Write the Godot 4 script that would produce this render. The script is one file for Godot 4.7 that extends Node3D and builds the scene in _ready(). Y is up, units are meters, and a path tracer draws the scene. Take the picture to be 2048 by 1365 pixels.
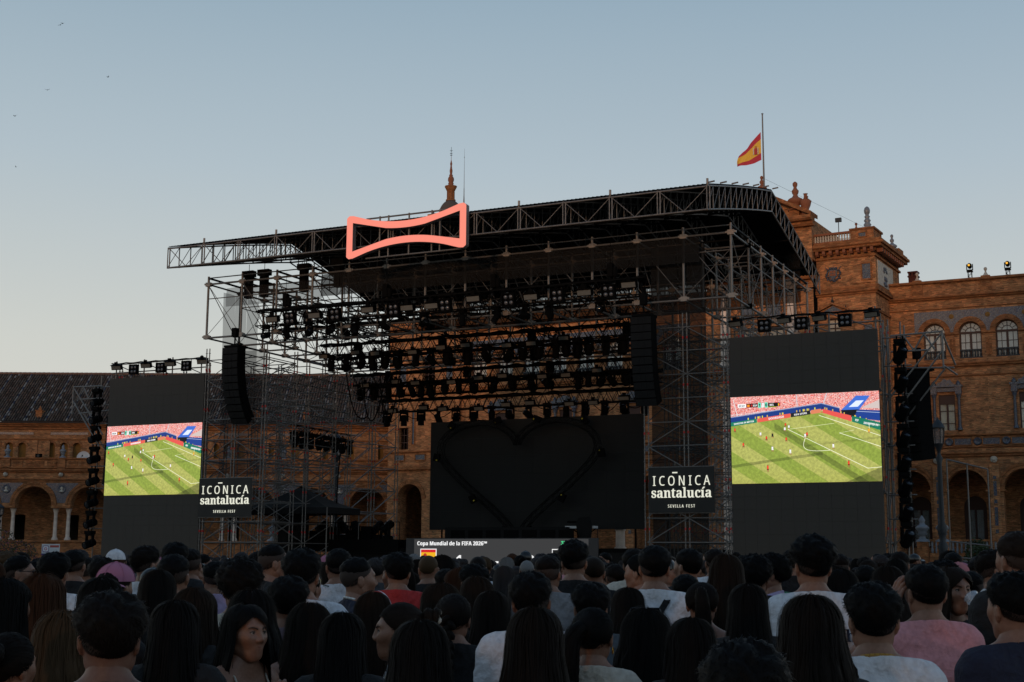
extends Node3D
# A concert stage with screens in front of a brick palace at dusk, a crowd watching. Metres, y up.
# Frames: x runs along a facade to the right, z towards the viewer, y up.

class MB:
	var V := PackedVector3Array()
	var N := PackedVector3Array()
	var C := PackedColorArray()
	var col := Color(1, 1, 1)
	func tri(a: Vector3, b: Vector3, c: Vector3, na: Vector3, nb: Vector3, nc: Vector3):
		V.append(a); V.append(b); V.append(c)
		N.append(na); N.append(nb); N.append(nc)
		C.append(col); C.append(col); C.append(col)
	func quad(a: Vector3, b: Vector3, c: Vector3, d: Vector3, n := Vector3.ZERO):
		var k := (b - a).cross(c - a)
		if k.length_squared() < 1e-14: k = (c - a).cross(d - a)
		if n == Vector3.ZERO: n = -k.normalized()
		if k.dot(n) > 0.0:
			tri(a, c, b, n, n, n); tri(a, d, c, n, n, n)
		else:
			tri(a, b, c, n, n, n); tri(a, c, d, n, n, n)
	func nquad(a: Vector3, b: Vector3, c: Vector3, d: Vector3, na: Vector3, nb: Vector3, nc: Vector3, nd: Vector3):
		var k := (b - a).cross(c - a)
		if k.dot(na + nb + nc + nd) > 0.0:
			tri(a, c, b, na, nc, nb); tri(a, d, c, na, nd, nc)
		else:
			tri(a, b, c, na, nb, nc); tri(a, c, d, na, nc, nd)
	func flat(a: Vector3, b: Vector3, c: Vector3, n: Vector3):
		if (b - a).cross(c - a).dot(n) > 0.0: tri(a, c, b, n, n, n)
		else: tri(a, b, c, n, n, n)
	func obox(x: Transform3D, s: Vector3):
		var h := s * 0.5
		var p := []
		for i in 8:
			p.append(x * Vector3(h.x if i & 1 else -h.x, h.y if i & 2 else -h.y, h.z if i & 4 else -h.z))
		var b := x.basis
		quad(p[0], p[2], p[6], p[4], -b.x.normalized()); quad(p[1], p[3], p[7], p[5], b.x.normalized())
		quad(p[0], p[1], p[5], p[4], -b.y.normalized()); quad(p[2], p[3], p[7], p[6], b.y.normalized())
		quad(p[0], p[1], p[3], p[2], -b.z.normalized()); quad(p[4], p[5], p[7], p[6], b.z.normalized())
	func box(a: Vector3, b: Vector3):
		obox(Transform3D(Basis.IDENTITY, (a + b) * 0.5), (b - a).abs())
	# a moulding: a box whose front upper edge is bevelled
	func mould(a: Vector3, b: Vector3, bev: float):
		var lo := Vector3(minf(a.x, b.x), minf(a.y, b.y), minf(a.z, b.z))
		var hi := Vector3(maxf(a.x, b.x), maxf(a.y, b.y), maxf(a.z, b.z))
		box(Vector3(lo.x, lo.y + bev, lo.z), hi)
		quad(Vector3(lo.x, lo.y, lo.z), Vector3(hi.x, lo.y, lo.z), Vector3(hi.x, lo.y, hi.z - bev), Vector3(lo.x, lo.y, hi.z - bev), Vector3.DOWN)
		quad(Vector3(lo.x, lo.y, hi.z - bev), Vector3(hi.x, lo.y, hi.z - bev), Vector3(hi.x, lo.y + bev, hi.z), Vector3(lo.x, lo.y + bev, hi.z), Vector3(0, -1, 1).normalized())
		for x in [lo.x, hi.x]:
			quad(Vector3(x, lo.y, lo.z), Vector3(x, lo.y, hi.z - bev), Vector3(x, lo.y + bev, hi.z), Vector3(x, lo.y + bev, lo.z), Vector3(-1 if x == lo.x else 1, 0, 0))
	func tube(a: Vector3, b: Vector3, r: float, n := 6, r2 := -1.0, caps := true):
		if r2 < 0.0: r2 = r
		var d := (b - a).normalized()
		var u := d.cross(Vector3.UP if absf(d.y) < 0.9 else Vector3.RIGHT).normalized()
		var w := d.cross(u)
		for i in n:
			var t0 := TAU * i / n
			var t1 := TAU * (i + 1) / n
			var c0 := u * cos(t0) + w * sin(t0)
			var c1 := u * cos(t1) + w * sin(t1)
			nquad(a + c0 * r, a + c1 * r, b + c1 * r2, b + c0 * r2, c0, c1, c1, c0)
			if caps:
				flat(a, a + c0 * r, a + c1 * r, -d); flat(b, b + c0 * r2, b + c1 * r2, d)
	func path(pts: Array, rs: Array, n := 6):
		for i in pts.size() - 1: tube(pts[i], pts[i + 1], rs[i], n, rs[i + 1], i == 0 or i == pts.size() - 2)
	func lathe(prof: Array, n: int, o := Vector3.ZERO, ax := Basis.IDENTITY):
		var nn := []
		for i in prof.size():
			var a: Vector2 = prof[max(i - 1, 0)]
			var b: Vector2 = prof[min(i + 1, prof.size() - 1)]
			var t := (b - a)
			nn.append(Vector2(t.y, -t.x).normalized() if t.length() > 1e-6 else Vector2(1, 0))
		for i in prof.size() - 1:
			for k in n:
				var t0 := TAU * k / n
				var t1 := TAU * (k + 1) / n
				var q := []
				var m := []
				for e in [[i, t0], [i, t1], [i + 1, t1], [i + 1, t0]]:
					var p: Vector2 = prof[e[0]]
					var g: Vector2 = nn[e[0]]
					q.append(o + ax * Vector3(p.x * cos(e[1]), p.y, p.x * sin(e[1])))
					m.append(ax * Vector3(g.x * cos(e[1]), g.y, g.x * sin(e[1])))
				nquad(q[0], q[1], q[2], q[3], m[0], m[1], m[2], m[3])
	# a sheet of rows x cols points with smooth normals
	func sheet(p: Array, cols: int, wrap := false):
		var rows := p.size() / cols
		var nn := []
		for i in rows:
			for j in cols:
				var jl := (j - 1 + cols) % cols if wrap else maxi(j - 1, 0)
				var jr := (j + 1) % cols if wrap else mini(j + 1, cols - 1)
				var du: Vector3 = p[i * cols + jr] - p[i * cols + jl]
				var dv: Vector3 = p[mini(i + 1, rows - 1) * cols + j] - p[maxi(i - 1, 0) * cols + j]
				nn.append(du.cross(dv).normalized())
		for i in rows - 1:
			for j in (cols if wrap else cols - 1):
				var k := (j + 1) % cols
				nquad(p[i * cols + j], p[i * cols + k], p[(i + 1) * cols + k], p[(i + 1) * cols + j], nn[i * cols + j], nn[i * cols + k], nn[(i + 1) * cols + k], nn[(i + 1) * cols + j])
	# a flat polygon outline (x, y) pushed along z from z0 to z1
	func prism(poly: PackedVector2Array, z0: float, z1: float):
		var t := Geometry2D.triangulate_polygon(poly)
		for i in range(0, t.size(), 3):
			for z in [z0, z1]:
				flat(Vector3(poly[t[i]].x, poly[t[i]].y, z), Vector3(poly[t[i + 1]].x, poly[t[i + 1]].y, z), Vector3(poly[t[i + 2]].x, poly[t[i + 2]].y, z), Vector3(0, 0, 1 if z == maxf(z0, z1) else -1))
		var cw := Geometry2D.is_polygon_clockwise(poly)
		for i in poly.size():
			var a := poly[i]
			var b := poly[(i + 1) % poly.size()]
			var d := (b - a).normalized()
			var n := Vector3(-d.y, d.x, 0) if cw else Vector3(d.y, -d.x, 0)
			quad(Vector3(a.x, a.y, z0), Vector3(b.x, b.y, z0), Vector3(b.x, b.y, z1), Vector3(a.x, a.y, z1), n)
	# wall in the plane z with openings {a, b, s, t, r}: from x a to b, sill s, spring t, r = round head
	func wall(x0: float, x1: float, y0: float, y1: float, z: float, ops: Array, deep: float):
		var x := x0
		var f := Vector3(0, 0, 1)
		for o in ops:
			quad(Vector3(x, y0, z), Vector3(o.a, y0, z), Vector3(o.a, y1, z), Vector3(x, y1, z), f)
			if o.s > y0:
				quad(Vector3(o.a, y0, z), Vector3(o.b, y0, z), Vector3(o.b, o.s, z), Vector3(o.a, o.s, z), f)
				quad(Vector3(o.a, o.s, z), Vector3(o.b, o.s, z), Vector3(o.b, o.s, z - deep), Vector3(o.a, o.s, z - deep), Vector3.UP)
			for e in [[o.a, 1], [o.b, -1]]:
				quad(Vector3(e[0], o.s, z), Vector3(e[0], o.t, z), Vector3(e[0], o.t, z - deep), Vector3(e[0], o.s, z - deep), Vector3(e[1], 0, 0))
			var c: float = (o.a + o.b) * 0.5
			var r: float = (o.b - o.a) * 0.5
			var n := 14 if o.r else 1
			for i in n:
				var p := Vector2(o.a, o.t)
				var q := Vector2(o.b, o.t)
				if o.r:
					p = Vector2(c - r * cos(PI * i / n), o.t + r * sin(PI * i / n))
					q = Vector2(c - r * cos(PI * (i + 1) / n), o.t + r * sin(PI * (i + 1) / n))
				quad(Vector3(p.x, p.y, z), Vector3(q.x, q.y, z), Vector3(q.x, y1, z), Vector3(p.x, y1, z), f)
				var m := (p + q) * 0.5
				quad(Vector3(p.x, p.y, z), Vector3(q.x, q.y, z), Vector3(q.x, q.y, z - deep), Vector3(p.x, p.y, z - deep), Vector3(c - m.x, o.t - m.y - 0.001, 0).normalized())
			x = o.b
		quad(Vector3(x, y0, z), Vector3(x1, y0, z), Vector3(x1, y1, z), Vector3(x, y1, z), f)
	# wedge stones round an arch head, each a little uneven
	func voussoirs(c: float, t: float, r: float, wide: float, z: float, out: float, n: int):
		for i in n:
			var a := PI * (i + 0.04) / n
			var b := PI * (i + 0.96) / n
			var o := out * (0.75 + 0.5 * fposmod(sin(i * 12.9 + c * 7.7) * 43.7, 1.0))
			var p := [Vector2(-cos(a), sin(a)), Vector2(-cos(b), sin(b))]
			var e := Vector2(c, t)
			var q := [e + p[0] * r, e + p[1] * r, e + p[1] * (r + wide), e + p[0] * (r + wide)]
			var k := PackedVector2Array(q)
			prism(k, z, z + o)
	func mesh() -> ArrayMesh:
		var a := []
		a.resize(Mesh.ARRAY_MAX)
		a[Mesh.ARRAY_VERTEX] = V
		a[Mesh.ARRAY_NORMAL] = N
		a[Mesh.ARRAY_COLOR] = C
		var m := ArrayMesh.new()
		m.add_surface_from_arrays(Mesh.PRIMITIVE_TRIANGLES, a)
		return m

var M := {}
var used := {}
var rng := RandomNumberGenerator.new()
const YAW := 0.446249   # the stage front is turned 25.57 degrees to the view
var SX := Transform3D(Basis(Vector3.UP, -YAW), Vector3(-14.22985, 0, -66.40792))
var RWX := Transform3D(Basis(Vector3.UP, -YAW), Vector3(25.97334, 0, -91.98449))
var CBX := Transform3D(Basis(Vector3.UP, -deg_to_rad(30)), Vector3(24.1378, 0, -89.0))
var LWX := Transform3D(Basis.IDENTITY, Vector3(-37.57996, 0, -110.36906))

func numbered(n: String) -> String:
	if not used.has(n):
		used[n] = 0
		return n
	used[n] += 1
	return "%s_%03d" % [n, used[n]]

func T(called: String, label: String, category: String, at: Transform3D, group := "") -> Node3D:
	var o := Node3D.new()
	o.name = numbered(called)
	add_child(o)
	o.transform = at
	tag(o, label, category, group)
	return o

func tag(o: Node, label: String, category: String, group := ""):
	o.set_meta("label", label)
	o.set_meta("category", category)
	if group != "": o.set_meta("group", group)

func P(parent: Node, called: String, shape, mat: Material, at := Transform3D.IDENTITY) -> MeshInstance3D:
	var o := MeshInstance3D.new()
	o.name = called
	o.mesh = shape.mesh() if shape is MB else shape
	o.material_override = mat
	parent.add_child(o, true)
	o.transform = at
	return o

func K(called: String, shape, mat: Material) -> MeshInstance3D:
	var o := P(self, called, shape, mat)
	o.set_meta("kind", "structure")
	return o

func at(x: float, y: float, z: float, turn := 0.0) -> Transform3D:
	return Transform3D(Basis(Vector3.UP, turn), Vector3(x, y, z))

# ---------------------------------------------------------------- materials
func lin(r: float, g: float, b: float) -> Color:
	return Color(r, g, b).linear_to_srgb()

func mat(c: Color, rough := 0.8, metal := 0.0) -> StandardMaterial3D:
	var m := StandardMaterial3D.new()
	m.albedo_color = c
	m.roughness = rough
	m.metallic = metal
	return m

func vmat(rough := 0.8) -> StandardMaterial3D:
	var m := mat(Color.WHITE, rough)
	m.vertex_color_use_as_albedo = true
	return m

func glow(c: Color, e: float) -> StandardMaterial3D:
	var m := mat(Color(0.02, 0.02, 0.02), 0.4)
	m.emission_enabled = true
	m.emission = c
	m.emission_energy_multiplier = e
	return m

func tri_tex(m: StandardMaterial3D, img: Image, metres: float, bump := 0.0):
	img.generate_mipmaps()
	m.albedo_texture = ImageTexture.create_from_image(img)
	m.albedo_color = Color.WHITE
	m.uv1_triplanar = true
	m.uv1_scale = Vector3.ONE / metres

func brick_image(base: Color, vary: float, mortar: Color, seed: int) -> Image:
	var r := RandomNumberGenerator.new()
	r.seed = seed
	var im := Image.create(1024, 1024, false, Image.FORMAT_RGB8)
	im.fill(mortar)
	var big := FastNoiseLite.new()
	big.seed = seed
	big.frequency = 0.006
	var y := 0
	var row := 0
	while y < 1024:
		var x := -r.randi_range(0, 39)
		var rowtone := r.randf_range(-0.08, 0.08)
		while x < 1024:
			var w := 38 if r.randf() < 0.8 else 18
			var t := r.randf_range(-1, 1) * vary + rowtone + 0.42 * big.get_noise_2d(x, y * 1.6)
			var c := base * (1.0 + t)
			var warm := r.randf_range(-0.05, 0.05)
			c.r *= 1.0 + warm
			if r.randf() < 0.05: c = c.lerp(Color(0.75, 0.62, 0.45), 0.45)
			c.a = 1
			im.fill_rect(Rect2i(x, y, w, 6), c)
			x += w + 2
		y += 8
		row += 1
	return im

func tile_image(seed: int) -> Image:
	# glazed tile ornament: blue ground, scrolls of white and yellow
	var r := RandomNumberGenerator.new()
	r.seed = seed
	var im := Image.create(256, 256, false, Image.FORMAT_RGB8)
	im.fill(Color(0.15, 0.19, 0.28))
	for i in 900:
		var c: Color = [Color(0.46, 0.48, 0.50), Color(0.12, 0.17, 0.33), Color(0.44, 0.37, 0.22), Color(0.30, 0.37, 0.43), Color(0.20, 0.23, 0.28)][r.randi() % 5]
		var p := Vector2(r.randf() * 256, r.randf() * 256)
		var a := r.randf() * TAU
		for k in r.randi_range(4, 14):
			im.fill_rect(Rect2i(int(p.x), int(p.y), 3, 3), c)
			p += Vector2(cos(a), sin(a)) * 3
			a += r.randf_range(0.1, 0.5)
	return im

func noise_image(c0: Color, c1: Color, freq: float, seed: int, size := 512) -> Image:
	var n := FastNoiseLite.new()
	n.seed = seed
	n.frequency = freq
	n.fractal_octaves = 5
	var g := n.get_seamless_image(size, size)
	g.convert(Image.FORMAT_RGB8)
	for y in size:
		for x in size:
			g.set_pixel(x, y, c0.lerp(c1, g.get_pixel(x, y).r))
	return g

func materials():
	M.brick = mat(Color.WHITE, 0.9)
	tri_tex(M.brick, brick_image(Color(0.635, 0.432, 0.288), 0.22, Color(0.52, 0.42, 0.33), 3), 6.4)
	M.brick.metallic_specular = 0.2
	M.brick2 = mat(Color.WHITE, 0.9)
	M.brick2.metallic_specular = 0.2
	tri_tex(M.brick2, brick_image(Color(0.57, 0.37, 0.235), 0.15, Color(0.48, 0.36, 0.27), 9), 5.3)
	M.tile = mat(Color.WHITE, 0.35)
	tri_tex(M.tile, tile_image(5), 1.1)
	M.stone = mat(Color.WHITE, 0.7)
	tri_tex(M.stone, noise_image(Color(0.62, 0.58, 0.52), Color(0.80, 0.77, 0.72), 0.02, 4, 256), 1.4)
	M.marble = mat(Color.WHITE, 0.5)
	tri_tex(M.marble, noise_image(Color(0.72, 0.64, 0.58), Color(0.90, 0.84, 0.78), 0.012, 8, 256), 1.9)
	M.ceramic = mat(Color(0.44, 0.46, 0.49), 0.35)
	M.ceramic_blue = mat(Color(0.25, 0.33, 0.50), 0.3)
	M.terracotta = mat(Color(0.52, 0.32, 0.22), 0.8)
	M.dark_wood = mat(Color(0.24, 0.13, 0.09), 0.6)
	M.curtain = mat(Color(0.80, 0.78, 0.72), 0.9)
	M.curtain.backlight_enabled = true
	M.curtain.backlight = Color(0.1, 0.1, 0.1)
	M.yellow_curtain = mat(Color(0.80, 0.76, 0.60), 0.9)
	M.ochre = mat(Color(0.50, 0.36, 0.16), 0.9)
	M.glass = mat(Color(0.85, 0.9, 0.92, 0.16), 0.03)
	M.glass.transparency = BaseMaterial3D.TRANSPARENCY_ALPHA
	M.room = mat(Color(0.42, 0.37, 0.31), 0.95)
	M.iron = mat(Color(0.16, 0.18, 0.20), 0.5, 0.3)
	M.roof = vmat(0.9)
	M.roof.metallic_specular = 0.15
	M.vc = vmat(0.7)
	M.ground = mat(Color.WHITE, 0.85)
	tri_tex(M.ground, noise_image(Color(0.42, 0.38, 0.34), Color(0.56, 0.52, 0.47), 0.015, 12), 7.0)
	M.ground_joint = mat(Color(0.30, 0.27, 0.25), 0.9)
	# stage
	M.steel = mat(Color.WHITE, 0.45, 0.35)
	tri_tex(M.steel, noise_image(Color(0.34, 0.33, 0.325), Color(0.54, 0.525, 0.505), 0.03, 21, 256), 0.9)
	M.steel_dark = M.steel
	M.node = mat(Color(0.56, 0.53, 0.50), 0.5, 0.3)
	M.red = mat(Color(0.72, 0.10, 0.08), 0.5)
	M.black = mat(Color(0.035, 0.035, 0.037), 0.75)
	M.black.metallic_specular = 0.2
	M.black_cloth = mat(Color(0.032, 0.032, 0.034), 0.95)
	M.roof_sheet = mat(Color(0.045, 0.045, 0.048), 0.8)
	M.roof_sheet.metallic_specular = 0.2
	M.truss = mat(Color(0.045, 0.045, 0.047), 0.6)
	M.truss.metallic_specular = 0.25
	M.led = mat(Color.WHITE, 0.75)
	tri_tex(M.led, noise_image(Color(0.215, 0.198, 0.178), Color(0.235, 0.215, 0.192), 0.006, 31, 256), 5.0)
	M.led_wall = mat(Color(0.10, 0.10, 0.097), 0.85)
	M.gauze = mat(Color(0.13, 0.13, 0.14, 0.5), 0.95)
	M.gauze.transparency = BaseMaterial3D.TRANSPARENCY_ALPHA
	M.gauze_dark = mat(Color(0.045, 0.045, 0.045, 0.82), 0.95)
	M.gauze_dark.transparency = BaseMaterial3D.TRANSPARENCY_ALPHA
	M.lens = mat(Color(0.40, 0.40, 0.41), 0.25, 0.3)
	M.strobe = mat(Color(0.44, 0.43, 0.40), 0.4)
	M.salmon = glow(Color(0.985, 0.55, 0.47), 1.0)
	M.salmon_side = mat(Color(0.50, 0.45, 0.44), 0.5)
	M.white_glow = glow(Color(0.93, 0.93, 0.86), 0.95)
	M.banner = mat(Color(0.02, 0.025, 0.025), 0.6)
	M.amber = glow(Color(1.0, 0.72, 0.22), 1.1)
	M.shade_bird = mat(Color(0.09, 0.09, 0.10), 0.9)
	M.white_cloth = mat(Color(0.80, 0.81, 0.82), 0.9)
	M.dark_cloth = mat(Color(0.065, 0.065, 0.07), 0.9)

# ---------------------------------------------------------------- camera, sky, sun
func sky_image() -> Image:
	# a clear dusk sky: pale warm band low down, grey blue higher up, a little paler to the left
	var el := [-90.0, 0.0, 5.0, 8.8, 16.2, 23.3, 40.0, 90.0]
	var cs := [Color(0.62, 0.57, 0.49), Color(0.68, 0.645, 0.57), Color(0.645, 0.64, 0.585), Color(0.60, 0.622, 0.59), Color(0.435, 0.522, 0.582), Color(0.305, 0.413, 0.503), Color(0.165, 0.26, 0.38), Color(0.09, 0.155, 0.26)]
	var haze := FastNoiseLite.new()
	haze.seed = 2
	haze.frequency = 0.012
	haze.fractal_octaves = 3
	var im := Image.create(512, 512, false, Image.FORMAT_RGBF)
	for y in 512:
		var e := 90.0 - 180.0 * (y + 0.5) / 512.0
		var i := 0
		while i < el.size() - 2 and e > el[i + 1]: i += 1
		var t: float = clampf((e - el[i]) / (el[i + 1] - el[i]), 0, 1)
		var c: Color = cs[i].lerp(cs[i + 1], t)
		for x in 512:
			var az := TAU * (x + 0.5) / 512.0
			var side := 1.0 + 0.05 * sin(az - PI)
			var air := 1.0 + 0.016 * haze.get_noise_3d(cos(az) * 90.0, e * 5.0, sin(az) * 90.0)
			im.set_pixel(x, y, Color(c.r * side * air, c.g * (1.0 + 0.6 * (side - 1.0)) * air, c.b * air))
	return im

func setup():
	var cam := Camera3D.new()
	cam.name = "camera"
	add_child(cam)
	cam.basis = Basis(Vector3.RIGHT, deg_to_rad(9.14374)) * Basis(Vector3.BACK, deg_to_rad(0.33562))
	cam.position = Vector3(0, 1.72, 0)
	cam.fov = 28.374
	cam.near = 0.05
	cam.far = 4000
	var we := WorldEnvironment.new()
	we.name = "environment"
	add_child(we)
	var e := Environment.new()
	we.environment = e
	e.tonemap_mode = Environment.TONE_MAPPER_LINEAR
	e.tonemap_exposure = 1.0
	e.background_mode = Environment.BG_SKY
	var s := Sky.new()
	var pm := PanoramaSkyMaterial.new()
	pm.panorama = ImageTexture.create_from_image(sky_image())
	s.sky_material = pm
	e.sky = s
	e.sdfgi_enabled = true
	e.ssao_enabled = true
	e.ssil_enabled = true
	var sun := DirectionalLight3D.new()
	sun.name = "sun"
	add_child(sun)
	sun.light_color = Color(1.0, 0.76, 0.57)
	sun.light_energy = 0.34
	sun.light_angular_distance = 4.0
	sun.shadow_enabled = true
	# low behind the viewer, a little to the left
	sun.look_at_from_position(Vector3.ZERO, Vector3(0.38, -0.050, -1.0))

# ---------------------------------------------------------------- the palace
func finial(parent: Node, called: String, m: Material, x: float, y: float, z: float, h: float, kind := 0):
	var b = MB.new()
	var p = []
	if kind == 0:    # ball on a stalk
		p = [[0.55, 0], [0.55, 0.10], [0.40, 0.14], [0.24, 0.34], [0.13, 0.48], [0.17, 0.54], [0.13, 0.58], [0.26, 0.68], [0.31, 0.80], [0.25, 0.92], [0.10, 0.99], [0, 1.0]]
	elif kind == 1:  # turned urn pinnacle
		p = [[0.42, 0], [0.42, 0.05], [0.28, 0.08], [0.22, 0.18], [0.34, 0.24], [0.44, 0.33], [0.36, 0.40], [0.18, 0.46], [0.11, 0.54], [0.17, 0.60], [0.19, 0.68], [0.11, 0.74], [0.08, 0.80], [0.13, 0.87], [0.13, 0.94], [0.05, 0.99], [0, 1]]
	else:            # stacked rings with an egg on top
		p = [[0.34, 0], [0.32, 0.06], [0.20, 0.14], [0.27, 0.20], [0.20, 0.26], [0.17, 0.32], [0.24, 0.38], [0.17, 0.44], [0.14, 0.50], [0.20, 0.55], [0.13, 0.60], [0.12, 0.64], [0.19, 0.72], [0.21, 0.82], [0.16, 0.93], [0.06, 0.99], [0, 1]]
	var q = []
	for e in p: q.append(Vector2(e[0] * h * 0.62, e[1] * h))
	b.lathe(q, 14)
	return P(parent, called, b, m, at(x, y, z))

func arched_window(parent: Node, c: float, half: float, sill: float, spring: float, z: float, rail: bool):
	# dark wood window with a fan head, white curtains behind the glass and a low balustrade
	var f = MB.new()
	var bar = 0.05
	var r = half
	f.box(Vector3(c - r, sill, z), Vector3(c - r + 0.09, spring, z + 0.10))
	f.box(Vector3(c + r - 0.09, sill, z), Vector3(c + r, spring, z + 0.10))
	f.box(Vector3(c - r, sill, z), Vector3(c + r, sill + 0.08, z + 0.09))
	f.box(Vector3(c - r, spring - 0.07, z), Vector3(c + r, spring + 0.07, z + 0.11))
	f.box(Vector3(c - 0.07, sill, z), Vector3(c + 0.07, spring, z + 0.12))
	for k in [1, 2]:
		var y = sill + (spring - sill) * (0.62 if k == 1 else 0.28)
		f.box(Vector3(c - r, y - 0.02, z + 0.01), Vector3(c + r, y + 0.02, z + 0.06))
	for s in [-1, 1]:
		f.box(Vector3(c + s * r * 0.5 - 0.02, sill, z + 0.01), Vector3(c + s * r * 0.5 + 0.02, spring, z + 0.055))
	for i in 14:
		var a = PI * i / 14.0
		var b = PI * (i + 1) / 14.0
		for rr in [[r - 0.07, r], [r * 0.46, r * 0.46 + 0.04]]:
			f.prism(PackedVector2Array([Vector2(c - rr[0] * cos(a), spring + rr[0] * sin(a)), Vector2(c - rr[0] * cos(b), spring + rr[0] * sin(b)), Vector2(c - rr[1] * cos(b), spring + rr[1] * sin(b)), Vector2(c - rr[1] * cos(a), spring + rr[1] * sin(a))]), z, z + 0.08)
	for k in [1, 2, 3, 4, 5]:
		var a: float = PI * k / 6.0
		f.tube(Vector3(c - r * 0.46 * cos(a), spring + r * 0.46 * sin(a), z + 0.04), Vector3(c - r * cos(a), spring + r * sin(a), z + 0.04), 0.02, 4)
	var w = P(parent, "window", f, M.dark_wood)
	# pleated curtains
	for s in [-1, 1]:
		var pts = []
		var cols = 13
		for row in 9:
			for j in cols:
				var x = c + s * (0.04 + (r - 0.10) * j / (cols - 1.0))
				var top = spring + sqrt(maxf(0.0, r * r - pow(x - c, 2))) - 0.03
				pts.append(Vector3(x, lerpf(sill, top, row / 8.0), z - 0.12 + (0.035 if j % 2 == 0 else 0.0)))
		var cm = MB.new()
		cm.sheet(pts, cols)
		P(w, "curtain", cm, M.curtain)
	var g = MB.new()
	var poly = PackedVector2Array([Vector2(c - r, sill), Vector2(c + r, sill)])
	for i in 13: poly.append(Vector2(c + r * cos(PI * i / 12.0), spring + r * sin(PI * i / 12.0)))
	g.prism(poly, z + 0.028, z + 0.034)
	P(w, "pane", g, M.glass)
	if rail:
		var b = MB.new()
		b.box(Vector3(c - r - 0.03, sill + 0.50, z + 0.24), Vector3(c + r + 0.03, sill + 0.58, z + 0.38))
		b.box(Vector3(c - r - 0.03, sill - 0.02, z + 0.22), Vector3(c + r + 0.03, sill + 0.06, z + 0.40))
		var n = 8
		for i in n:
			b.lathe([Vector2(0.035, 0), Vector2(0.065, 0.12), Vector2(0.03, 0.24), Vector2(0.04, 0.33), Vector2(0.03, 0.44)], 6, Vector3(c - r + 0.12 + (2 * r - 0.24) * i / (n - 1.0), sill + 0.06, z + 0.31))
		P(w, "balustrade", b, M.iron)

func ornate_window(parent: Node, c: float, y0: float, y1: float, z: float):
	# a tall window between glazed columns under a crested lintel
	var f = MB.new()
	var h = 0.53
	f.box(Vector3(c - h, y0, z - 0.25), Vector3(c - h + 0.08, y1, z - 0.14))
	f.box(Vector3(c + h - 0.08, y0, z - 0.25), Vector3(c + h, y1, z - 0.14))
	f.box(Vector3(c - 0.06, y0, z - 0.25), Vector3(c + 0.06, y1, z - 0.13))
	f.box(Vector3(c - h, y1 - 0.62, z - 0.25), Vector3(c + h, y1, z - 0.12))
	for k in [0.2, 0.55]:
		f.box(Vector3(c - h, lerpf(y0, y1, k) - 0.025, z - 0.24), Vector3(c + h, lerpf(y0, y1, k) + 0.025, z - 0.17))
	var w = P(parent, "window", f, M.dark_wood)
	var pts = []
	for row in 2:
		for j in 25: pts.append(Vector3(c - h + 2 * h * j / 24.0, y0 if row == 0 else y1, z - 0.36 + (0.05 if j % 2 == 0 else 0.0)))
	var cm = MB.new()
	cm.sheet(pts, 25)
	P(w, "curtain", cm, M.yellow_curtain)
	var g = MB.new()
	g.box(Vector3(c - h, y0, z - 0.215), Vector3(c + h, y1, z - 0.205))
	P(w, "pane", g, M.glass)
	var s = MB.new()
	for k in [-1, 1]:
		var x: float = c + k * 0.80
		s.lathe([Vector2(0.17, 0), Vector2(0.17, 0.12), Vector2(0.11, 0.2), Vector2(0.10, 1.0), Vector2(0.13, 1.08), Vector2(0.10, 1.15), Vector2(0.09, 2.1), Vector2(0.15, 2.25), Vector2(0.16, 2.4)], 10, Vector3(x, y0, z + 0.16))
		s.box(Vector3(x - 0.2, y1 + 0.02, z), Vector3(x + 0.2, y1 + 0.52, z + 0.34))
		s.lathe([Vector2(0.14, 0), Vector2(0.17, 0.1), Vector2(0.10, 0.24), Vector2(0, 0.34)], 8, Vector3(x, y1 + 0.62, z + 0.17))
	s.box(Vector3(c - 1.0, y1 + 0.20, z), Vector3(c + 1.0, y1 + 0.46, z + 0.24))
	s.box(Vector3(c - 1.08, y1 + 0.50, z), Vector3(c + 1.08, y1 + 0.62, z + 0.38))
	var cr = PackedVector2Array([Vector2(c - 0.62, y1 + 0.62)])
	for i in 13:
		var t = i / 12.0
		cr.append(Vector2(c - 0.6 + 1.2 * t, y1 + 0.68 + 0.36 * sin(PI * t) + 0.07 * sin(t * 19.0)))
	cr.append(Vector2(c + 0.62, y1 + 0.62))
	s.prism(cr, z + 0.04, z + 0.24)
	P(w, "surround", s, M.tile)

func tile_panel(parent: Node, called: String, x0: float, x1: float, y0: float, y1: float, z: float, rim := 0.05):
	var b = MB.new()
	b.box(Vector3(x0, y0, z - 0.02), Vector3(x1, y1, z + 0.02))
	var o = P(parent, called, b, M.tile)
	var f = MB.new()
	for e in [[x0 - rim, x1 + rim, y0 - rim, y0], [x0 - rim, x1 + rim, y1, y1 + rim], [x0 - rim, x0, y0, y1], [x1, x1 + rim, y0, y1]]:
		f.box(Vector3(e[0], e[2], z - 0.02), Vector3(e[1], e[3], z + 0.07))
	P(o, "rim", f, M.brick2)
	return o

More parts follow.
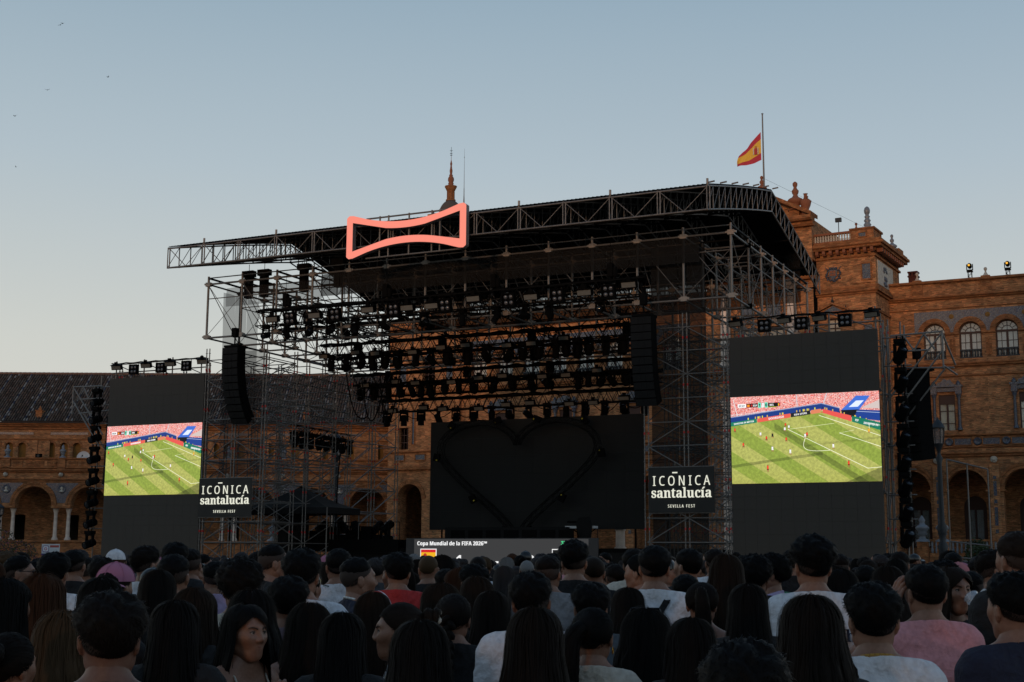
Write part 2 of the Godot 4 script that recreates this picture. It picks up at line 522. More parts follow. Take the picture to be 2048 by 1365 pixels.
# two storeys of windows over an arcade; the range runs from x0 to x1 in its own frame
func range_block(t: Node3D, x0: float, x1: float, arches: Array, uppers: Array, mids: Array, back: float, par: bool):
	var lo = []
	for c in arches: lo.append({a = c - 1.32, b = c + 1.32, s = 0.0, t = 6.39, r = true})
	var w = MB.new()
	w.wall(x0, x1, 0, 8.75, 0, lo, 0.9)
	P(t, "wall", w, M.brick)
	var mo = []
	for c in mids: mo.append({a = c - 0.53, b = c + 0.53, s = 10.35, t = 12.75, r = false})
	w = MB.new()
	w.wall(x0, x1, 8.75, 14.85, 0.002, mo, 0.5)
	P(t, "wall", w, M.brick)
	var uo = []
	for c in uppers: uo.append({a = c - 0.72, b = c + 0.72, s = 15.2, t = 16.95, r = true})
	w = MB.new()
	w.wall(x0, x1, 14.85, 20.5, 0.004, uo, 0.55)
	P(t, "wall", w, M.brick)
	# back walls of the arcade and of the rooms, floors between
	w = MB.new()
	var doors = []
	for c in arches: doors.append({a = c - 0.75, b = c + 0.75, s = 2.6, t = 5.4, r = true})
	w.wall(x0, x1, 0, 8.4, -4.2, doors, 0.3)
	P(t, "gallery_wall", w, M.brick)
	for c in arches:
		var d = MB.new()
		d.wall(c - 0.75, c + 0.75, 2.6, 6.2, -4.38, [{a = c - 0.5, b = c - 0.06, s = 2.7, t = 5.2, r = false}, {a = c + 0.06, b = c + 0.5, s = 2.7, t = 5.2, r = false}], 0.06)
		var dw = P(t, "gallery_window", d, M.dark_wood)
		var g = MB.new()
		g.box(Vector3(c - 0.5, 2.7, -4.45), Vector3(c + 0.5, 5.2, -4.44))
		P(dw, "pane", g, M.glass)
	w = MB.new()
	w.box(Vector3(x0, 8.41, -back), Vector3(x1, 8.6, -0.9))
	w.box(Vector3(x0, 0.0, -back), Vector3(x1, 8.4, -back + 0.4))
	w.box(Vector3(x0, 14.5, -back), Vector3(x1, 14.8, -0.56))
	w.box(Vector3(x0, 8.65, -back), Vector3(x1, 20.4, -back + 0.4))
	P(t, "inner_wall", w, M.room)
	w = MB.new()
	for x in [x0, x1]: w.box(Vector3(x - 0.2 if x == x1 else x, 0, -back), Vector3(x if x == x1 else x + 0.2, 20.45, -0.95))
	w.box(Vector3(x0, 20.2, -back), Vector3(x1, 20.48, -0.02))
	P(t, "end_wall", w, M.brick)
	# mouldings
	var cs = MB.new()
	for e in [[8.55, 8.72, 0.16], [8.72, 8.86, 0.30], [9.14, 9.22, 0.12], [9.94, 10.06, 0.22], [13.95, 14.10, 0.10], [14.62, 14.76, 0.22], [14.76, 14.88, 0.34], [18.62, 18.70, 0.08], [19.28, 19.40, 0.18], [19.40, 19.52, 0.36], [20.44, 20.62, 0.26]]:
		cs.mould(Vector3(x0 - 0.01, e[0], 0.001), Vector3(x1 + 0.01, e[1], e[2]), 0.05)
	P(t, "cornice", cs, M.brick2)
	for c in arches:
		var v = MB.new()
		v.voussoirs(c, 6.39, 1.32, 0.20, 0.0, 0.05, 29)
		v.voussoirs(c, 6.39, 1.53, 0.16, 0.0, 0.10, 35)
		for s in [-1, 1]: v.mould(Vector3(c + s * 1.20, 6.22, -0.85), Vector3(c + s * 1.78, 6.38, 0.12), 0.04)
		P(t, "arch_ring", v, M.brick2)
		# pier decoration to the right of each arch
		var px: float = c + 1.81
		var b = MB.new()
		b.box(Vector3(px - 0.30, 0.2, 0.0), Vector3(px + 0.30, 8.0, 0.13))
		var pier = P(t, "pilaster", b, M.brick)
		for k in [[7.05, 7.25], [5.95, 6.9], [5.45, 5.7], [4.0, 5.2], [3.5, 3.75]]:
			var tp = MB.new()
			tp.box(Vector3(px - 0.10, k[0], 0.12), Vector3(px + 0.10, k[1], 0.155))
			P(pier, "glazed_tile", tp, M.tile)
		var ro = MB.new()
		ro.lathe([Vector2(0, 0.16), Vector2(0.10, 0.15), Vector2(0.13, 0.06), Vector2(0.20, 0.12), Vector2(0.23, 0.0)], 18, Vector3(px, 8.34, 0.10), Basis(Vector3.RIGHT, PI / 2))
		P(t, "roundel", ro, M.stone)
		var sp = MB.new()
		for s in [-1, 1]:
			var q = PackedVector2Array([Vector2(px + s * 0.36, 8.05)])
			q.append(Vector2(px + s * 1.25, 8.05))
			for i in 6:
				var a = deg_to_rad(72.0 - i * 12.0)
				q.append(Vector2(px + s * (1.81 - 1.74 * cos(a)), 6.39 + 1.74 * sin(a) if i < 5 else 6.39 + 1.74 * sin(a)))
			q.append(Vector2(px + s * 0.36, 7.1))
			sp.prism(q, 0.0, 0.03)
		P(t, "spandrel", sp, M.tile)
	# tiled balustrade panels
	var x = x0 + 0.5
	while x < x1 - 1.4:
		tile_panel(t, "tile_panel", x, x + 1.05, 9.36, 9.78, 0.05, 0.06)
		var ro = MB.new()
		ro.lathe([Vector2(0, 0.07), Vector2(0.15, 0.06), Vector2(0.18, 0.12), Vector2(0.25, 0.10), Vector2(0.27, 0.0)], 18, Vector3(x + 1.45, 9.57, 0.01), Basis(Vector3.RIGHT, PI / 2))
		P(t, "tile_roundel", ro, M.tile)
		x += 1.81
	# upper storey
	if uppers.size() > 0:
		var u0: float = uppers[0] - 1.28
		var u1: float = uppers[-1] + 1.28
		var fr = MB.new()
		var po = []
		for c in uppers: po.append({a = c - 1.0, b = c + 1.0, s = 17.0, t = 17.02, r = true})
		fr.wall(u0, u1, 17.0, 18.5, 0.03, po, 0.03)
		P(t, "tile_frieze", fr, M.tile)
		for i in uppers.size() - 1:
			var sh = MB.new()
			sh.lathe([Vector2(0, 0.05), Vector2(0.12, 0.05), Vector2(0.15, 0.02), Vector2(0.17, 0.0)], 12, Vector3((uppers[i] + uppers[i + 1]) * 0.5, 18.08, 0.03), Basis(Vector3.RIGHT, PI / 2))
			P(t, "shield", sh, M.ochre)
	for c in uppers:
		var v = MB.new()
		v.voussoirs(c, 16.95, 0.72, 0.34, 0.0, 0.12, 25)
		for s in [-1, 1]:
			v.mould(Vector3(c + s * 0.73, 16.82, 0.0), Vector3(c + s * 1.14, 16.95, 0.16), 0.04)
			v.box(Vector3(c + s * 0.98, 15.35, 0.0), Vector3(c + s * 1.14, 16.55, 0.05))
		P(t, "arch_ring", v, M.brick2)
		arched_window(t, c, 0.72, 15.2, 16.95, -0.38, true)
	for c in mids: ornate_window(t, c, 10.35, 12.75, 0.0)
	if par:
		x = x0 + 2.1
		while x < x1:
			var b = MB.new()
			b.box(Vector3(x - 0.36, 19.56, 0.0), Vector3(x + 0.36, 20.43, 0.10))
			b.box(Vector3(x - 0.30, 20.62, -0.5), Vector3(x + 0.30, 20.74, 0.1))
			P(t, "pedestal", b, M.brick2)
			finial(t, "finial", M.stone, x, 20.74, -0.2, 0.62, 0)
			for s in [0.6, 3.95]:
				var f = MB.new()
				f.box(Vector3(x + s, 19.7, 0.0), Vector3(x + s + 0.06, 20.3, 0.05))
			x += 4.49
		var pb = MB.new()
		pb.box(Vector3(x0, 20.5, -0.8), Vector3(x1, 20.6, -0.02))
		P(t, "coping", pb, M.brick2)

func right_wing():
	var t = T("palace_wing", "brick palace wing with arched windows and glazed tiles at the right edge", "building", RWX)
	range_block(t, 0.0, 15.0, [1.10, 4.73, 8.36, 11.99], [3.10, 5.43, 7.76, 10.09], [3.72, 8.85], 9.0, true)
	# two lit moving-head lamps on short lattice posts on the parapet
	var i = 0
	for e in [[5.47, 21.35], [7.93, 21.28]]:
		var l = T("parapet_spotlight", ["lit moving-head spotlight on a lattice post, left of the pair on the parapet", "lit moving-head spotlight on a lattice post, right of the pair on the parapet"][i], "spotlight", RWX * at(e[0], 20.62, -1.2), "lit spotlights on the parapet")
		i += 1
		var h: float = e[1] - 20.62 - 0.05
		var m = MB.new()
		for sx in [-0.12, 0.12]:
			for sz in [-0.12, 0.12]: m.tube(Vector3(sx, -0.2, sz), Vector3(sx, h, sz), 0.022, 5)
		var y = 0.0
		var s = 1
		while y < h - 0.1:
			for z in [-0.12, 0.12]: m.tube(Vector3(-0.12 * s, y, z), Vector3(0.12 * s, minf(y + 0.2, h), z), 0.014, 4)
			s = -s
			y += 0.2
		m.box(Vector3(-0.2, h, -0.16), Vector3(0.2, h + 0.06, 0.16))
		P(l, "lattice_post", m, M.truss)
		var yk = MB.new()
		yk.box(Vector3(-0.17, h + 0.06, -0.12), Vector3(0.17, h + 0.16, 0.12))
		for sx in [-1, 1]: yk.box(Vector3(sx * 0.22, h + 0.12, -0.06), Vector3(sx * 0.17, h + 0.55, 0.06))
		P(l, "yoke", yk, M.black)
		var hd = MB.new()
		hd.lathe([Vector2(0, -0.2), Vector2(0.12, -0.2), Vector2(0.15, -0.1), Vector2(0.16, 0.12), Vector2(0.14, 0.2)], 14, Vector3(0, h + 0.42, 0), Basis(Vector3.RIGHT, deg_to_rad(75)))
		P(l, "head", hd, M.black)
		var ln = MB.new()
		ln.lathe([Vector2(0.0, 0.0), Vector2(0.065, 0.0), Vector2(0.075, -0.02)], 14, Vector3(-0.03, h + 0.46, 0.205), Basis(Vector3.RIGHT, deg_to_rad(90)))
		P(l, "lens", ln, M.amber)
		var om = OmniLight3D.new()
		om.name = "lamp_light"
		om.light_color = Color(1.0, 0.8, 0.4)
		om.light_energy = 0.06
		om.light_size = 0.08
		om.omni_range = 60
		om.omni_attenuation = 2.0
		om.shadow_enabled = true
		l.add_child(om)
		om.position = Vector3(-0.03, h + 0.46, 0.32)

func central_block():
	var t = T("palace_centre", "tall brick palace front with portal columns and corner tower behind the stage", "building", CBX)
	var up = []
	for i in 8: up.append(-30.85 + 2.33 * i)
	range_block(t, -32.4, -11.4, [-30.6, -26.98, -23.36, -19.74, -16.12], up, [-28.8, -23.2, -17.6], 11.0, false)
	# left pavilion
	var w = MB.new()
	w.wall(-39.1, -32.4, 0, 8.75, 0.35, [{a = -38.07, b = -35.77, s = 0.0, t = 6.3, r = true}], 1.2)
	w.wall(-39.1, -32.4, 8.75, 14.6, 0.352, [{a = -38.05, b = -37.15, s = 10.2, t = 11.95, r = false}, {a = -34.9, b = -34.0, s = 10.2, t = 11.95, r = false}], 0.5)
	w.wall(-39.1, -32.4, 14.6, 20.6, 0.354, [{a = -35.9, b = -34.7, s = 15.4, t = 17.6, r = false}], 0.5)
	w.box(Vector3(-39.1, 0, -11), Vector3(-38.8, 20.6, 0.34))
	w.box(Vector3(-32.6, 8.8, -1), Vector3(-32.41, 20.6, 0.34))
	w.box(Vector3(-39.0, 20.3, -11), Vector3(-32.42, 20.58, 0.33))
	P(t, "wall", w, M.brick)
	var bk = MB.new()
	bk.box(Vector3(-38.75, 0, -9), Vector3(-32.7, 8.3, -8.6))
	bk.box(Vector3(-38.75, 8.51, -6.6), Vector3(-32.7, 20.2, -6.4))
	bk.box(Vector3(-38.75, 8.35, -9), Vector3(-32.7, 8.5, -0.9))
	P(t, "inner_wall", bk, M.room)
	var cs = MB.new()
	for e in [[8.55, 8.86, 0.30], [9.94, 10.06, 0.2], [14.5, 14.66, 0.16], [14.66, 14.80, 0.30], [18.9, 19.0, 0.12], [19.9, 20.05, 0.25], [20.5, 20.7, 0.45]]:
		cs = MB.new()
		cs.mould(Vector3(-39.3, e[0], 0.355), Vector3(-32.38, e[1], 0.355 + e[2]), 0.05)
		P(t, "cornice", cs, M.brick2)
	var v = MB.new()
	v.voussoirs(-36.92, 6.3, 1.16, 0.34, 0.35, 0.08, 27)
	P(t, "arch_ring", v, M.brick2)
	for e in [[-38.4, -37.9], [-36.4, -35.9]]: tile_panel(t, "tile_panel", e[0], e[1] + 0.4, 9.35, 9.75, 0.38, 0.06)
	tile_panel(t, "tile_panel", -38.0, -37.4, 15.4, 17.0, 0.38, 0.08)
	tile_panel(t, "tile_panel", -36.75, -36.55, 10.6, 13.2, 0.38, 0.06)
	tile_panel(t, "tile_panel", -33.6, -33.0, 15.4, 17.4, 0.38, 0.08)
	for e in [[-38.05, -37.15, 10.2, 11.95], [-34.9, -34.0, 10.2, 11.95], [-35.9, -34.7, 15.4, 17.6]]:
		var f = MB.new()
		for k in 4: f.box(Vector3(lerpf(e[0], e[1], k / 3.0) - 0.03, e[2], 0.0), Vector3(lerpf(e[0], e[1], k / 3.0) + 0.03, e[3], 0.06))
		for k in 4: f.box(Vector3(e[0], lerpf(e[2], e[3], k / 3.0) - 0.03, 0.003), Vector3(e[1], lerpf(e[2], e[3], k / 3.0) + 0.03, 0.057))
		P(t, "window_grille", f, M.dark_wood)
	# portal between two pairs of marble columns, with a gable
	w = MB.new()
	w.wall(-11.4, -3.7, 0, 14.6, 0.9, [{a = -9.0, b = -6.2, s = 0.0, t = 9.0, r = true}], 1.5)
	w.wall(-11.4, -3.7, 14.6, 24.9, 0.902, [{a = -8.9, b = -7.8, s = 15.3, t = 17.6, r = false}, {a = -7.0, b = -5.9, s = 15.3, t = 17.6, r = false}], 0.5)
	w.box(Vector3(-11.4, 0, -9), Vector3(-11.1, 24.9, 0.89))
	w.box(Vector3(-4.0, 22.0, -6), Vector3(-3.7, 24.9, 0.89))
	w.box(Vector3(-11.1, 24.4, -9), Vector3(-4.0, 24.88, 0.88))
	w.prism(PackedVector2Array([Vector2(-11.3, 24.9), Vector2(-3.8, 24.9), Vector2(-3.8, 25.1), Vector2(-7.2, 26.9), Vector2(-7.9, 26.9), Vector2(-11.3, 25.1)]), 0.1, 0.88)
	P(t, "portal_wall", w, M.brick)
	bk = MB.new()
	bk.box(Vector3(-11.0, 0, -8.8), Vector3(-4.1, 24.0, -8.5))
	P(t, "inner_wall", bk, M.room)
	for e in [[14.4, 14.9, 0.5], [20.6, 20.9, 0.5], [20.9, 21.2, 0.9], [24.3, 24.6, 0.5], [24.6, 24.95, 0.95]]:
		cs = MB.new()
		cs.mould(Vector3(-11.7, e[0], 0.903), Vector3(-3.45, e[1], 0.903 + e[2]), 0.12)
		P(t, "cornice", cs, M.brick2)
	for s in [-1, 1]:
		var a = Vector2(-7.55 + s * 0.45, 27.15)
		var b = Vector2(-7.55 + s * 4.1, 25.2)
		var rk = MB.new()
		rk.prism(PackedVector2Array([a, b, b - Vector2(0, 0.28), a - Vector2(0, 0.3)]), 0.2, 1.75)
		P(t, "raking_cornice", rk, M.brick2)
	for x in [-9.9, -5.1]:
		for y in [[2.0, 12.6], [14.9, 20.6]]:
			var c = MB.new()
			var hh: float = y[1] - y[0]
			c.lathe([Vector2(0.46, 0), Vector2(0.46, 0.2), Vector2(0.36, 0.35), Vector2(0.36, hh * 0.33), Vector2(0.29, hh - 0.75), Vector2(0.34, hh - 0.7), Vector2(0.32, hh - 0.55), Vector2(0.48, hh - 0.1), Vector2(0.48, hh)], 16, Vector3(x, y[0], 1.35))
			P(t, "marble_column", c, M.marble)
	for x in [-8.35, -6.45]:
		var f = MB.new()
		for k in 3: f.box(Vector3(x - 0.55 + 0.55 * k - 0.03, 15.3, 0.5), Vector3(x - 0.55 + 0.55 * k + 0.03, 17.6, 0.58))
		for k in 4: f.box(Vector3(x - 0.55, 15.3 + 0.76 * k - 0.03, 0.503), Vector3(x + 0.55, 15.3 + 0.76 * k + 0.03, 0.575))
		var wi = P(t, "window", f, M.dark_wood)
		var g = MB.new()
		g.box(Vector3(x - 0.53, 15.32, 0.43), Vector3(x + 0.53, 17.58, 0.45))
		P(wi, "curtain", g, M.curtain)
		tile_panel(t, "tile_panel", x - 0.45, x + 0.45, 18.3, 19.1, 0.94, 0.08)
	# pedestals and pinnacles along the gable
	for e in [[-7.2, 26.6, 0.42, 1.35, 1], [-4.8, 25.1, 0.36, 2.1, 1]]:
		var b = MB.new()
		b.box(Vector3(e[0] - e[2], e[1] - 0.4, 0.4), Vector3(e[0] + e[2], e[1] + 0.45, 1.2))
		P(t, "pedestal", b, M.brick2)
		finial(t, "pinnacle", M.terracotta, e[0], e[1] + 0.45, 0.8, e[3], e[4])
	var st = MB.new()
	st.lathe([Vector2(0.35, 0), Vector2(0.3, 0.25), Vector2(0.2, 0.4), Vector2(0.34, 0.7), Vector2(0.42, 1.0), Vector2(0.25, 1.15), Vector2(0.12, 1.25), Vector2(0.12, 1.5), Vector2(0.18, 1.55), Vector2(0, 1.6)], 9, Vector3(-4.05, 25.1, 0.9))
	st.tube(Vector3(-4.3, 25.9, 0.9), Vector3(-3.85, 26.4, 1.15), 0.1, 6)
	P(t, "statue", st, M.terracotta)
	# corner tower
	w = MB.new()
	w.wall(-3.7, 0.3, 0, 18.2, 0.0, [{a = -3.02, b = -2.18, s = 15.5, t = 17.95, r = false}], 0.5)
	w.wall(-3.7, 0.3, 18.2, 22.4, 0.002, [], 0.5)
	w.box(Vector3(-3.7, 22.0, -6.5), Vector3(0.3, 22.4, -0.002))
	w.quad(Vector3(0.3, 0, 0), Vector3(0.3, 0, -6.5), Vector3(0.3, 22.4, -6.5), Vector3(0.3, 22.4, 0), Vector3.RIGHT)
	w.box(Vector3(-1.15, 0, 0.0), Vector3(0.42, 18.1, 0.12))
	w.box(Vector3(-1.12, 20.2, 0.003), Vector3(0.40, 21.75, 0.10))
	w.box(Vector3(0.301, 0, -6.5), Vector3(0.40, 18.1, -5.0))
	w.box(Vector3(-3.65, 0, -6.5), Vector3(-3.5, 22, -0.5))
	P(t, "tower_wall", w, M.brick)
	bk = MB.new()
	bk.box(Vector3(-3.4, 0, -6.4), Vector3(0.2, 21.9, -6.2))
	P(t, "inner_wall", bk, M.room)
	cs = MB.new()
	for e in [[18.25, 18.42, 0.10], [19.45, 19.6, 0.12], [19.6, 19.85, 0.28], [19.85, 20.05, 0.16], [22.0, 22.14, 0.12], [22.55, 22.72, 0.62], [22.72, 22.9, 0.78], [22.9, 23.1, 0.62]]:
		cs.mould(Vector3(-3.75, e[0], -6.6), Vector3(0.3 + e[2], e[1], 0.004 + e[2]), 0.05)
	P(t, "cornice", cs, M.brick2)
	var soff = MB.new()
	soff.box(Vector3(-3.7, 22.38, -6.5), Vector3(0.45, 22.56, 0.15))
	P(t, "frieze_band", soff, M.brick2)
	for i in 9:
		var b = MB.new()
		b.mould(Vector3(-3.5 + 0.47 * i - 0.10, 22.24, 0.155), Vector3(-3.5 + 0.47 * i + 0.10, 22.545, 0.55), 0.12)
		P(t, "modillion", b, M.terracotta)
	for i in 11:
		var b = MB.new()
		b.box(Vector3(0.455, 22.26, -0.3 - 0.55 * i), Vector3(0.85, 22.545, -0.1 - 0.55 * i))
		P(t, "modillion", b, M.terracotta)
	# coat of arms of glazed ceramic
	var ca = MB.new()
	var seedr = RandomNumberGenerator.new()
	seedr.seed = 7
	ca.prism(PackedVector2Array([Vector2(-2.80, 21.28), Vector2(-2.28, 21.28), Vector2(-2.28, 20.85), Vector2(-2.54, 20.58), Vector2(-2.80, 20.85)]), 0.0, 0.10)
	for i in 46:
		var a = TAU * i / 46.0
		var rr = seedr.randf_range(0.40, 0.56)
		var p = Vector3(-2.54 + rr * cos(a) * 0.95, 20.95 + rr * sin(a) * 0.92, 0.03)
		ca.lathe([Vector2(0.07, 0), Vector2(0.06, 0.05), Vector2(0, 0.09)], 6, p, Basis(Vector3.RIGHT, PI / 2))
	for i in 5: ca.tube(Vector3(-2.74 + 0.1 * i, 21.3, 0.05), Vector3(-2.78 + 0.12 * i, 21.5, 0.06), 0.035, 5)
	for s in [-1, 1]: ca.tube(Vector3(-2.54 + s * 0.2, 21.1, 0.05), Vector3(-2.54 + s * 0.55, 21.5, 0.05), 0.03, 5)
	var crest = P(t, "coat_of_arms", ca, M.tile)
	var sh = MB.new()
	for i in 4: sh.box(Vector3(-2.74 + 0.205 * (i % 2), 20.86 + 0.2 * (i / 2), 0.1), Vector3(-2.56 + 0.205 * (i % 2), 21.03 + 0.2 * (i / 2), 0.12))
	P(crest, "quartering", sh, M.terracotta)
	tile_panel(t, "tile_panel", -0.52, 0.04, 20.45, 21.48, 0.12, 0.09)
	tile_panel(t, "tile_panel", -0.50, 0.02, 17.6, 18.06, 0.14, 0.09)
	tile_panel(t, "tile_panel", -0.50, 0.02, 16.2, 17.3, 0.14, 0.09)
	var sidep = MB.new()
	sidep.box(Vector3(0.30, 20.2, -4.6), Vector3(0.345, 21.85, -0.6))
	P(t, "plaster_panel", sidep, M.stone)
	var sc = MB.new()
	for i in 26: sc.lathe([Vector2(0.12, 0), Vector2(0.1, 0.06), Vector2(0, 0.1)], 6, Vector3(0.33, 20.3 + seedr.randf() * 1.3, -2.9 + seedr.randf() * 0.8), Basis(Vector3.BACK, -PI / 2))
	P(t, "coat_of_arms", sc, M.tile)
	# window with a pediment
	var pd = MB.new()
	pd.prism(PackedVector2Array([Vector2(-3.72, 18.5), Vector2(-2.62, 19.0), Vector2(-1.5, 18.5), Vector2(-1.5, 18.38), Vector2(-2.62, 18.86), Vector2(-3.72, 18.38)]), 0.105, 0.34)
	pd.mould(Vector3(-3.6, 18.25, 0.105), Vector3(-1.6, 18.38, 0.26), 0.04)
	P(t, "pediment", pd, M.brick2)
	var tp = MB.new()
	tp.prism(PackedVector2Array([Vector2(-3.3, 18.39), Vector2(-1.95, 18.39), Vector2(-2.62, 18.8)]), 0.1, 0.14)
	P(t, "pediment_tile", tp, M.tile)
	for e in [[-2.62, 18.98, 0.42], [-3.5, 18.48, 0.26], [-1.72, 18.48, 0.26]]: finial(t, "finial", M.iron, e[0], e[1], 0.22, e[2], 1)
	var f = MB.new()
	for k in 3: f.box(Vector3(-3.02 + 0.42 * k - 0.03, 15.5, -0.3), Vector3(-3.02 + 0.42 * k + 0.03, 17.95, -0.24))
	for k in 5: f.box(Vector3(-3.02, 15.5 + 0.6 * k - 0.03, -0.297), Vector3(-2.18, 15.5 + 0.6 * k + 0.03, -0.245))
	var wi = P(t, "window", f, M.dark_wood)
	var g = MB.new()
	g.box(Vector3(-3.0, 15.52, -0.36), Vector3(-2.2, 17.93, -0.34))
	P(wi, "curtain", g, M.curtain)
	# roof balustrade, pedestal, pinnacles
	var bl = MB.new()
	bl.box(Vector3(-3.95, 23.101, 0.15), Vector3(-1.15, 23.2, 0.45))
	bl.box(Vector3(-3.95, 23.66, 0.15), Vector3(-1.15, 23.80, 0.45))
	P(t, "balustrade_rail", bl, M.terracotta)
	for i in 15:
		var b = MB.new()
		b.lathe([Vector2(0.06, 0), Vector2(0.085, 0.12), Vector2(0.05, 0.24), Vector2(0.07, 0.34), Vector2(0.05, 0.46)], 8)
		P(t, "baluster", b, M.stone, at(-3.82 + 0.185 * i, 23.2, 0.3))
	var pe = MB.new()
	pe.box(Vector3(-1.14, 23.101, -1.6), Vector3(0.42, 23.78, 0.46))
	pe.mould(Vector3(-1.22, 23.781, -1.7), Vector3(0.50, 23.92, 0.54), 0.05)
	P(t, "pedestal", pe, M.brick2)
	tile_panel(t, "tile_panel", -0.58, -0.10, 23.3, 23.56, 0.48, 0.05)
	finial(t, "pinnacle", M.ceramic, -0.17, 23.92, -0.3, 1.62, 2)
	finial(t, "pinnacle", M.terracotta, -0.86, 23.92, 0.0, 0.5, 0)
	finial(t, "pinnacle", M.ceramic, 0.52, 23.0, -4.0, 1.3, 1)
	var pe2 = MB.new()
	pe2.box(Vector3(-0.4, 23.101, -6.4), Vector3(0.7, 23.55, -5.2))
	P(t, "pedestal", pe2, M.brick2)
	var ch = MB.new()
	ch.box(Vector3(1.0, 20.3, -6.9), Vector3(1.6, 21.6, -6.3))
	ch.box(Vector3(0.95, 21.6, -6.95), Vector3(1.65, 21.7, -6.25))
	for k in 3: ch.box(Vector3(1.0 + 0.22 * k, 21.7, -6.9), Vector3(1.12 + 0.22 * k, 21.9, -6.3))
	ch.box(Vector3(0.95, 21.9, -6.95), Vector3(1.65, 22.0, -6.25))
	P(t, "chimney", ch, mat(Color(0.30, 0.15, 0.12), 0.9))
	var fl = MB.new()
	fl.tube(Vector3(-3.8, 22.4, -6.0), Vector3(-3.8, 26.2, -6.0), 0.03, 6)
	var floodmast = P(t, "floodlight_mast", fl, M.iron)
	var fh = MB.new()
	fh.box(Vector3(-4.02, 26.15, -6.1), Vector3(-3.58, 26.45, -5.9))
	P(floodmast, "floodlight", fh, M.iron)

func dome_spire():
	# domed belvedere with a turned spire rising over the left pavilion
	var t = T("dome_spire", "tiled dome with brick lantern and slender spire above the stage roof", "spire", CBX * Transform3D(Basis.IDENTITY.scaled(Vector3.ONE * 0.42), Vector3(-39.45, 19.93, -9.0)))
	var b = MB.new()
	b.box(Vector3(-3.2, -47.4, -3.2), Vector3(3.2, 27.5, 3.2))
	b.box(Vector3(-3.5, 27.5, -3.5), Vector3(3.5, 28.0, 3.5))
	P(t, "drum", b, M.brick)
	var d = MB.new()
	var n = 20
	d.col = Color(0.10, 0.09, 0.08)
	var pr = []
	for i in 9: pr.append(Vector2(2.5 * cos(i / 8.0 * PI * 0.42), 28.0 + 3.3 * sin(i / 8.0 * PI * 0.42) * 1.04))
	pr.append(Vector2(0.85, 31.45))
	d.lathe(pr, n)
	P(t, "dome", d, M.roof)
	var l = MB.new()
	l.lathe([Vector2(1.05, 31.2), Vector2(1.05, 31.5), Vector2(0.72, 31.6), Vector2(0.70, 33.3), Vector2(0.86, 33.4), Vector2(0.95, 33.6), Vector2(1.30, 34.3), Vector2(1.32, 34.45), Vector2(0.6, 34.5)], 14)
	for i in 8:
		var a = TAU * i / 8.0
		l.box(Vector3(cos(a) * 0.76 - 0.07, 31.6, sin(a) * 0.76 - 0.07), Vector3(cos(a) * 0.76 + 0.07, 33.3, sin(a) * 0.76 + 0.07))
	P(t, "lantern", l, M.brick2)
	var s = MB.new()
	s.lathe([Vector2(0.6, 34.45), Vector2(0.5, 34.8), Vector2(0.62, 35.0), Vector2(0.48, 35.3), Vector2(0.66, 35.8), Vector2(0.60, 36.3), Vector2(0.36, 36.7), Vector2(0.44, 36.9), Vector2(0.24, 37.1), Vector2(0.32, 37.9), Vector2(0.22, 38.4), Vector2(0.16, 39.0), Vector2(0.24, 39.4), Vector2(0.12, 39.9), Vector2(0.05, 40.3), Vector2(0.04, 41.2)], 12)
	P(t, "spire", s, M.terracotta)
	var v = MB.new()
	v.tube(Vector3(0, 41.0, 0), Vector3(0, 43.1, 0), 0.04, 5)
	for y in [41.2, 41.6, 42.2]:
		for a in 4:
			var q = Vector3(cos(a * PI / 2) * 0.3, 0, sin(a * PI / 2) * 0.3)
			v.tube(Vector3(0, y, 0), Vector3(0, y + 0.15, 0) + q, 0.04, 4)
	P(t, "weather_vane", v, M.iron)
	var m = T("antenna_mast", "thin lightning mast beside the dome spire", "mast", CBX * Transform3D(Basis.IDENTITY.scaled(Vector3.ONE * 0.42), Vector3(-38.25, 19.6, -9.3)))
	b = MB.new()
	b.tube(Vector3(0, 28, 0), Vector3(0, 34.6, 0), 0.10, 6, 0.08)
	b.tube(Vector3(0, 34.6, 0), Vector3(0, 43.3, 0), 0.06, 6, 0.015)
	b.lathe([Vector2(0.03, 41.2), Vector2(0.08, 41.4), Vector2(0.03, 41.6)], 6)
	P(m, "mast_tube", b, M.steel)
	for s2 in [-1, 1]:
		var br = MB.new()
		br.tube(Vector3(s2 * 0.3, 28, 0), Vector3(0, 35, 0), 0.025, 4)
		P(m, "stay", br, M.steel)

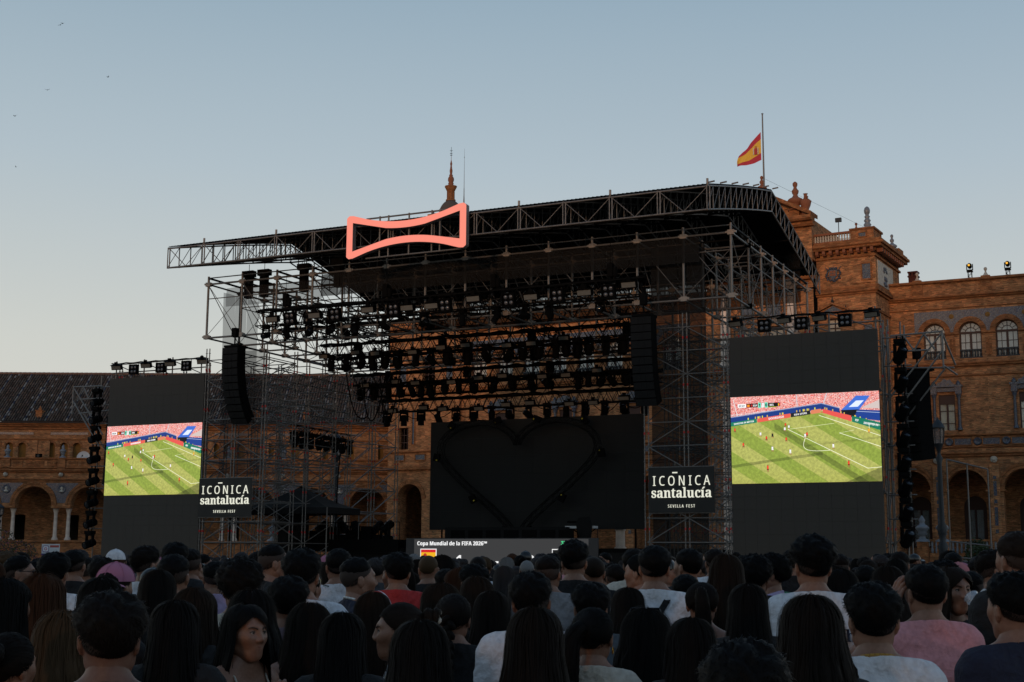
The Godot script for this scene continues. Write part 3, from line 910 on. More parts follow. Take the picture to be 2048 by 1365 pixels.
func flag():
	var t = T("flag", "red and yellow flag with crest at half mast on a tall pole", "flag", CBX * at(-7.15, 27.0, 0.75))
	var p = MB.new()
	p.tube(Vector3(0.1, 0.3, 0), Vector3(0.1, 5.9, 0), 0.07, 8, 0.05)
	p.lathe([Vector2(0.05, 0), Vector2(0.09, 0.06), Vector2(0, 0.12)], 8, Vector3(0.1, 5.88, 0))
	P(t, "pole", p, M.steel)
	# cloth hanging from the hoist and swept to the left; three stripes 1:2:1
	var pts = []
	var cols = 25
	var rows = 17
	for i in rows:
		for j in cols:
			var u = j / (cols - 1.0)
			var v = i / (rows - 1.0)
			var x = -0.05 - 1.75 * u * (0.94 + 0.10 * v)
			var y = 4.62 - 2.05 * v - 1.55 * u * pow(1.0 - v, 0.9) - 0.45 * u * v * (1.4 - u * 0.9)
			var z = 0.16 * sin(u * 7.0 + v * 2.5) * u + 0.05 * sin(u * 17.0 - v * 6.0) * u
			pts.append(Vector3(x, y, z))
	var parts = [[0, 4, Color(0.52, 0.03, 0.05), "red_stripe"], [4, 12, Color(0.85, 0.52, 0.05), "yellow_stripe"], [12, 16, Color(0.52, 0.03, 0.05), "red_stripe"]]
	for e in parts:
		var b = MB.new()
		b.sheet(pts.slice(e[0] * cols, (e[1] + 1) * cols), cols)
		var m = mat(lin(e[2].r, e[2].g, e[2].b), 0.85)
		m.backlight_enabled = true
		m.backlight = Color(0.25, 0.25, 0.25)
		P(t, e[3], b, m)
	var cr = MB.new()
	for e in [[0.0, 0.0, 0.10, 0.22, Color(0.45, 0.04, 0.05)], [0.0, 0.30, 0.07, 0.08, Color(0.5, 0.2, 0.05)], [-0.17, 0.02, 0.025, 0.24, Color(0.7, 0.66, 0.6)], [0.17, 0.02, 0.025, 0.24, Color(0.7, 0.66, 0.6)]]:
		cr.col = e[4]
		cr.box(Vector3(-0.42 + e[0] - e[2], 3.22 + e[1] - e[3], 0.085), Vector3(-0.42 + e[0] + e[2], 3.22 + e[1] + e[3], 0.10))
	P(t, "crest", cr, M.vc)
	var gw = MB.new()
	gw.tube(Vector3(0.1, 1.2, 0), Vector3(7.2, -3.2, -0.6), 0.008, 3)
	P(t, "stay_wire", gw, M.iron)

func urn(parent: Node, x: float, y: float, z: float, h: float):
	var b = MB.new()
	b.lathe([Vector2(0.26, 0), Vector2(0.26, 0.06), Vector2(0.13, 0.12), Vector2(0.10, 0.22), Vector2(0.18, 0.28), Vector2(0.15, 0.36), Vector2(0.20, 0.44), Vector2(0.26, 0.52), Vector2(0.20, 0.60), Vector2(0.10, 0.66), Vector2(0.09, 0.74), Vector2(0.12, 0.80), Vector2(0.07, 0.9), Vector2(0, 1)].map(func(p): return p * h), 14)
	return P(parent, "urn", b, M.ceramic, at(x, y, z))

func left_wing():
	var t = T("arcaded_wing", "long brick gallery wing with tiled roof and paired columns at the left", "building", LWX)
	var x0 = -8.6
	var x1 = 28.5
	var cs_ = []
	for i in 8: cs_.append(-5.77 + 4.52 * i)
	var lo = []
	for c in cs_: lo.append({a = c - 1.50, b = c + 1.50, s = 5.7, t = 5.76, r = true})
	var w = MB.new()
	w.wall(x0, x1, 5.7, 9.0, 0, lo, 0.9)
	P(t, "arcade_wall", w, M.brick)
	var uo = []
	for c in cs_:
		for k in [-1, 0, 1]: uo.append({a = c + 2.26 - 1.6 + 1.06 * k - 0.33 + 1.2, b = c + 2.26 - 1.6 + 1.06 * k + 0.33 + 1.2, s = 9.4, t = 10.6, r = true})
	w = MB.new()
	w.wall(x0, x1, 9.0, 12.4, -1.1, uo, 0.35)
	P(t, "upper_wall", w, M.brick)
	for o in uo:
		var g = MB.new()
		var poly = PackedVector2Array([Vector2(o.a, o.s), Vector2(o.b, o.s)])
		for i in 9: poly.append(Vector2((o.a + o.b) * 0.5 + 0.33 * cos(PI * i / 8.0), 10.6 + 0.33 * sin(PI * i / 8.0)))
		g.prism(poly, -1.46, -1.40)
		P(t, "shutter", g, M.ochre)
		var v = MB.new()
		v.voussoirs((o.a + o.b) * 0.5, 10.6, 0.33, 0.17, -1.1, 0.05, 11)
		P(t, "arch_ring", v, M.brick2)
	w = MB.new()
	w.box(Vector3(x0, 8.8, -1.1), Vector3(x1, 8.99, -0.9))
	w.box(Vector3(x0, 8.95, -9), Vector3(x1, 12.3, -1.6))
	w.box(Vector3(x0, 0, -9), Vector3(x0 + 0.3, 8.8, -0.9))
	P(t, "inner_wall", w, M.room)
	w = MB.new()
	var doors = []
	for c in cs_: doors.append({a = c + 1.35, b = c + 2.35, s = 2.2, t = 5.1, r = false})
	w.wall(x0, x1, 0, 8.8, -4.5, doors, 0.4)
	P(t, "gallery_wall", w, M.brick)
	w = MB.new()
	w.box(Vector3(x0, 0, -9), Vector3(x1, 8.7, -8.7))
	w.box(Vector3(x0, 7.6, -8.7), Vector3(x1, 7.8, -0.9))
	P(t, "gallery_ceiling", w, M.room)
	var b = MB.new()
	b.box(Vector3(x0, 0, -0.85), Vector3(x1, 2.75, -0.05))
	b.mould(Vector3(x0, 2.751, -0.95), Vector3(x1, 2.95, 0.05), 0.05)
	P(t, "plinth", b, M.brick2)
	var cor = MB.new()
	for e in [[7.62, 7.74, 0.10, 0.0], [7.78, 7.9, 0.2, 0.0], [8.4, 8.52, 0.18, 0.0], [8.52, 8.64, 0.34, 0.0], [8.72, 8.8, 0.16, 0.0], [9.48, 9.6, 0.2, 0.0], [11.15, 11.25, -1.0, -1.1], [12.0, 12.14, -0.94, -1.1], [12.22, 12.36, -0.78, -1.1], [12.36, 12.55, -0.6, -1.1]]:
		cor.mould(Vector3(x0, e[0], e[3] + 0.001), Vector3(x1, e[1], e[2]), 0.04)
	P(t, "cornice", cor, M.brick2)
	w = MB.new()
	w.box(Vector3(x0, 8.99, -0.30), Vector3(x1, 9.48, 0.0))
	P(t, "parapet", w, M.brick)
	for c in cs_:
		var v = MB.new()
		v.voussoirs(c, 5.76, 1.5, 0.22, 0.0, 0.06, 31)
		v.voussoirs(c, 5.76, 1.73, 0.18, 0.0, 0.11, 37)
		P(t, "arch_ring", v, M.brick2)
		var px: float = c + 2.26
		b = MB.new()
		b.mould(Vector3(px - 0.80, 5.50, -0.9), Vector3(px + 0.80, 5.70, 0.10), 0.04)
		P(t, "impost", b, M.brick2)
		for s in [-0.52, 0.52]:
			var m = MB.new()
			m.lathe([Vector2(0.26, 0), Vector2(0.26, 0.12), Vector2(0.18, 0.24), Vector2(0.165, 0.3), Vector2(0.14, 2.05), Vector2(0.17, 2.1), Vector2(0.145, 2.16), Vector2(0.24, 2.46), Vector2(0.26, 2.55)], 14)
			P(t, "column", m, M.marble, at(px + s, 2.951, -0.45))
		# spandrel of blue tiles with a medallion
		var sp = MB.new()
		var q = PackedVector2Array()
		q.append(Vector2(px - 1.3, 7.55)); q.append(Vector2(px + 1.3, 7.55))
		for i in 6:
			var a = deg_to_rad(60.0 - 11.0 * i)
			q.append(Vector2(px + 2.26 - 1.93 * cos(a), 5.76 + 1.93 * sin(a)))
		for i in 6:
			var a = deg_to_rad(5.0 + 11.0 * i)
			q.append(Vector2(px - 2.26 + 1.93 * cos(a), 5.76 + 1.93 * sin(a)))
		sp.prism(q, 0.0, 0.03)
		P(t, "spandrel", sp, M.tile)
		var ro = MB.new()
		ro.lathe([Vector2(0.0, 0.03), Vector2(0.26, 0.03), Vector2(0.28, 0.07), Vector2(0.34, 0.07), Vector2(0.36, 0.0)], 20, Vector3(px, 7.05, 0.03), Basis(Vector3.RIGHT, PI / 2))
		var med = P(t, "medallion", ro, M.tile)
		var bu = MB.new()
		bu.lathe([Vector2(0.18, 0), Vector2(0.16, 0.08), Vector2(0.06, 0.14), Vector2(0.06, 0.19), Vector2(0.11, 0.26), Vector2(0.10, 0.36), Vector2(0, 0.42)], 10, Vector3(px, 6.84, 0.06))
		P(med, "bust", bu, M.stone)
		b = MB.new()
		b.box(Vector3(px - 0.12 - 0.32, 8.66, 0.0), Vector3(px - 0.12 + 0.32, 9.47, 0.16))
		P(t, "pedestal", b, M.brick2)
		urn(t, px - 0.12, 9.6, -0.1, 1.1)
		for k in [[0.42, 1.2], [1.45, 2.95], [3.2, 4.0]]:
			b = MB.new()
			b.box(Vector3(px + k[0], 8.9, 0.0), Vector3(px + k[1], 9.36, 0.05))
			for z in 5:
				var xx: float = lerpf(px + k[0] + 0.1, px + k[1] - 0.1, z / 4.0)
				b.box(Vector3(xx - 0.05, 9.0, 0.05), Vector3(xx + 0.05, 9.26, 0.085))
			P(t, "carved_panel", b, M.brick2)
		b = MB.new()
		b.lathe([Vector2(0.16, 0), Vector2(0.2, 0.12), Vector2(0.12, 0.3), Vector2(0, 0.36)], 9, Vector3(px - 0.12, 8.2, 0.0), Basis(Vector3.RIGHT, deg_to_rad(80)))
		P(t, "gargoyle", b, M.stone)
		for k in [-1, 1]:
			b = MB.new()
			b.box(Vector3(px - 0.20 + k * 1.75, 9.6, -1.1), Vector3(px + 0.20 + k * 1.75, 11.1, -1.0))
			P(t, "pilaster", b, M.brick)
		var tb = MB.new()
		tb.box(Vector3(px - 1.55, 11.58, -1.1), Vector3(px + 1.55, 11.78, -1.06))
		P(t, "tile_band", tb, M.tile)
	# roof: a sloping deck and rows of cover tiles of mixed grey and terracotta with glazed rows
	var za = -0.42
	var zb = -6.6
	var dk = MB.new()
	dk.col = Color(0.06, 0.05, 0.045)
	dk.quad(Vector3(x0, 12.60, za), Vector3(x1, 12.60, za), Vector3(x1, 17.35, zb), Vector3(x0, 17.35, zb), Vector3(0, 1, 1).normalized())
	dk.quad(Vector3(x0, 12.60, zb * 2 - za), Vector3(x1, 12.60, zb * 2 - za), Vector3(x1, 17.35, zb), Vector3(x0, 17.35, zb), Vector3(0, 1, -1).normalized())
	dk.box(Vector3(x0, 12.5, za - 0.9), Vector3(x1, 12.59, za))
	P(t, "roof_deck", dk, M.roof)
	var rt = MB.new()
	var rr = RandomNumberGenerator.new()
	rr.seed = 77
	var nrow = 170
	for i in nrow:
		var x = x0 + 0.1 + (x1 - x0 - 0.2) * i / (nrow - 1.0)
		var tiles = 20
		for k in tiles:
			var g = rr.randf()
			var c = Color(0.085, 0.070, 0.060).lerp(Color(0.105, 0.070, 0.053), g * g)
			c = c * rr.randf_range(0.6, 1.25)
			if i % 8 == 3:
				c = Color(0.20, 0.19, 0.18) if k % 3 != 1 else Color(0.06, 0.065, 0.09)
				c = c * rr.randf_range(0.6, 1.15)
			elif rr.randf() < 0.03: c = Color(0.20, 0.19, 0.18)
			rt.col = c
			var t0 = float(k) / tiles
			var t1 = float(k + 1) / tiles + 0.01
			var p0 = Vector3(x, lerpf(12.62, 17.37, t0), lerpf(za + 0.06, zb, t0))
			var p1 = Vector3(x, lerpf(12.62, 17.37, t1), lerpf(za + 0.06, zb, t1))
			var up = Vector3(0, 0.79, 0.61)
			for j in 4:
				var a0 = PI * j / 4.0
				var a1 = PI * (j + 1) / 4.0
				var d0 = Vector3(-cos(a0), 0, 0) + up * sin(a0)
				var d1 = Vector3(-cos(a1), 0, 0) + up * sin(a1)
				rt.nquad(p0 + d0 * 0.085, p0 + d1 * 0.085, p1 + d1 * 0.07, p1 + d0 * 0.07, d0, d1, d1, d0)
	var ro2 = P(t, "roof_tiles", rt, M.roof)
	ro2.set_meta("kind", "stuff")
	var rd = MB.new()
	rd.col = Color(0.15, 0.10, 0.08)
	for i in 90: rd.tube(Vector3(x0 + 37.1 * i / 90.0, 17.4, zb), Vector3(x0 + 37.1 * (i + 1.05) / 90.0, 17.42, zb), 0.13, 6)
	P(t, "ridge", rd, M.roof)
	for x in [-1.55, 7.5, 16.5, 20.6]:
		b = MB.new()
		b.box(Vector3(x - 0.26, 12.8, -1.5), Vector3(x + 0.26, 13.5, -0.85))
		b.mould(Vector3(x - 0.30, 13.5, -1.55), Vector3(x + 0.30, 13.6, -0.8), 0.04)
		b.lathe([Vector2(0.12, 0), Vector2(0.15, 0.15), Vector2(0.06, 0.28), Vector2(0, 0.4)], 8, Vector3(x, 13.6, -1.15))
		P(t, "roof_vent", b, M.brick2)
	# dish and box on the balcony
	var d = T("satellite_dish", "white satellite dish on the brick balcony of the left wing", "dish", LWX * at(2.45, 9.62, -0.6))
	b = MB.new()
	b.lathe([Vector2(0, -0.05), Vector2(0.25, -0.02), Vector2(0.45, 0.06), Vector2(0.55, 0.12), Vector2(0.56, 0.13), Vector2(0.45, 0.05), Vector2(0.25, -0.04), Vector2(0, -0.08)], 24, Vector3.ZERO, Basis(Vector3.RIGHT, deg_to_rad(80)))
	P(d, "reflector", b, M.white_cloth)
	b = MB.new()
	b.tube(Vector3(-0.3, -0.1, 0.1), Vector3(0.02, 0.18, 0.45), 0.015, 5)
	b.box(Vector3(-0.02, 0.1, 0.4), Vector3(0.06, 0.24, 0.5))
	P(d, "receiver_arm", b, M.iron)
	var sp2 = T("loudspeaker_box", "small black loudspeaker box on the brick balcony of the left wing", "loudspeaker", LWX * at(-1.15, 9.6, -0.3))
	b = MB.new()
	b.box(Vector3(-0.24, 0.02, -0.15), Vector3(0.24, 0.34, 0.15))
	P(sp2, "cabinet", b, M.black)
	b = MB.new()
	b.lathe([Vector2(0, 0), Vector2(0.10, 0.0), Vector2(0.11, 0.02)], 12, Vector3(0, 0.18, 0.152), Basis(Vector3.RIGHT, PI / 2))
	P(sp2, "cone", b, M.iron)

func ground():
	var g = MB.new()
	g.quad(Vector3(-1500, 0, -1500), Vector3(1500, 0, -1500), Vector3(1500, 0, 1500), Vector3(-1500, 0, 1500), Vector3.UP)
	K("ground", g, M.ground)

# ---------------------------------------------------------------- the stage
var unit_tube: ArrayMesh
var shared = {}

func S(u, y, w) -> Vector3:
	return Vector3(u, y, -w)

func rod(parent: Node, called: String, a: Vector3, b: Vector3, r: float, m: Material) -> MeshInstance3D:
	if unit_tube == null:
		var t = MB.new()
		t.tube(Vector3.ZERO, Vector3.UP, 1.0, 8)
		unit_tube = t.mesh()
	var d = b - a
	var y = d.normalized()
	var x = y.cross(Vector3.BACK if absf(y.z) < 0.9 else Vector3.RIGHT).normalized()
	var z = x.cross(y)
	return P(parent, called, unit_tube, m, Transform3D(Basis(x * r, d, z * r), a))

func lattice(mb: MB, a: Vector3, b: Vector3, wide: float, tall: float, step: float, rc: float, rb: float):
	# a square truss: four chords with zigzag bracing
	var d = (b - a).normalized()
	var up = Vector3.UP
	var side = d.cross(up).normalized()
	up = side.cross(d)
	var n = maxi(1, int(round((b - a).length() / step)))
	var cs = [side * wide * 0.5 + up * tall * 0.5, -side * wide * 0.5 + up * tall * 0.5, -side * wide * 0.5 - up * tall * 0.5, side * wide * 0.5 - up * tall * 0.5]
	for c in cs: mb.tube(a + c, b + c, rc, 6)
	for f in 4:
		var p = cs[f]
		var q = cs[(f + 1) % 4]
		for i in n:
			var s = a.lerp(b, float(i) / n)
			var e = a.lerp(b, float(i + 1) / n)
			if i % 2 == 0: mb.tube(s + p, e + q, rb, 4, -1, false)
			else: mb.tube(s + q, e + p, rb, 4, -1, false)

func stage_roof():
	var t = T("stage_roof", "black arched stage roof on grey steel roof trusses", "stage roof", SX)
	var u0 = -1.26
	var pitch = 2.09
	var top = [Vector2(-3.2, 16.50), Vector2(7.0, 18.55), Vector2(16.6, 16.62)]
	var tp = []   # points along the top chord
	for i in 12: tp.append(top[0].lerp(top[1], i / 12.0) + Vector2(0, 0.28 * sin(PI * i / 24.0)))
	for i in 12: tp.append(top[1].lerp(top[2], i / 12.0) + Vector2(0, 0.28 * cos(PI * i / 24.0)))
	tp.append(top[2])
	for k in 14:
		var u = u0 + pitch * k
		var b = MB.new()
		for i in tp.size() - 1:
			var a0 = S(u, tp[i].y, tp[i].x)
			var a1 = S(u, tp[i + 1].y, tp[i + 1].x)
			var b0 = a0 - Vector3(0, 0.98, 0)
			var b1 = a1 - Vector3(0, 0.98, 0)
			b.tube(a0, a1, 0.040, 5)
			b.tube(b0, b1, 0.040, 5)
			b.tube(a0, b0, 0.028, 5)
			b.tube(b0, a1, 0.02, 4)
		b.tube(S(u, top[2].y, top[2].x), S(u, top[2].y - 0.98, top[2].x), 0.035, 5)
		b.tube(S(u + 0.12, tp[0].y, tp[0].x), S(u + 0.12, tp[0].y - 0.98, tp[0].x), 0.032, 5)
		P(t, "roof_truss", b, M.steel)
		if k < 13:
			# lattice along the front edge, one bay
			var e = MB.new()
			var yt = tp[0].y
			e.tube(S(u, yt - 0.03, -3.2), S(u + pitch, yt - 0.03, -3.2), 0.04, 5)
			e.tube(S(u, yt - 0.98, -3.2), S(u + pitch, yt - 0.98, -3.2), 0.04, 5)
			e.tube(S(u + 0.12, yt - 0.06, -3.2), S(u + pitch * 0.52, yt - 0.95, -3.2), 0.02, 4)
			e.tube(S(u + pitch * 0.54, yt - 0.95, -3.2), S(u + pitch, yt - 0.06, -3.2), 0.02, 4)
			P(t, "edge_truss", e, M.steel)
			for s in 2:
				var pts = []
				var nw = 44
				for r in 13:
					var q = tp[s * 12 + r]
					for j in nw + 1:
						pts.append(S(u + pitch * j / nw, q.y + 0.075 + 0.022 * cos(j * PI * 0.5), q.x))
				var sh = MB.new()
				sh.sheet(pts, nw + 1)
				P(t, "roof_sheet", sh, M.roof_sheet)
		if k % 2 == 1:
			var st = MB.new()
			st.tube(S(u, tp[0].y + 0.05, -3.1), S(u, tp[0].y + 0.32, -3.1), 0.05, 6)
			P(t, "anchor_stub", st, M.node)
	for i in [1, 4, 8, 12, 16, 20, 23]:
		rod(t, "purlin", S(u0, tp[i].y - 0.98, tp[i].x), S(u0 + 13 * pitch, tp[i].y - 0.98, tp[i].x), 0.045, M.truss)
	for k in 7:
		var a = S(u0 + pitch * 13 + 0.05, tp[2 * k].y + 0.12, tp[2 * k].x)
		rod(t, "clamp", a, a + Vector3(0.28, 0.03, 0), 0.035, M.steel_dark)

func girder(called: String, label: String, a: Vector3, b: Vector3, side: Vector3, n: int):
	# box girder of tubes with cast nodes, y 12.55 to 15.3
	var t = T(called, label, "girder", SX)
	var pb = MB.new()
	pb.box(Vector3(-0.13, -0.11, -0.085), Vector3(0.15, 0.09, 0.085))
	pb.box(Vector3(-0.22, -0.03, -0.065), Vector3(0.24, 0.05, 0.065))
	var plate = pb.mesh()
	for s in 2:
		for y in [12.55, 15.3]:
			rod(t, "chord", a + side * s + Vector3(0, y, 0), b + side * s + Vector3(0, y, 0), 0.05, M.steel)
		rod(t, "chord", a + side * s + Vector3(0, 15.62, 0), b + side * s + Vector3(0, 15.62, 0), 0.03, M.steel)
		rod(t, "chord", a + side * s + Vector3(0, 14.55, 0), b + side * s + Vector3(0, 14.55, 0), 0.025, M.steel_dark)
		for i in n + 1:
			var p = a.lerp(b, float(i) / n) + side * s
			rod(t, "post", p + Vector3(0, 12.55, 0), p + Vector3(0, 15.7, 0), 0.058, M.steel)
			for y in [12.6, 15.3]: P(t, "node_plate", plate, M.node, Transform3D(Basis.IDENTITY, p + Vector3(0, y, 0)))
			if i < n:
				var q = a.lerp(b, float(i + 1) / n) + side * s
				rod(t, "brace", p + Vector3(0, 15.25, 0), q + Vector3(0, 12.6, 0), 0.015, M.steel_dark)
				if (i + s) % 2 == 0: rod(t, "brace", q + Vector3(0, 14.6, 0), p + Vector3(0, 12.65, 0), 0.013, M.steel_dark)
	for i in n + 1:
		var p = a.lerp(b, float(i) / n)
		for y in [12.55, 15.3]: rod(t, "cross_tube", p + Vector3(0, y, 0), p + side + Vector3(0, y, 0), 0.045, M.steel_dark)
		rod(t, "brace", p + Vector3(0, 15.25, 0), p + side + Vector3(0, 12.6, 0), 0.02, M.steel_dark)
		rod(t, "cross_tube", p + Vector3(0, 15.62, 0), p + side + Vector3(0, 15.62, 0), 0.055, M.truss)

func scaffold(called: String, label: String, us: Array, ws: Array, y1: float, lift: float, ladder := true):
	var base = Vector3((us[0] + us[-1]) * 0.5, 0, -(ws[0] + ws[-1]) * 0.5)
	var t = T(called, label, "scaffold tower", SX * Transform3D(Basis.IDENTITY, base), "scaffold towers of the stage")
	var key = "std%.2f" % y1
	if not shared.has(key):
		var b = MB.new()
		b.tube(Vector3.ZERO, Vector3(0, y1, 0), 0.027, 8)
		var y = 0.25
		while y < y1:
			b.tube(Vector3(0, y, 0), Vector3(0, y + 0.02, 0), 0.055, 8)
			y += 0.5
		b.box(Vector3(-0.09, 0, -0.09), Vector3(0.09, 0.03, 0.09))
		shared[key] = b.mesh()
		var r = MB.new()
		r.tube(Vector3.ZERO, Vector3(0, 0.10, 0), 0.038, 8)
		shared[key + "r"] = r.mesh()
	for u in us:
		for w in ws:
			for k in [-0.09, 0.09]:
				var p = P(t, "standard", shared[key], M.steel, Transform3D(Basis.IDENTITY, S(u + k, 0, w) - base))
				var yb = 0.9
				while yb < y1 - 0.1:
					P(p, "red_band", shared[key + "r"], M.red, at(0, yb, 0))
					yb += 2.0
	var y = 0.4
	var i = 0
	while y < y1:
		for w in ws:
			for j in us.size() - 1: rod(t, "ledger", S(us[j], y, w) - base, S(us[j + 1], y, w) - base, 0.023, M.steel)
		for u in us:
			for j in ws.size() - 1: rod(t, "ledger", S(u, y, ws[j]) - base, S(u, y, ws[j + 1]) - base, 0.023, M.steel)
		if y + lift < y1:
			for j in us.size() - 1:
				var f = (i + j) % 2
				rod(t, "brace", S(us[j + f] + 0.05, y, ws[0] - 0.05) - base, S(us[j + 1 - f] + 0.05, y + lift, ws[0] - 0.05) - base, 0.021, M.steel)
				rod(t, "brace", S(us[j + 1 - f], y, ws[-1]) - base, S(us[j + f], y + lift, ws[-1]) - base, 0.024, M.steel_dark)
			for j in ws.size() - 1:
				for u in [us[0], us[-1]]:
					rod(t, "brace", S(u, y, ws[j]) - base, S(u, y + lift, ws[j + 1]) - base, 0.024, M.steel_dark)
		y += lift
		i += 1
	return t

# ---- lighting fixtures, meshes shared between copies
func fixture_meshes():
	var b = MB.new()
	b.box(Vector3(-0.19, -0.14, -0.17), Vector3(0.19, 0.0, 0.17))
	b.box(Vector3(-0.16, -0.17, -0.14), Vector3(0.16, -0.14, 0.14))
	b.tube(Vector3(-0.1, 0, 0), Vector3(-0.1, 0.12, 0), 0.03, 6)
	b.tube(Vector3(0.1, 0, 0), Vector3(0.1, 0.12, 0), 0.03, 6)
	shared.mover_base = b.mesh()
	b = MB.new()
	for s in [-1, 1]:
		b.prism(PackedVector2Array([Vector2(s * 0.24, -0.17), Vector2(s * 0.17, -0.17), Vector2(s * 0.19, -0.62), Vector2(s * 0.25, -0.66)]), -0.06, 0.06)
	b.box(Vector3(-0.24, -0.23, -0.07), Vector3(0.24, -0.17, 0.07))
	shared.mover_yoke = b.mesh()
	b = MB.new()
	b.lathe([Vector2(0, -0.30), Vector2(0.13, -0.30), Vector2(0.175, -0.24), Vector2(0.18, -0.05), Vector2(0.165, 0.1), Vector2(0.175, 0.24), Vector2(0.17, 0.30), Vector2(0.13, 0.30)], 16)
	for i in 6: b.box(Vector3(-0.19, -0.22 + i * 0.04, -0.10), Vector3(0.19, -0.205 + i * 0.04, 0.10))
	shared.mover_head = b.mesh()
	b = MB.new()
	b.lathe([Vector2(0.135, 0.285), Vector2(0.10, 0.305), Vector2(0, 0.315)], 16)
	shared.mover_lens = b.mesh()
	b = MB.new()
	b.box(Vector3(-0.30, -0.30, -0.10), Vector3(0.30, 0.30, 0.08))
	b.tube(Vector3(-0.34, 0, 0), Vector3(-0.34, 0.42, 0), 0.02, 5)
	b.tube(Vector3(0.34, 0, 0), Vector3(0.34, 0.42, 0), 0.02, 5)
	b.tube(Vector3(-0.34, 0.42, 0), Vector3(0.34, 0.42, 0), 0.025, 5)
	for sx in [-0.30, 0.26]: b.box(Vector3(sx, -0.3, 0.08), Vector3(sx + 0.04, 0.3, 0.16))
	for sy in [-0.30, 0.26]: b.box(Vector3(-0.26, sy, 0.08), Vector3(0.26, sy + 0.04, 0.16))
	shared.blinder_case = b.mesh()
	b = MB.new()
	b.lathe([Vector2(0, 0.04), Vector2(0.05, 0.034), Vector2(0.08, 0.012), Vector2(0.09, 0.0)], 14, Vector3.ZERO, Basis(Vector3.RIGHT, PI / 2))
	shared.blinder_lamp = b.mesh()
	b = MB.new()
	b.box(Vector3(-0.34, -0.16, -0.22), Vector3(0.34, 0.14, 0.02))
	b.box(Vector3(-0.36, 0.14, -0.25), Vector3(0.36, 0.17, 0.10))
	b.box(Vector3(-0.1, 0.17, -0.1), Vector3(0.1, 0.34, 0.0))
	shared.strobe_case = b.mesh()
	b = MB.new()
	b.box(Vector3(-0.31, -0.12, 0.021), Vector3(0.31, 0.10, 0.03))
	for i in 3: b.box(Vector3(-0.31, -0.09 + i * 0.07, 0.03), Vector3(0.31, -0.07 + i * 0.07, 0.045))
	shared.strobe_face = b.mesh()

func mover(x: Transform3D, label: String, group: String, pan: float, tilt: float, size := 1.0):
	var t = T("moving_head_light", label, "stage light", x * Transform3D(Basis.IDENTITY.scaled(Vector3.ONE * size), Vector3.ZERO), group)
	P(t, "base", shared.mover_base, M.black)
	var yk = P(t, "yoke", shared.mover_yoke, M.black, Transform3D(Basis(Vector3.UP, pan), Vector3.ZERO))
	var hd = P(t, "head", shared.mover_head, M.black, Transform3D(Basis(Vector3.UP, pan) * Basis(Vector3.RIGHT, tilt), Vector3(0, -0.58, 0)))
	P(hd, "lens", shared.mover_lens, M.lens_dark)

func blinder(x: Transform3D, label: String, group: String):
	var t = T("blinder_light", label, "stage light", x, group)
	P(t, "case", shared.blinder_case, M.black)
	for sx in [-0.13, 0.13]:
		for sy in [-0.13, 0.13]: P(t, "lamp", shared.blinder_lamp, M.lens, at(sx, sy, 0.08))

func strobe(x: Transform3D, label: String, group: String):
	var t = T("strobe_light", label, "stage light", x, group)
	P(t, "case", shared.strobe_case, M.black)
	P(t, "face", shared.strobe_face, M.strobe)

const ORD = ["first", "second", "third", "fourth", "fifth", "sixth", "seventh", "eighth", "ninth", "tenth", "eleventh", "twelfth", "thirteenth", "fourteenth", "fifteenth", "sixteenth", "seventeenth", "eighteenth", "nineteenth", "twentieth"]

func truss_row(label: String, u0: float, u1: float, y: float, w: float, tall := 0.52):
	var t = T("lighting_truss", label, "lighting truss", SX * Transform3D(Basis.IDENTITY, S(u0, y, w)), "lighting trusses over the stage")
	var L = u1 - u0
	var n = int(round(L / 2.5))
	for i in n:
		var b = MB.new()
		lattice(b, Vector3(L * i / n + 0.01, 0, 0), Vector3(L * (i + 1) / n - 0.01, 0, 0), 0.45, tall, 0.30, 0.034, 0.02)
		P(t, "truss_section", b, M.truss)
	# cable loom lying along the truss and chain hoists up to the roof
	var pts = []
	var rs = []
	for i in 30:
		pts.append(Vector3(L * i / 29.0, tall * 0.5 + 0.05 + 0.04 * sin(i * 2.7), 0.08 * sin(i * 1.3)))
		rs.append(0.085 + 0.03 * sin(i * 3.1))
	var cb = MB.new()
	cb.path(pts, rs, 6)
	P(t, "cable_loom", cb, M.black)
	for k in int(L / 1.6):
		var sw = []
		var sr = []
		var dip = 0.25 + 0.3 * fposmod(sin(k * 7.1 + u0) * 31.0, 1.0)
		for q in 9:
			sw.append(Vector3(1.6 * k + 1.5 * q / 8.0, -tall * 0.5 - dip * sin(PI * q / 8.0), 0.12))
			sr.append(0.022)
		var sm = MB.new()
		sm.path(sw, sr, 4)
		P(t, "cable_swag", sm, M.black)
	for x in [0.08, 0.36, 0.64, 0.92]:
		var h = MB.new()
		h.box(Vector3(L * x - 0.12, 0.55, -0.12), Vector3(L * x + 0.12, 1.15, 0.12))
		h.tube(Vector3(L * x, 0.2, 0), Vector3(L * x, 0.55, 0), 0.02, 4)
		h.tube(Vector3(L * x, 1.15, 0), Vector3(L * x, 15.4 - y, 0), 0.012, 4)
		h.lathe([Vector2(0.05, 0), Vector2(0.13, 0.1), Vector2(0.12, 0.45)], 8, Vector3(L * x + 0.2, 0.5, 0))
		P(t, "chain_hoist", h, M.black)

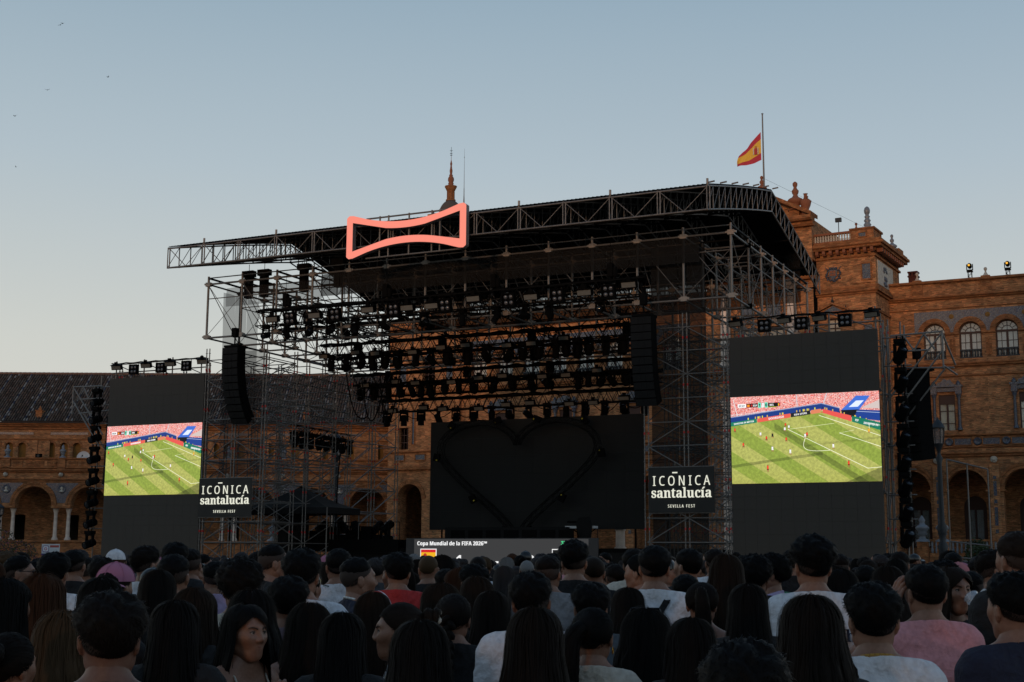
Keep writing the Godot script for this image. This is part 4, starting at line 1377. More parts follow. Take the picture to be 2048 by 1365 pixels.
func line_array(label: String, at_: Transform3D, cabs: int, wide: float, h: float, curve: float):
	# hung column of loudspeaker cabinets, each splayed a little more than the one above
	var t = T("line_array", label, "loudspeaker", at_, "hung loudspeaker arrays")
	var b = MB.new()
	b.mould(Vector3(-wide * 0.5, -h, -0.25), Vector3(wide * 0.5, 0.0, 0.35), 0.006)
	var cm = b.mesh()
	var g = MB.new()
	g.box(Vector3(-wide * 0.47, -h + 0.015, 0.35), Vector3(wide * 0.47, -0.015, 0.375))
	for s in [-1, 1]: g.box(Vector3(s * wide * 0.12 - 0.01, -h + 0.015, 0.375), Vector3(s * wide * 0.12 + 0.01, -0.015, 0.385))
	var gm = g.mesh()
	var p = Vector3.ZERO
	var a = 0.0
	for i in cabs:
		var x = Transform3D(Basis(Vector3.RIGHT, a), p)
		var c = P(t, "cabinet", cm, M.black, x)
		P(c, "grille", gm, M.black_cloth)
		p = x * Vector3(0, -h - 0.002, 0)
		a += curve * (0.3 + 1.4 * i / cabs)
	var f = MB.new()
	f.box(Vector3(-wide * 0.45, 0.03, -0.5), Vector3(wide * 0.45, 0.13, 0.3))
	f.tube(Vector3(0, 0.13, 0), Vector3(0, 0.75, 0), 0.04, 6)
	f.box(Vector3(-0.13, 0.55, -0.13), Vector3(0.13, 1.0, 0.13))
	P(t, "fly_bar", f, M.black)

func text_part(parent: Node, called: String, s: String, h: float, m: Material, x: Transform3D, weight := 400, fam := "Droid Sans", wide := 1.0, al := HORIZONTAL_ALIGNMENT_CENTER):
	var f = SystemFont.new()
	f.font_names = PackedStringArray([fam])
	f.font_weight = weight
	var t = TextMesh.new()
	t.font = f
	t.text = s
	t.font_size = 64
	t.pixel_size = h / 46.0
	t.depth = 0.02
	t.horizontal_alignment = al
	t.curve_step = 2.0
	return P(parent, called, t, m, x * Transform3D(Basis.IDENTITY.scaled(Vector3(wide, 1, 1)), Vector3.ZERO))

func match_image() -> Image:
	# the broadcast picture: stand, hoardings, striped pitch, markings, players
	var W = 720
	var H = 420
	var r = RandomNumberGenerator.new()
	r.seed = 5
	var im = Image.create(W, H, false, Image.FORMAT_RGB8)
	var n = FastNoiseLite.new()
	n.frequency = 0.05
	for y in H:
		var v: float = float(y) / H
		for x in W:
			var u: float = float(x) / W
			var edge: float = 0.315 - 0.12 * u / 0.62 if u < 0.62 else 0.195 + 0.20 * (u - 0.62) / 0.38
			var c: Color
			if v > edge:
				# mown stripes run down to the right
				var q: float = (u - 0.98 * (v - 0.2)) * 6.2 + 0.35 + 0.55 * (v - 0.2)
				var light: bool = fposmod(q, 2.0) < 1.0
				c = Color(0.67, 0.68, 0.36) if light else Color(0.54, 0.61, 0.25)
				c = c.lerp(Color(0.62, 0.62, 0.25), clampf((v - 0.8) * 1.2, 0, 0.35) + clampf((0.3 - v) * 2.0, 0, 0.3))
				var g: float = 1.0 + 0.10 * r.randf_range(-1, 1) + 0.14 * n.get_noise_2d(x, y)
				# long shadows of the stadium rig across the grass
				var s1: float = absf(v - (0.38 + (u - 0.33) * 1.12))
				var s2: float = absf(v - (0.80 - u * 0.20))
				var s3: float = absf(v - (0.60 - (u - 0.4) * 0.14))
				if u > 0.3 and s1 < 0.035: g *= 0.80
				if u < 0.62 and s2 < 0.016: g *= 0.80
				if u > 0.5 and s3 < 0.012: g *= 0.90
				if v - 0.93 > (0.9 - u) * 0.7 - 0.02: g *= 0.72
				c = Color(c.r * g, c.g * g, c.b * g)
			else:
				var t: float = r.randf()
				c = Color(0.90, 0.44, 0.40)
				if t < 0.34: c = Color(1.0, 0.90, 0.88)
				elif t < 0.42: c = Color(0.80, 0.16, 0.15)
				elif t < 0.52: c = Color(0.42, 0.30, 0.34)
				elif t < 0.57: c = Color(0.95, 0.70, 0.40)
				elif t < 0.62: c = Color(0.62, 0.62, 0.72)
			im.set_pixel(x, y, c)
	var R = func(a, b, c, d, col): im.fill_rect(Rect2i(int(a * W), int(b * H), maxi(1, int((c - a) * W)), maxi(1, int((d - b) * H))), col)
	var line = func(a: Vector2, b: Vector2, wd: float, col: Color):
		var k = int((b - a).length() * W)
		for i in k + 1:
			var p: Vector2 = a.lerp(b, float(i) / k)
			im.fill_rect(Rect2i(int(p.x * W - wd * 0.5), int(p.y * H - wd * 0.5), int(ceil(wd)), int(ceil(wd))), col)
	# coarser heads in the stand
	for i in 1500:
		var x = r.randf()
		var y = r.randf() * 0.22
		var cc = [Color(0.90, 0.30, 0.26), Color(0.96, 0.86, 0.84), Color(0.70, 0.14, 0.14), Color(0.98, 0.60, 0.55)][r.randi() % 4]
		R.call(x, y, x + 0.006, y + 0.009, cc)
	# aisles and railings
	line.call(Vector2(0.455, 0.0), Vector2(0.462, 0.19), 5.0, Color(0.80, 0.76, 0.78))
	line.call(Vector2(0.66, 0.0), Vector2(0.625, 0.17), 5.0, Color(0.80, 0.76, 0.78))
	line.call(Vector2(0.02, 0.04), Vector2(0.05, 0.24), 4.0, Color(0.86, 0.80, 0.80))
	line.call(Vector2(0.0, 0.21), Vector2(0.62, 0.135), 2.0, Color(0.85, 0.82, 0.85))
	# blue wall in front of the stand, then hoardings
	for i in 160:
		var u = i / 160.0 * 0.74
		var e = 0.315 - 0.12 * u / 0.62 if u < 0.62 else 0.195 + 0.20 * (u - 0.62) / 0.38
		R.call(u, e - 0.075, u + 0.006, e - 0.012, Color(0.10, 0.22, 0.50))
		R.call(u, e - 0.085, u + 0.006, e - 0.075, Color(0.55, 0.60, 0.72))
	var poly = func(pts: PackedVector2Array, col: Color):
		var lo = Vector2(1, 1)
		var hi = Vector2.ZERO
		for p in pts:
			lo = lo.min(p)
			hi = hi.max(p)
		for y in range(int(lo.y * H), mini(H, int(hi.y * H) + 1)):
			for x in range(int(lo.x * W), mini(W, int(hi.x * W) + 1)):
				if Geometry2D.is_point_in_polygon(Vector2((x + 0.5) / W, (y + 0.5) / H), pts): im.set_pixel(x, y, col)
	poly.call(PackedVector2Array([Vector2(0.75, 0.20), Vector2(0.85, 0.045), Vector2(0.94, 0.05), Vector2(0.87, 0.20)]), Color(0.24, 0.42, 0.80))
	poly.call(PackedVector2Array([Vector2(0.80, 0.17), Vector2(0.85, 0.10), Vector2(0.90, 0.10), Vector2(0.86, 0.17)]), Color(0.86, 0.90, 1.0))
	poly.call(PackedVector2Array([Vector2(0.75, 0.20), Vector2(0.86, 0.20), Vector2(0.83, 0.29), Vector2(0.755, 0.27)]), Color(0.05, 0.06, 0.10))
	poly.call(PackedVector2Array([Vector2(0.86, 0.20), Vector2(1.0, 0.22), Vector2(1.0, 0.335), Vector2(0.83, 0.29)]), Color(0.11, 0.24, 0.55))
	line.call(Vector2(0.85, 0.22), Vector2(1.0, 0.245), 2.0, Color(0.8, 0.84, 0.92))
	poly.call(PackedVector2Array([Vector2(0.88, 0.18), Vector2(1.0, 0.10), Vector2(1.0, 0.2)]), Color(0.80, 0.74, 0.72))
	for i in 34:
		var u = 0.03 + r.randf() * 0.95
		var e = 0.315 - 0.12 * u / 0.62 if u < 0.62 else 0.195 + 0.20 * (u - 0.62) / 0.38
		R.call(u, e - 0.045, u + 0.008, e - 0.012, [Color(0.90, 0.88, 0.25), Color(0.13, 0.15, 0.30), Color(0.85, 0.70, 0.30)][r.randi() % 3])
	# hoardings follow the touch line
	var ads = [[0.0, 0.18, Color(0.10, 0.48, 0.36)], [0.185, 0.41, Color(0.88, 0.36, 0.30)], [0.415, 0.545, Color(0.12, 0.12, 0.12)], [0.55, 0.615, Color(0.85, 0.50, 0.36)], [0.63, 0.815, Color(0.88, 0.33, 0.30)], [0.82, 1.0, Color(0.09, 0.46, 0.36)]]
	for a in ads:
		var k = 40
		for i in k:
			var u = lerpf(a[0], a[1], i / float(k))
			var e = 0.315 - 0.12 * u / 0.62 if u < 0.62 else 0.195 + 0.20 * (u - 0.62) / 0.38
			var hh = 0.046 if u < 0.62 else 0.046 + 0.04 * (u - 0.62) / 0.38
			R.call(u, e - hh * 0.45, u + (a[1] - a[0]) / k + 0.002, e + hh * 0.55, a[2])
	# markings
	var wt = Color(0.97, 0.97, 0.86)
	line.call(Vector2(0.392, 0.395), Vector2(0.912, 0.855), 2.0, wt)
	line.call(Vector2(0.912, 0.855), Vector2(1.0, 0.845), 2.0, wt)
	line.call(Vector2(0.392, 0.395), Vector2(0.70, 0.345), 1.6, Color(0.85, 0.87, 0.66))
	line.call(Vector2(0.605, 0.25), Vector2(1.0, 0.50), 1.6, wt)
	line.call(Vector2(0.735, 0.455), Vector2(1.0, 0.62), 1.6, wt)
	line.call(Vector2(0.735, 0.455), Vector2(0.83, 0.43), 1.0, wt)
	var prev = Vector2(0.508, 0.50)
	for i in 17:
		var a = i / 16.0
		var p = Vector2(0.508, 0.50).lerp(Vector2(0.668, 0.645), a) + Vector2(-0.075, 0.055) * sin(PI * a)
		line.call(prev, p, 1.8, wt)
		prev = p
	# goal
	line.call(Vector2(0.93, 0.36), Vector2(0.93, 0.45), 2.0, wt)
	line.call(Vector2(0.93, 0.36), Vector2(1.0, 0.385), 2.0, wt)
	# players
	var red = Color(0.90, 0.24, 0.16)
	var whi = Color(0.93, 0.93, 0.95)
	var pl = [[0.378, 0.345, red], [0.028, 0.385, red], [0.245, 0.49, red], [0.085, 0.56, red], [0.38, 0.51, red], [0.52, 0.46, red], [0.25, 0.83, red], [0.79, 0.80, red], [0.40, 0.37, whi], [0.205, 0.44, whi], [0.372, 0.39, whi], [0.285, 0.61, whi], [0.405, 0.65, whi], [0.508, 0.475, whi], [0.693, 0.60, whi], [0.287, 0.46, Color(0.1, 0.1, 0.1)], [0.927, 0.44, Color(0.93, 0.68, 0.12)]]
	for p in pl:
		var h = 0.034 + 0.050 * (p[1] - 0.3)
		R.call(p[0] - 0.004, p[1] - h * 0.62, p[0] + 0.004, p[1] - h * 0.45, Color(0.50, 0.30, 0.20))
		R.call(p[0] - 0.006, p[1] - h * 0.48, p[0] + 0.006, p[1] + h * 0.15, p[2])
		R.call(p[0] - 0.007, p[1] + h * 0.15, p[0] + 0.008, p[1] + h * 0.34, p[2].darkened(0.6) if p[2] == red else p[2])
		R.call(p[0] - 0.006, p[1] + h * 0.3, p[0] - 0.001, p[1] + h * 0.66, Color(0.62, 0.40, 0.28))
		R.call(p[0] + 0.002, p[1] + h * 0.3, p[0] + 0.007, p[1] + h * 0.72, Color(0.62, 0.40, 0.28))
	# score strip
	R.call(0.05, 0.085, 0.108, 0.13, Color(0.97, 0.97, 0.97))
	R.call(0.112, 0.085, 0.19, 0.13, Color(0.05, 0.04, 0.04))
	R.call(0.116, 0.093, 0.135, 0.122, Color(0.95, 0.55, 0.12))
	R.call(0.142, 0.095, 0.154, 0.12, Color(0.75, 0.12, 0.12))
	R.call(0.192, 0.075, 0.214, 0.138, Color(0.42, 0.86, 0.74))
	R.call(0.217, 0.08, 0.235, 0.134, Color(0.9, 0.9, 0.9))
	R.call(0.238, 0.075, 0.26, 0.138, Color(0.42, 0.86, 0.74))
	R.call(0.262, 0.085, 0.345, 0.13, Color(0.05, 0.04, 0.04))
	R.call(0.262, 0.128, 0.32, 0.136, Color(0.62, 0.72, 0.15))
	R.call(0.322, 0.092, 0.33, 0.123, Color(0.1, 0.1, 0.1))
	R.call(0.33, 0.092, 0.337, 0.123, Color(0.92, 0.75, 0.15))
	R.call(0.337, 0.092, 0.345, 0.123, Color(0.85, 0.15, 0.15))
	return im

func led_screen(label: String, u0: float, u1: float):
	var t = T("led_screen", label, "video screen", SX * Transform3D(Basis.IDENTITY, S((u0 + u1) * 0.5, 0, 0)), "big match screens beside the stage")
	var wd = u1 - u0
	var bb = MB.new()
	bb.box(Vector3(-wd * 0.5, 1.2, -0.16), Vector3(wd * 0.5, 10.79, -0.13))
	P(t, "back_plate", bb, M.black)
	# twelve by eighteen modules of half a metre
	var nx = 12
	var ny = 19
	var mw = wd / nx
	var mh = (10.79 - 1.2) / ny
	var pb = MB.new()
	pb.box(Vector3(0.002, 0.002, -0.13), Vector3(mw - 0.002, mh - 0.002, 0.0))
	var mod = pb.mesh()
	for i in nx:
		for j in ny: P(t, "panel", mod, M.led, at(-wd * 0.5 + mw * i, 1.2 + mh * j, 0.001 * ((i * 7 + j * 5) % 3)))
	var q = QuadMesh.new()
	q.size = Vector2(wd - 0.02, 8.31 - 4.76)
	var pic = P(t, "picture", q, M.match, at(0, (8.31 + 4.76) * 0.5, 0.012))
	var white = M.white_text
	var X = func(u, v): return at((u - 0.5) * wd, 1.775 - v * 3.55, 0.006)
	text_part(pic, "lettering", "37:27", 0.075, M.dark_text, X.call(0.079, 0.1075), 700)
	text_part(pic, "lettering", "ESP", 0.075, white, X.call(0.172, 0.1075), 700)
	text_part(pic, "lettering", "1", 0.12, M.dark_text, X.call(0.203, 0.1065), 700)
	text_part(pic, "lettering", "0", 0.12, M.dark_text, X.call(0.249, 0.1065), 700)
	text_part(pic, "lettering", "BEL", 0.075, white, X.call(0.287, 0.1065), 700)
	var tilt = atan2(0.12 / 0.62 * 3.55, wd)
	for e in [["INVESTED IN BETTER", 0.092, 0.062], ["DOORDASH", 0.315, 0.085], ["FIFA STORE", 0.48, 0.07]]:
		var v = 0.315 - 0.12 * e[1] / 0.62
		text_part(pic, "lettering", e[0], e[2], white, X.call(e[1], v + 0.003) * Transform3D(Basis(Vector3.BACK, tilt), Vector3.ZERO), 700)
	for e in [["PIF", 0.85, 0.085], ["INVESTED IN", 0.94, 0.085]]:
		var v = 0.195 + 0.20 * (e[1] - 0.62) / 0.38
		text_part(pic, "lettering", e[0], e[2], white, X.call(e[1], v + 0.004) * Transform3D(Basis(Vector3.BACK, -0.20), Vector3.ZERO), 700, "Droid Sans", 0.8)
	var al = AreaLight3D.new()
	al.name = "picture_light"
	al.area_size = Vector2(wd - 0.1, 3.4)
	al.light_color = Color(0.85, 0.80, 0.50)
	al.light_energy = 0.25
	al.area_range = 60.0
	al.shadow_enabled = true
	t.add_child(al)
	al.transform = Transform3D(Basis(Vector3.UP, PI), Vector3(0, 6.5, 0.06))
	return t

func banner(label: String, u0: float, u1: float):
	var t = T("sponsor_banner", label, "banner", SX * Transform3D(Basis.IDENTITY, S((u0 + u1) * 0.5, 0, -0.22)), "lettered banners on the scaffold towers")
	var wd = u1 - u0
	var b = MB.new()
	var pts = []
	for r in 5:
		for j in 17: pts.append(Vector3(-wd * 0.5 + wd * j / 16.0, 3.62 + 1.86 * r / 4.0, 0.012 * sin(j * 1.1) * sin(r * 1.3)))
	b.sheet(pts, 17)
	P(t, "cloth", b, M.banner)
	var fr = MB.new()
	for y in [3.6, 5.5]: fr.tube(Vector3(-wd * 0.5, y, -0.06), Vector3(wd * 0.5, y, -0.06), 0.025, 6)
	P(t, "rail", fr, M.steel_dark)
	text_part(t, "lettering", "I C O N I C A", 0.40, M.white_glow, at(0, 4.92, 0.035), 500, "Droid Sans", wd * 0.285)
	var mc = MB.new()
	mc.box(Vector3(-wd * 0.13, 5.235, 0.02), Vector3(-wd * 0.055, 5.285, 0.04))
	P(t, "lettering", mc, M.white_glow)
	text_part(t, "lettering", "santalucía", 0.40, M.white_glow, at(0, 4.42, 0.035), 900, "Droid Serif", wd * 0.315)
	text_part(t, "lettering", "S E V I L L A   F E S T", 0.125, M.white_glow, at(0, 3.88, 0.035), 400, "Droid Sans", wd * 0.27)

func stage():
	M.lens_dark = mat(Color(0.10, 0.11, 0.13), 0.08, 0.2)
	M.match = mat(Color(0.02, 0.02, 0.02), 0.5)
	M.match.emission_enabled = true
	M.match.emission = Color.WHITE
	M.match.emission_operator = BaseMaterial3D.EMISSION_OP_MULTIPLY
	M.match.emission_texture = ImageTexture.create_from_image(match_image())
	M.match.emission_energy_multiplier = 1.15
	M.white_text = glow(Color(0.96, 0.96, 0.96), 1.0)
	M.dark_text = mat(Color(0.05, 0.06, 0.06), 0.6)
	fixture_meshes()
	stage_roof()
	girder("roof_girder", "long front box girder of pale tubes with cast nodes above the stage opening", S(-1.26, 0, 0), S(25.93, 0, 0), S(0, 0, 2.67), 13)
	girder("roof_girder", "rear box girder of grey tubes below the back of the stage roof", S(-1.26, 0, 10.85), S(25.93, 0, 10.85), S(0, 0, 2.67), 13)
	girder("roof_girder", "left side box girder of tubes between the front and rear girders", S(-1.26, 0, 2.67), S(-1.26, 0, 10.85), S(2.09, 0, 0), 4)
	girder("roof_girder", "right side box girder of tubes between the front and rear girders", S(25.93, 0, 2.67), S(25.93, 0, 10.85), S(-2.09, 0, 0), 4)
	scaffold("scaffold_tower", "front left scaffold tower of grey tubes with red bands", [-1.1, 0.65, 2.4], [0.0, 2.6], 12.0, 1.0)
	scaffold("scaffold_tower", "front right scaffold tower of grey tubes with red bands beside the big screen", [22.1, 23.85, 25.6], [0.0, 2.6], 12.0, 1.0)
	scaffold("scaffold_tower", "rear left scaffold tower of grey tubes in front of the brick arches", [0.65, 2.4], [7.8, 10.3, 12.8], 12.4, 1.25)
	scaffold("scaffold_tower", "rear right scaffold tower of grey tubes behind the right banner", [22.1, 23.85], [7.8, 10.3, 12.8], 12.4, 1.25)
	scaffold("scaffold_tower", "middle left scaffold bay behind the left banner tower", [-1.1, 0.65, 2.4], [3.7, 6.3], 11.6, 1.0)
	scaffold("scaffold_tower", "middle right scaffold bay behind the right banner tower", [22.1, 23.85, 25.6], [3.7, 6.3], 11.6, 1.0)
	scaffold("scaffold_tower", "outer rear left scaffold bay in front of the tiled roof", [-4.6, -2.9, -1.1], [9.0, 11.6], 10.5, 1.25)
	scaffold("scaffold_tower", "scaffold frame behind the left screen", [-7.2, -4.3, -1.5], [0.6, 2.2], 11.4, 2.0)
	scaffold("scaffold_tower", "scaffold frame behind the right screen", [26.1, 28.9, 31.75], [0.6, 2.2], 11.5, 2.0)
	# long beams tying the front towers to the rear ones
	var i = 0
	for u in [-1.1, 2.4, 22.1, 25.6]:
		var t = T("side_beam", ["row of tie beams along the outer left side of the stage", "row of tie beams along the inner left side of the stage", "row of tie beams along the inner right side of the stage", "row of tie beams along the outer right side of the stage"][i], "scaffold beam", SX * Transform3D(Basis.IDENTITY, S(u, 0, 2.6)), "tie beams between the towers")
		i += 1
		for y in [6.6, 8.9, 10.4, 11.7]:
			for dy in [0.0, 0.45]:
				rod(t, "beam_tube", Vector3(0, y + dy, 0), Vector3(0, y + dy, -5.2), 0.032, M.steel_dark)
			for k in 5:
				rod(t, "brace", Vector3(0, y, -1.04 * k), Vector3(0, y + 0.45, -1.04 * (k + 1)), 0.018, M.steel_dark)
	led_screen("left match screen with unlit dark panels above and below the picture", -7.38, -1.27)
	led_screen("right match screen with unlit dark panels above and below the picture", 25.77, 31.80)
	banner("black lettered banner on the left scaffold tower", -1.15, 2.05)
	banner("black lettered banner on the right scaffold tower", 22.25, 25.10)
	# gauze
	i = 0
	for e in [["black gauze border hung across the stage opening under the roof", S(5.6, 0, -0.13), S(24.6, 0, -0.13), 14.12, 15.2, M.gauze_dark], ["black gauze border hung under the rear edge of the stage roof", S(4.0, 0, 13.7), S(25.6, 0, 13.7), 14.7, 17.3, M.gauze_dark], ["grey gauze border hung at the left end of the stage opening", S(-0.4, 0, 0.35), S(5.4, 0, 0.35), 14.15, 15.1, M.gauze], ["grey gauze hung on the outer left side of the stage", S(-1.2, 0, 1.2), S(-1.2, 0, 4.2), 9.0, 15.1, M.gauze], ["dark gauze hung inside the front left tower", S(-0.4, 0, 0.3), S(2.3, 0, 0.3), 5.6, 11.8, M.gauze], ["dark gauze hung inside the front right tower", S(22.25, 0, 0.3), S(24.7, 0, 0.3), 0.8, 15.0, M.gauze_dark]]:
		var a: Vector3 = e[1]
		var b: Vector3 = e[2]
		var t = T("gauze_curtain", e[0], "curtain", SX * Transform3D(Basis.IDENTITY, a), "gauze hung on the stage frame")
		var L = (b - a).length()
		var n = maxi(2, int(round(L / 1.05)))
		for k in n:
			var p0 = (b - a) * (float(k) / n)
			var p1 = (b - a) * ((k + 0.985) / n)
			var pts = []
			var nrm = (b - a).normalized().cross(Vector3.UP)
			for r in 6:
				for j in 5: pts.append(p0.lerp(p1, j / 4.0) + Vector3(0, lerpf(e[3], e[4], r / 5.0), 0) + nrm * 0.03 * sin(j * 1.6 + r * 0.9 + k))
			var s = MB.new()
			s.sheet(pts, 5)
			P(t, "gauze_panel", s, e[5])
	# lighting trusses
	truss_row("uppermost front lighting truss with blinders", 2.2, 22.3, 13.18, -0.45, 0.72)
	truss_row("second lighting truss with a row of hanging moving heads", 2.3, 20.2, 12.35, 5.0)
	truss_row("third lighting truss with a row of hanging moving heads", 1.6, 18.9, 11.30, 9.0)
	truss_row("lowest rear lighting truss above the dark video wall", 2.6, 18.7, 9.95, 10.5, 0.6)
	i = 0
	for u in [3.37, 5.81, 8.76, 10.87, 12.16, 14.28, 17.12, 19.66, 21.7]:
		strobe(SX * Transform3D(Basis(Vector3.RIGHT, 0.25), S(u, 13.12 + 0.1 * sin(u * 5), -0.95)), "flat strobe light, %s from left on the uppermost truss" % ORD[i], "strobe lights on the uppermost truss")
		i += 1
	i = 0
	for u in [4.45, 7.0, 10.19, 12.88, 16.07, 18.42, 20.8]:
		blinder(SX * Transform3D(Basis(Vector3.RIGHT, 0.2), S(u, 13.0, -0.95)), "four-lamp blinder light, %s from left on the uppermost truss" % ORD[i], "blinder lights on the uppermost truss")
		i += 1
	i = 0
	var lr = RandomNumberGenerator.new()
	lr.seed = 3
	for u in [2.7, 3.9, 5.2, 6.4, 7.8, 9.4, 11.5, 13.5, 15.2, 16.6, 17.8, 20.2]:
		mover(SX * Transform3D(Basis.IDENTITY, S(u, 12.85, -0.45)), "moving-head light, %s from left on the uppermost truss" % ORD[i], "moving heads on the uppermost truss", lr.randf_range(-1.2, 1.2), lr.randf_range(0.0, 2.6), 0.85)
		i += 1
	i = 0
	for u in [2.93, 3.85, 4.76, 5.45, 6.19, 6.93, 8.01, 8.88, 9.81, 10.94, 11.99, 13.2, 13.95, 14.83, 15.73, 16.25, 16.85, 17.44, 18.3, 19.2]:
		mover(SX * Transform3D(Basis.IDENTITY, S(u, 12.1, 5.0)), "moving-head light, %s from left on the second truss" % ORD[i], "moving heads on the second truss", lr.randf_range(-1.4, 1.4), [0.0, 0.35, 0.8, PI][lr.randi() % 4], 0.92 + lr.randf() * 0.18)
		i += 1
	i = 0
	for u in [2.3, 3.14, 4.05, 4.77, 5.55, 6.07, 6.68, 7.53, 8.37, 9.26, 10.35, 11.51, 12.65, 13.44, 15.22, 15.77, 16.45, 17.05, 17.79]:
		mover(SX * Transform3D(Basis.IDENTITY, S(u, 11.1, 9.0)), "moving-head light, %s from left on the third truss" % ORD[i], "moving heads on the third truss", lr.randf_range(-1.4, 1.4), [0.0, 0.4, 0.8, PI][lr.randi() % 4], 0.92 + lr.randf() * 0.15)
		i += 1
	i = 0
	for k in 15:
		var u = 3.1 + 1.08 * k
		mover(SX * Transform3D(Basis.IDENTITY, S(u, 9.75, 10.5)), "moving-head light, %s from left on the lowest rear truss" % ORD[i], "moving heads on the lowest rear truss", lr.randf_range(-1.4, 1.4), [0.0, 0.4, 0.9, PI][lr.randi() % 4], 1.0)
		i += 1
	# further trusses between the lit rows, with strobes tucked among the heads
	truss_row("bare black truss just behind the uppermost lighting truss", 0.8, 22.4, 13.0, 3.2)
	truss_row("bare black truss between the second and third lighting trusses", 1.8, 20.0, 11.95, 7.0)
	truss_row("bare black truss behind the third lighting truss", 2.0, 19.4, 10.75, 10.0)
	for row in [[12.05, 4.75, 2.6, "second"], [11.0, 8.75, 2.7, "third"], [9.7, 10.2, 3.6, "lowest rear"]]:
		for k in 9:
			strobe(SX * Transform3D(Basis(Vector3.RIGHT, 0.3).scaled(Vector3.ONE * 0.8), S(row[2] + 1.72 * k + 0.3 * sin(k * 2.3), row[0] + 0.1 * sin(k * 1.7), row[1])), "flat strobe light, %s from left on the %s truss" % [ORD[k], row[3]], "strobe lights among the moving heads")
	i = 0
	for u in [3.4, 8.2, 13.4, 18.4]:
		var ct = T("spine_truss", "black spine truss running back under the roof, %s from left" % ORD[i], "lighting truss", SX * Transform3D(Basis.IDENTITY, S(u, 13.9 - 0.1 * i, 1.0)), "spine trusses under the roof")
		i += 1
		var cb2 = MB.new()
		lattice(cb2, Vector3.ZERO, Vector3(0, -0.4, -10.0), 0.35, 0.5, 0.4, 0.028, 0.016)
		P(ct, "truss_section", cb2, M.truss)
		for k in 5:
			var lp = MB.new()
			var pts = []
			var rs = []
			for q in 9:
				pts.append(Vector3(0.3 * sin(k * 2.0) + 0.12 * q * (k % 2 * 2 - 1), -0.3 - 0.75 * sin(PI * q / 8.0), -0.6 - 2.1 * k - 0.1 * q))
				rs.append(0.03)
			lp.path(pts, rs, 5)
			P(ct, "cable_loop", lp, M.black)
	# short truss at stage left, running away from the viewer
	var st = T("lighting_truss", "short lighting truss with small moving heads above the black tent", "lighting truss", SX * Transform3D(Basis.IDENTITY, S(2.0, 8.2, 3.0)), "lighting trusses over the stage")
	var lb = MB.new()
	lattice(lb, Vector3.ZERO, Vector3(0, -0.1, -5.8), 0.3, 0.3, 0.35, 0.022, 0.012)
	P(st, "truss_section", lb, M.truss)
	for k in 8:
		mover(SX * Transform3D(Basis.IDENTITY, S(2.0, 8.0, 3.2 + 0.75 * k)), "small moving-head light, %s from left on the short side truss" % ORD[k], "moving heads on the short side truss", lr.randf_range(-0.5, 0.5), 0.3, 0.9)
	# trusses with floods over the two screens
	for s in 2:
		var u0 = -7.78 if s == 0 else 25.8
		var side = "left" if s == 0 else "right"
		var t = T("screen_truss", "tube rail with lamps along the top of the %s screen" % side, "lighting rail", SX * Transform3D(Basis.IDENTITY, S(u0, 11.2, 0.55)), "lamp rails over the screens")
		rod(t, "rail", Vector3(0, 0.42, 0), Vector3(6.1, 0.45, 0), 0.032, M.steel)
		rod(t, "rail", Vector3(0, -0.02, 0), Vector3(6.1, -0.02, 0), 0.032, M.steel)
		for k in 4: rod(t, "upright", Vector3(0.3 + 1.85 * k, -0.5, 0), Vector3(0.3 + 1.85 * k, 0.6, 0), 0.034, M.steel)
		for k in 3: rod(t, "brace", Vector3(0.35 + 1.85 * k, 0.42, 0.03), Vector3(2.1 + 1.85 * k, -0.3, 0.03), 0.024, M.steel_dark)
		var cb = MB.new()
		var pts = []
		var rs = []
		for k in 26:
			pts.append(Vector3(6.1 * k / 25.0, 0.49 - 0.04 * absf(sin(k * 0.8)), 0.05))
			rs.append(0.03)
		cb.path(pts, rs, 5)
		P(t, "cable", cb, M.black)
		var su = [-7.24, -5.29, -3.73, -1.67] if s == 0 else [25.96, 28.01, 29.45, 31.55]
		for k in 4: strobe(SX * Transform3D(Basis(Vector3.UP, -0.25 if s == 1 else 0.2) * Basis(Vector3.RIGHT, 0.35), S(su[k], 11.42, 0.25)) * Transform3D(Basis.IDENTITY.scaled(Vector3.ONE * 0.82), Vector3.ZERO), "flat strobe light, %s from left above the %s screen" % [ORD[k], side], "strobe lights above the screens")
		var bu = [-6.03, -4.27, -2.63] if s == 0 else [27.21, 28.75, 30.51]
		for k in 3: blinder(SX * Transform3D(Basis.IDENTITY.scaled(Vector3.ONE * 0.84), S(bu[k], 11.25, 0.25)), "four-lamp blinder light, %s from left above the %s screen" % [ORD[k], side], "blinder lights above the screens")
	# ladders of moving heads beside the screens
	for s in 2:
		var uu = -8.7 if s == 0 else 32.15
		var side = "left" if s == 0 else "right"
		var t = T("light_ladder", "scaffold ladder of moving heads on the outer edge of the %s screen" % side, "scaffold ladder", SX * Transform3D(Basis.IDENTITY, S(uu, 0, 1.2)), "light ladders beside the screens")
		for x in [-0.35, 0.35]:
			for z in [0.0, -0.9]:
				rod(t, "upright", Vector3(x, 0, z), Vector3(x, 11.2, z), 0.034, M.steel)
		var hs = [10.45, 9.5, 8.5, 7.4, 6.25, 5.1, 4.05, 3.0] if s == 0 else [10.45, 9.3, 8.15, 7.05, 6.1, 5.15, 4.15, 3.2]
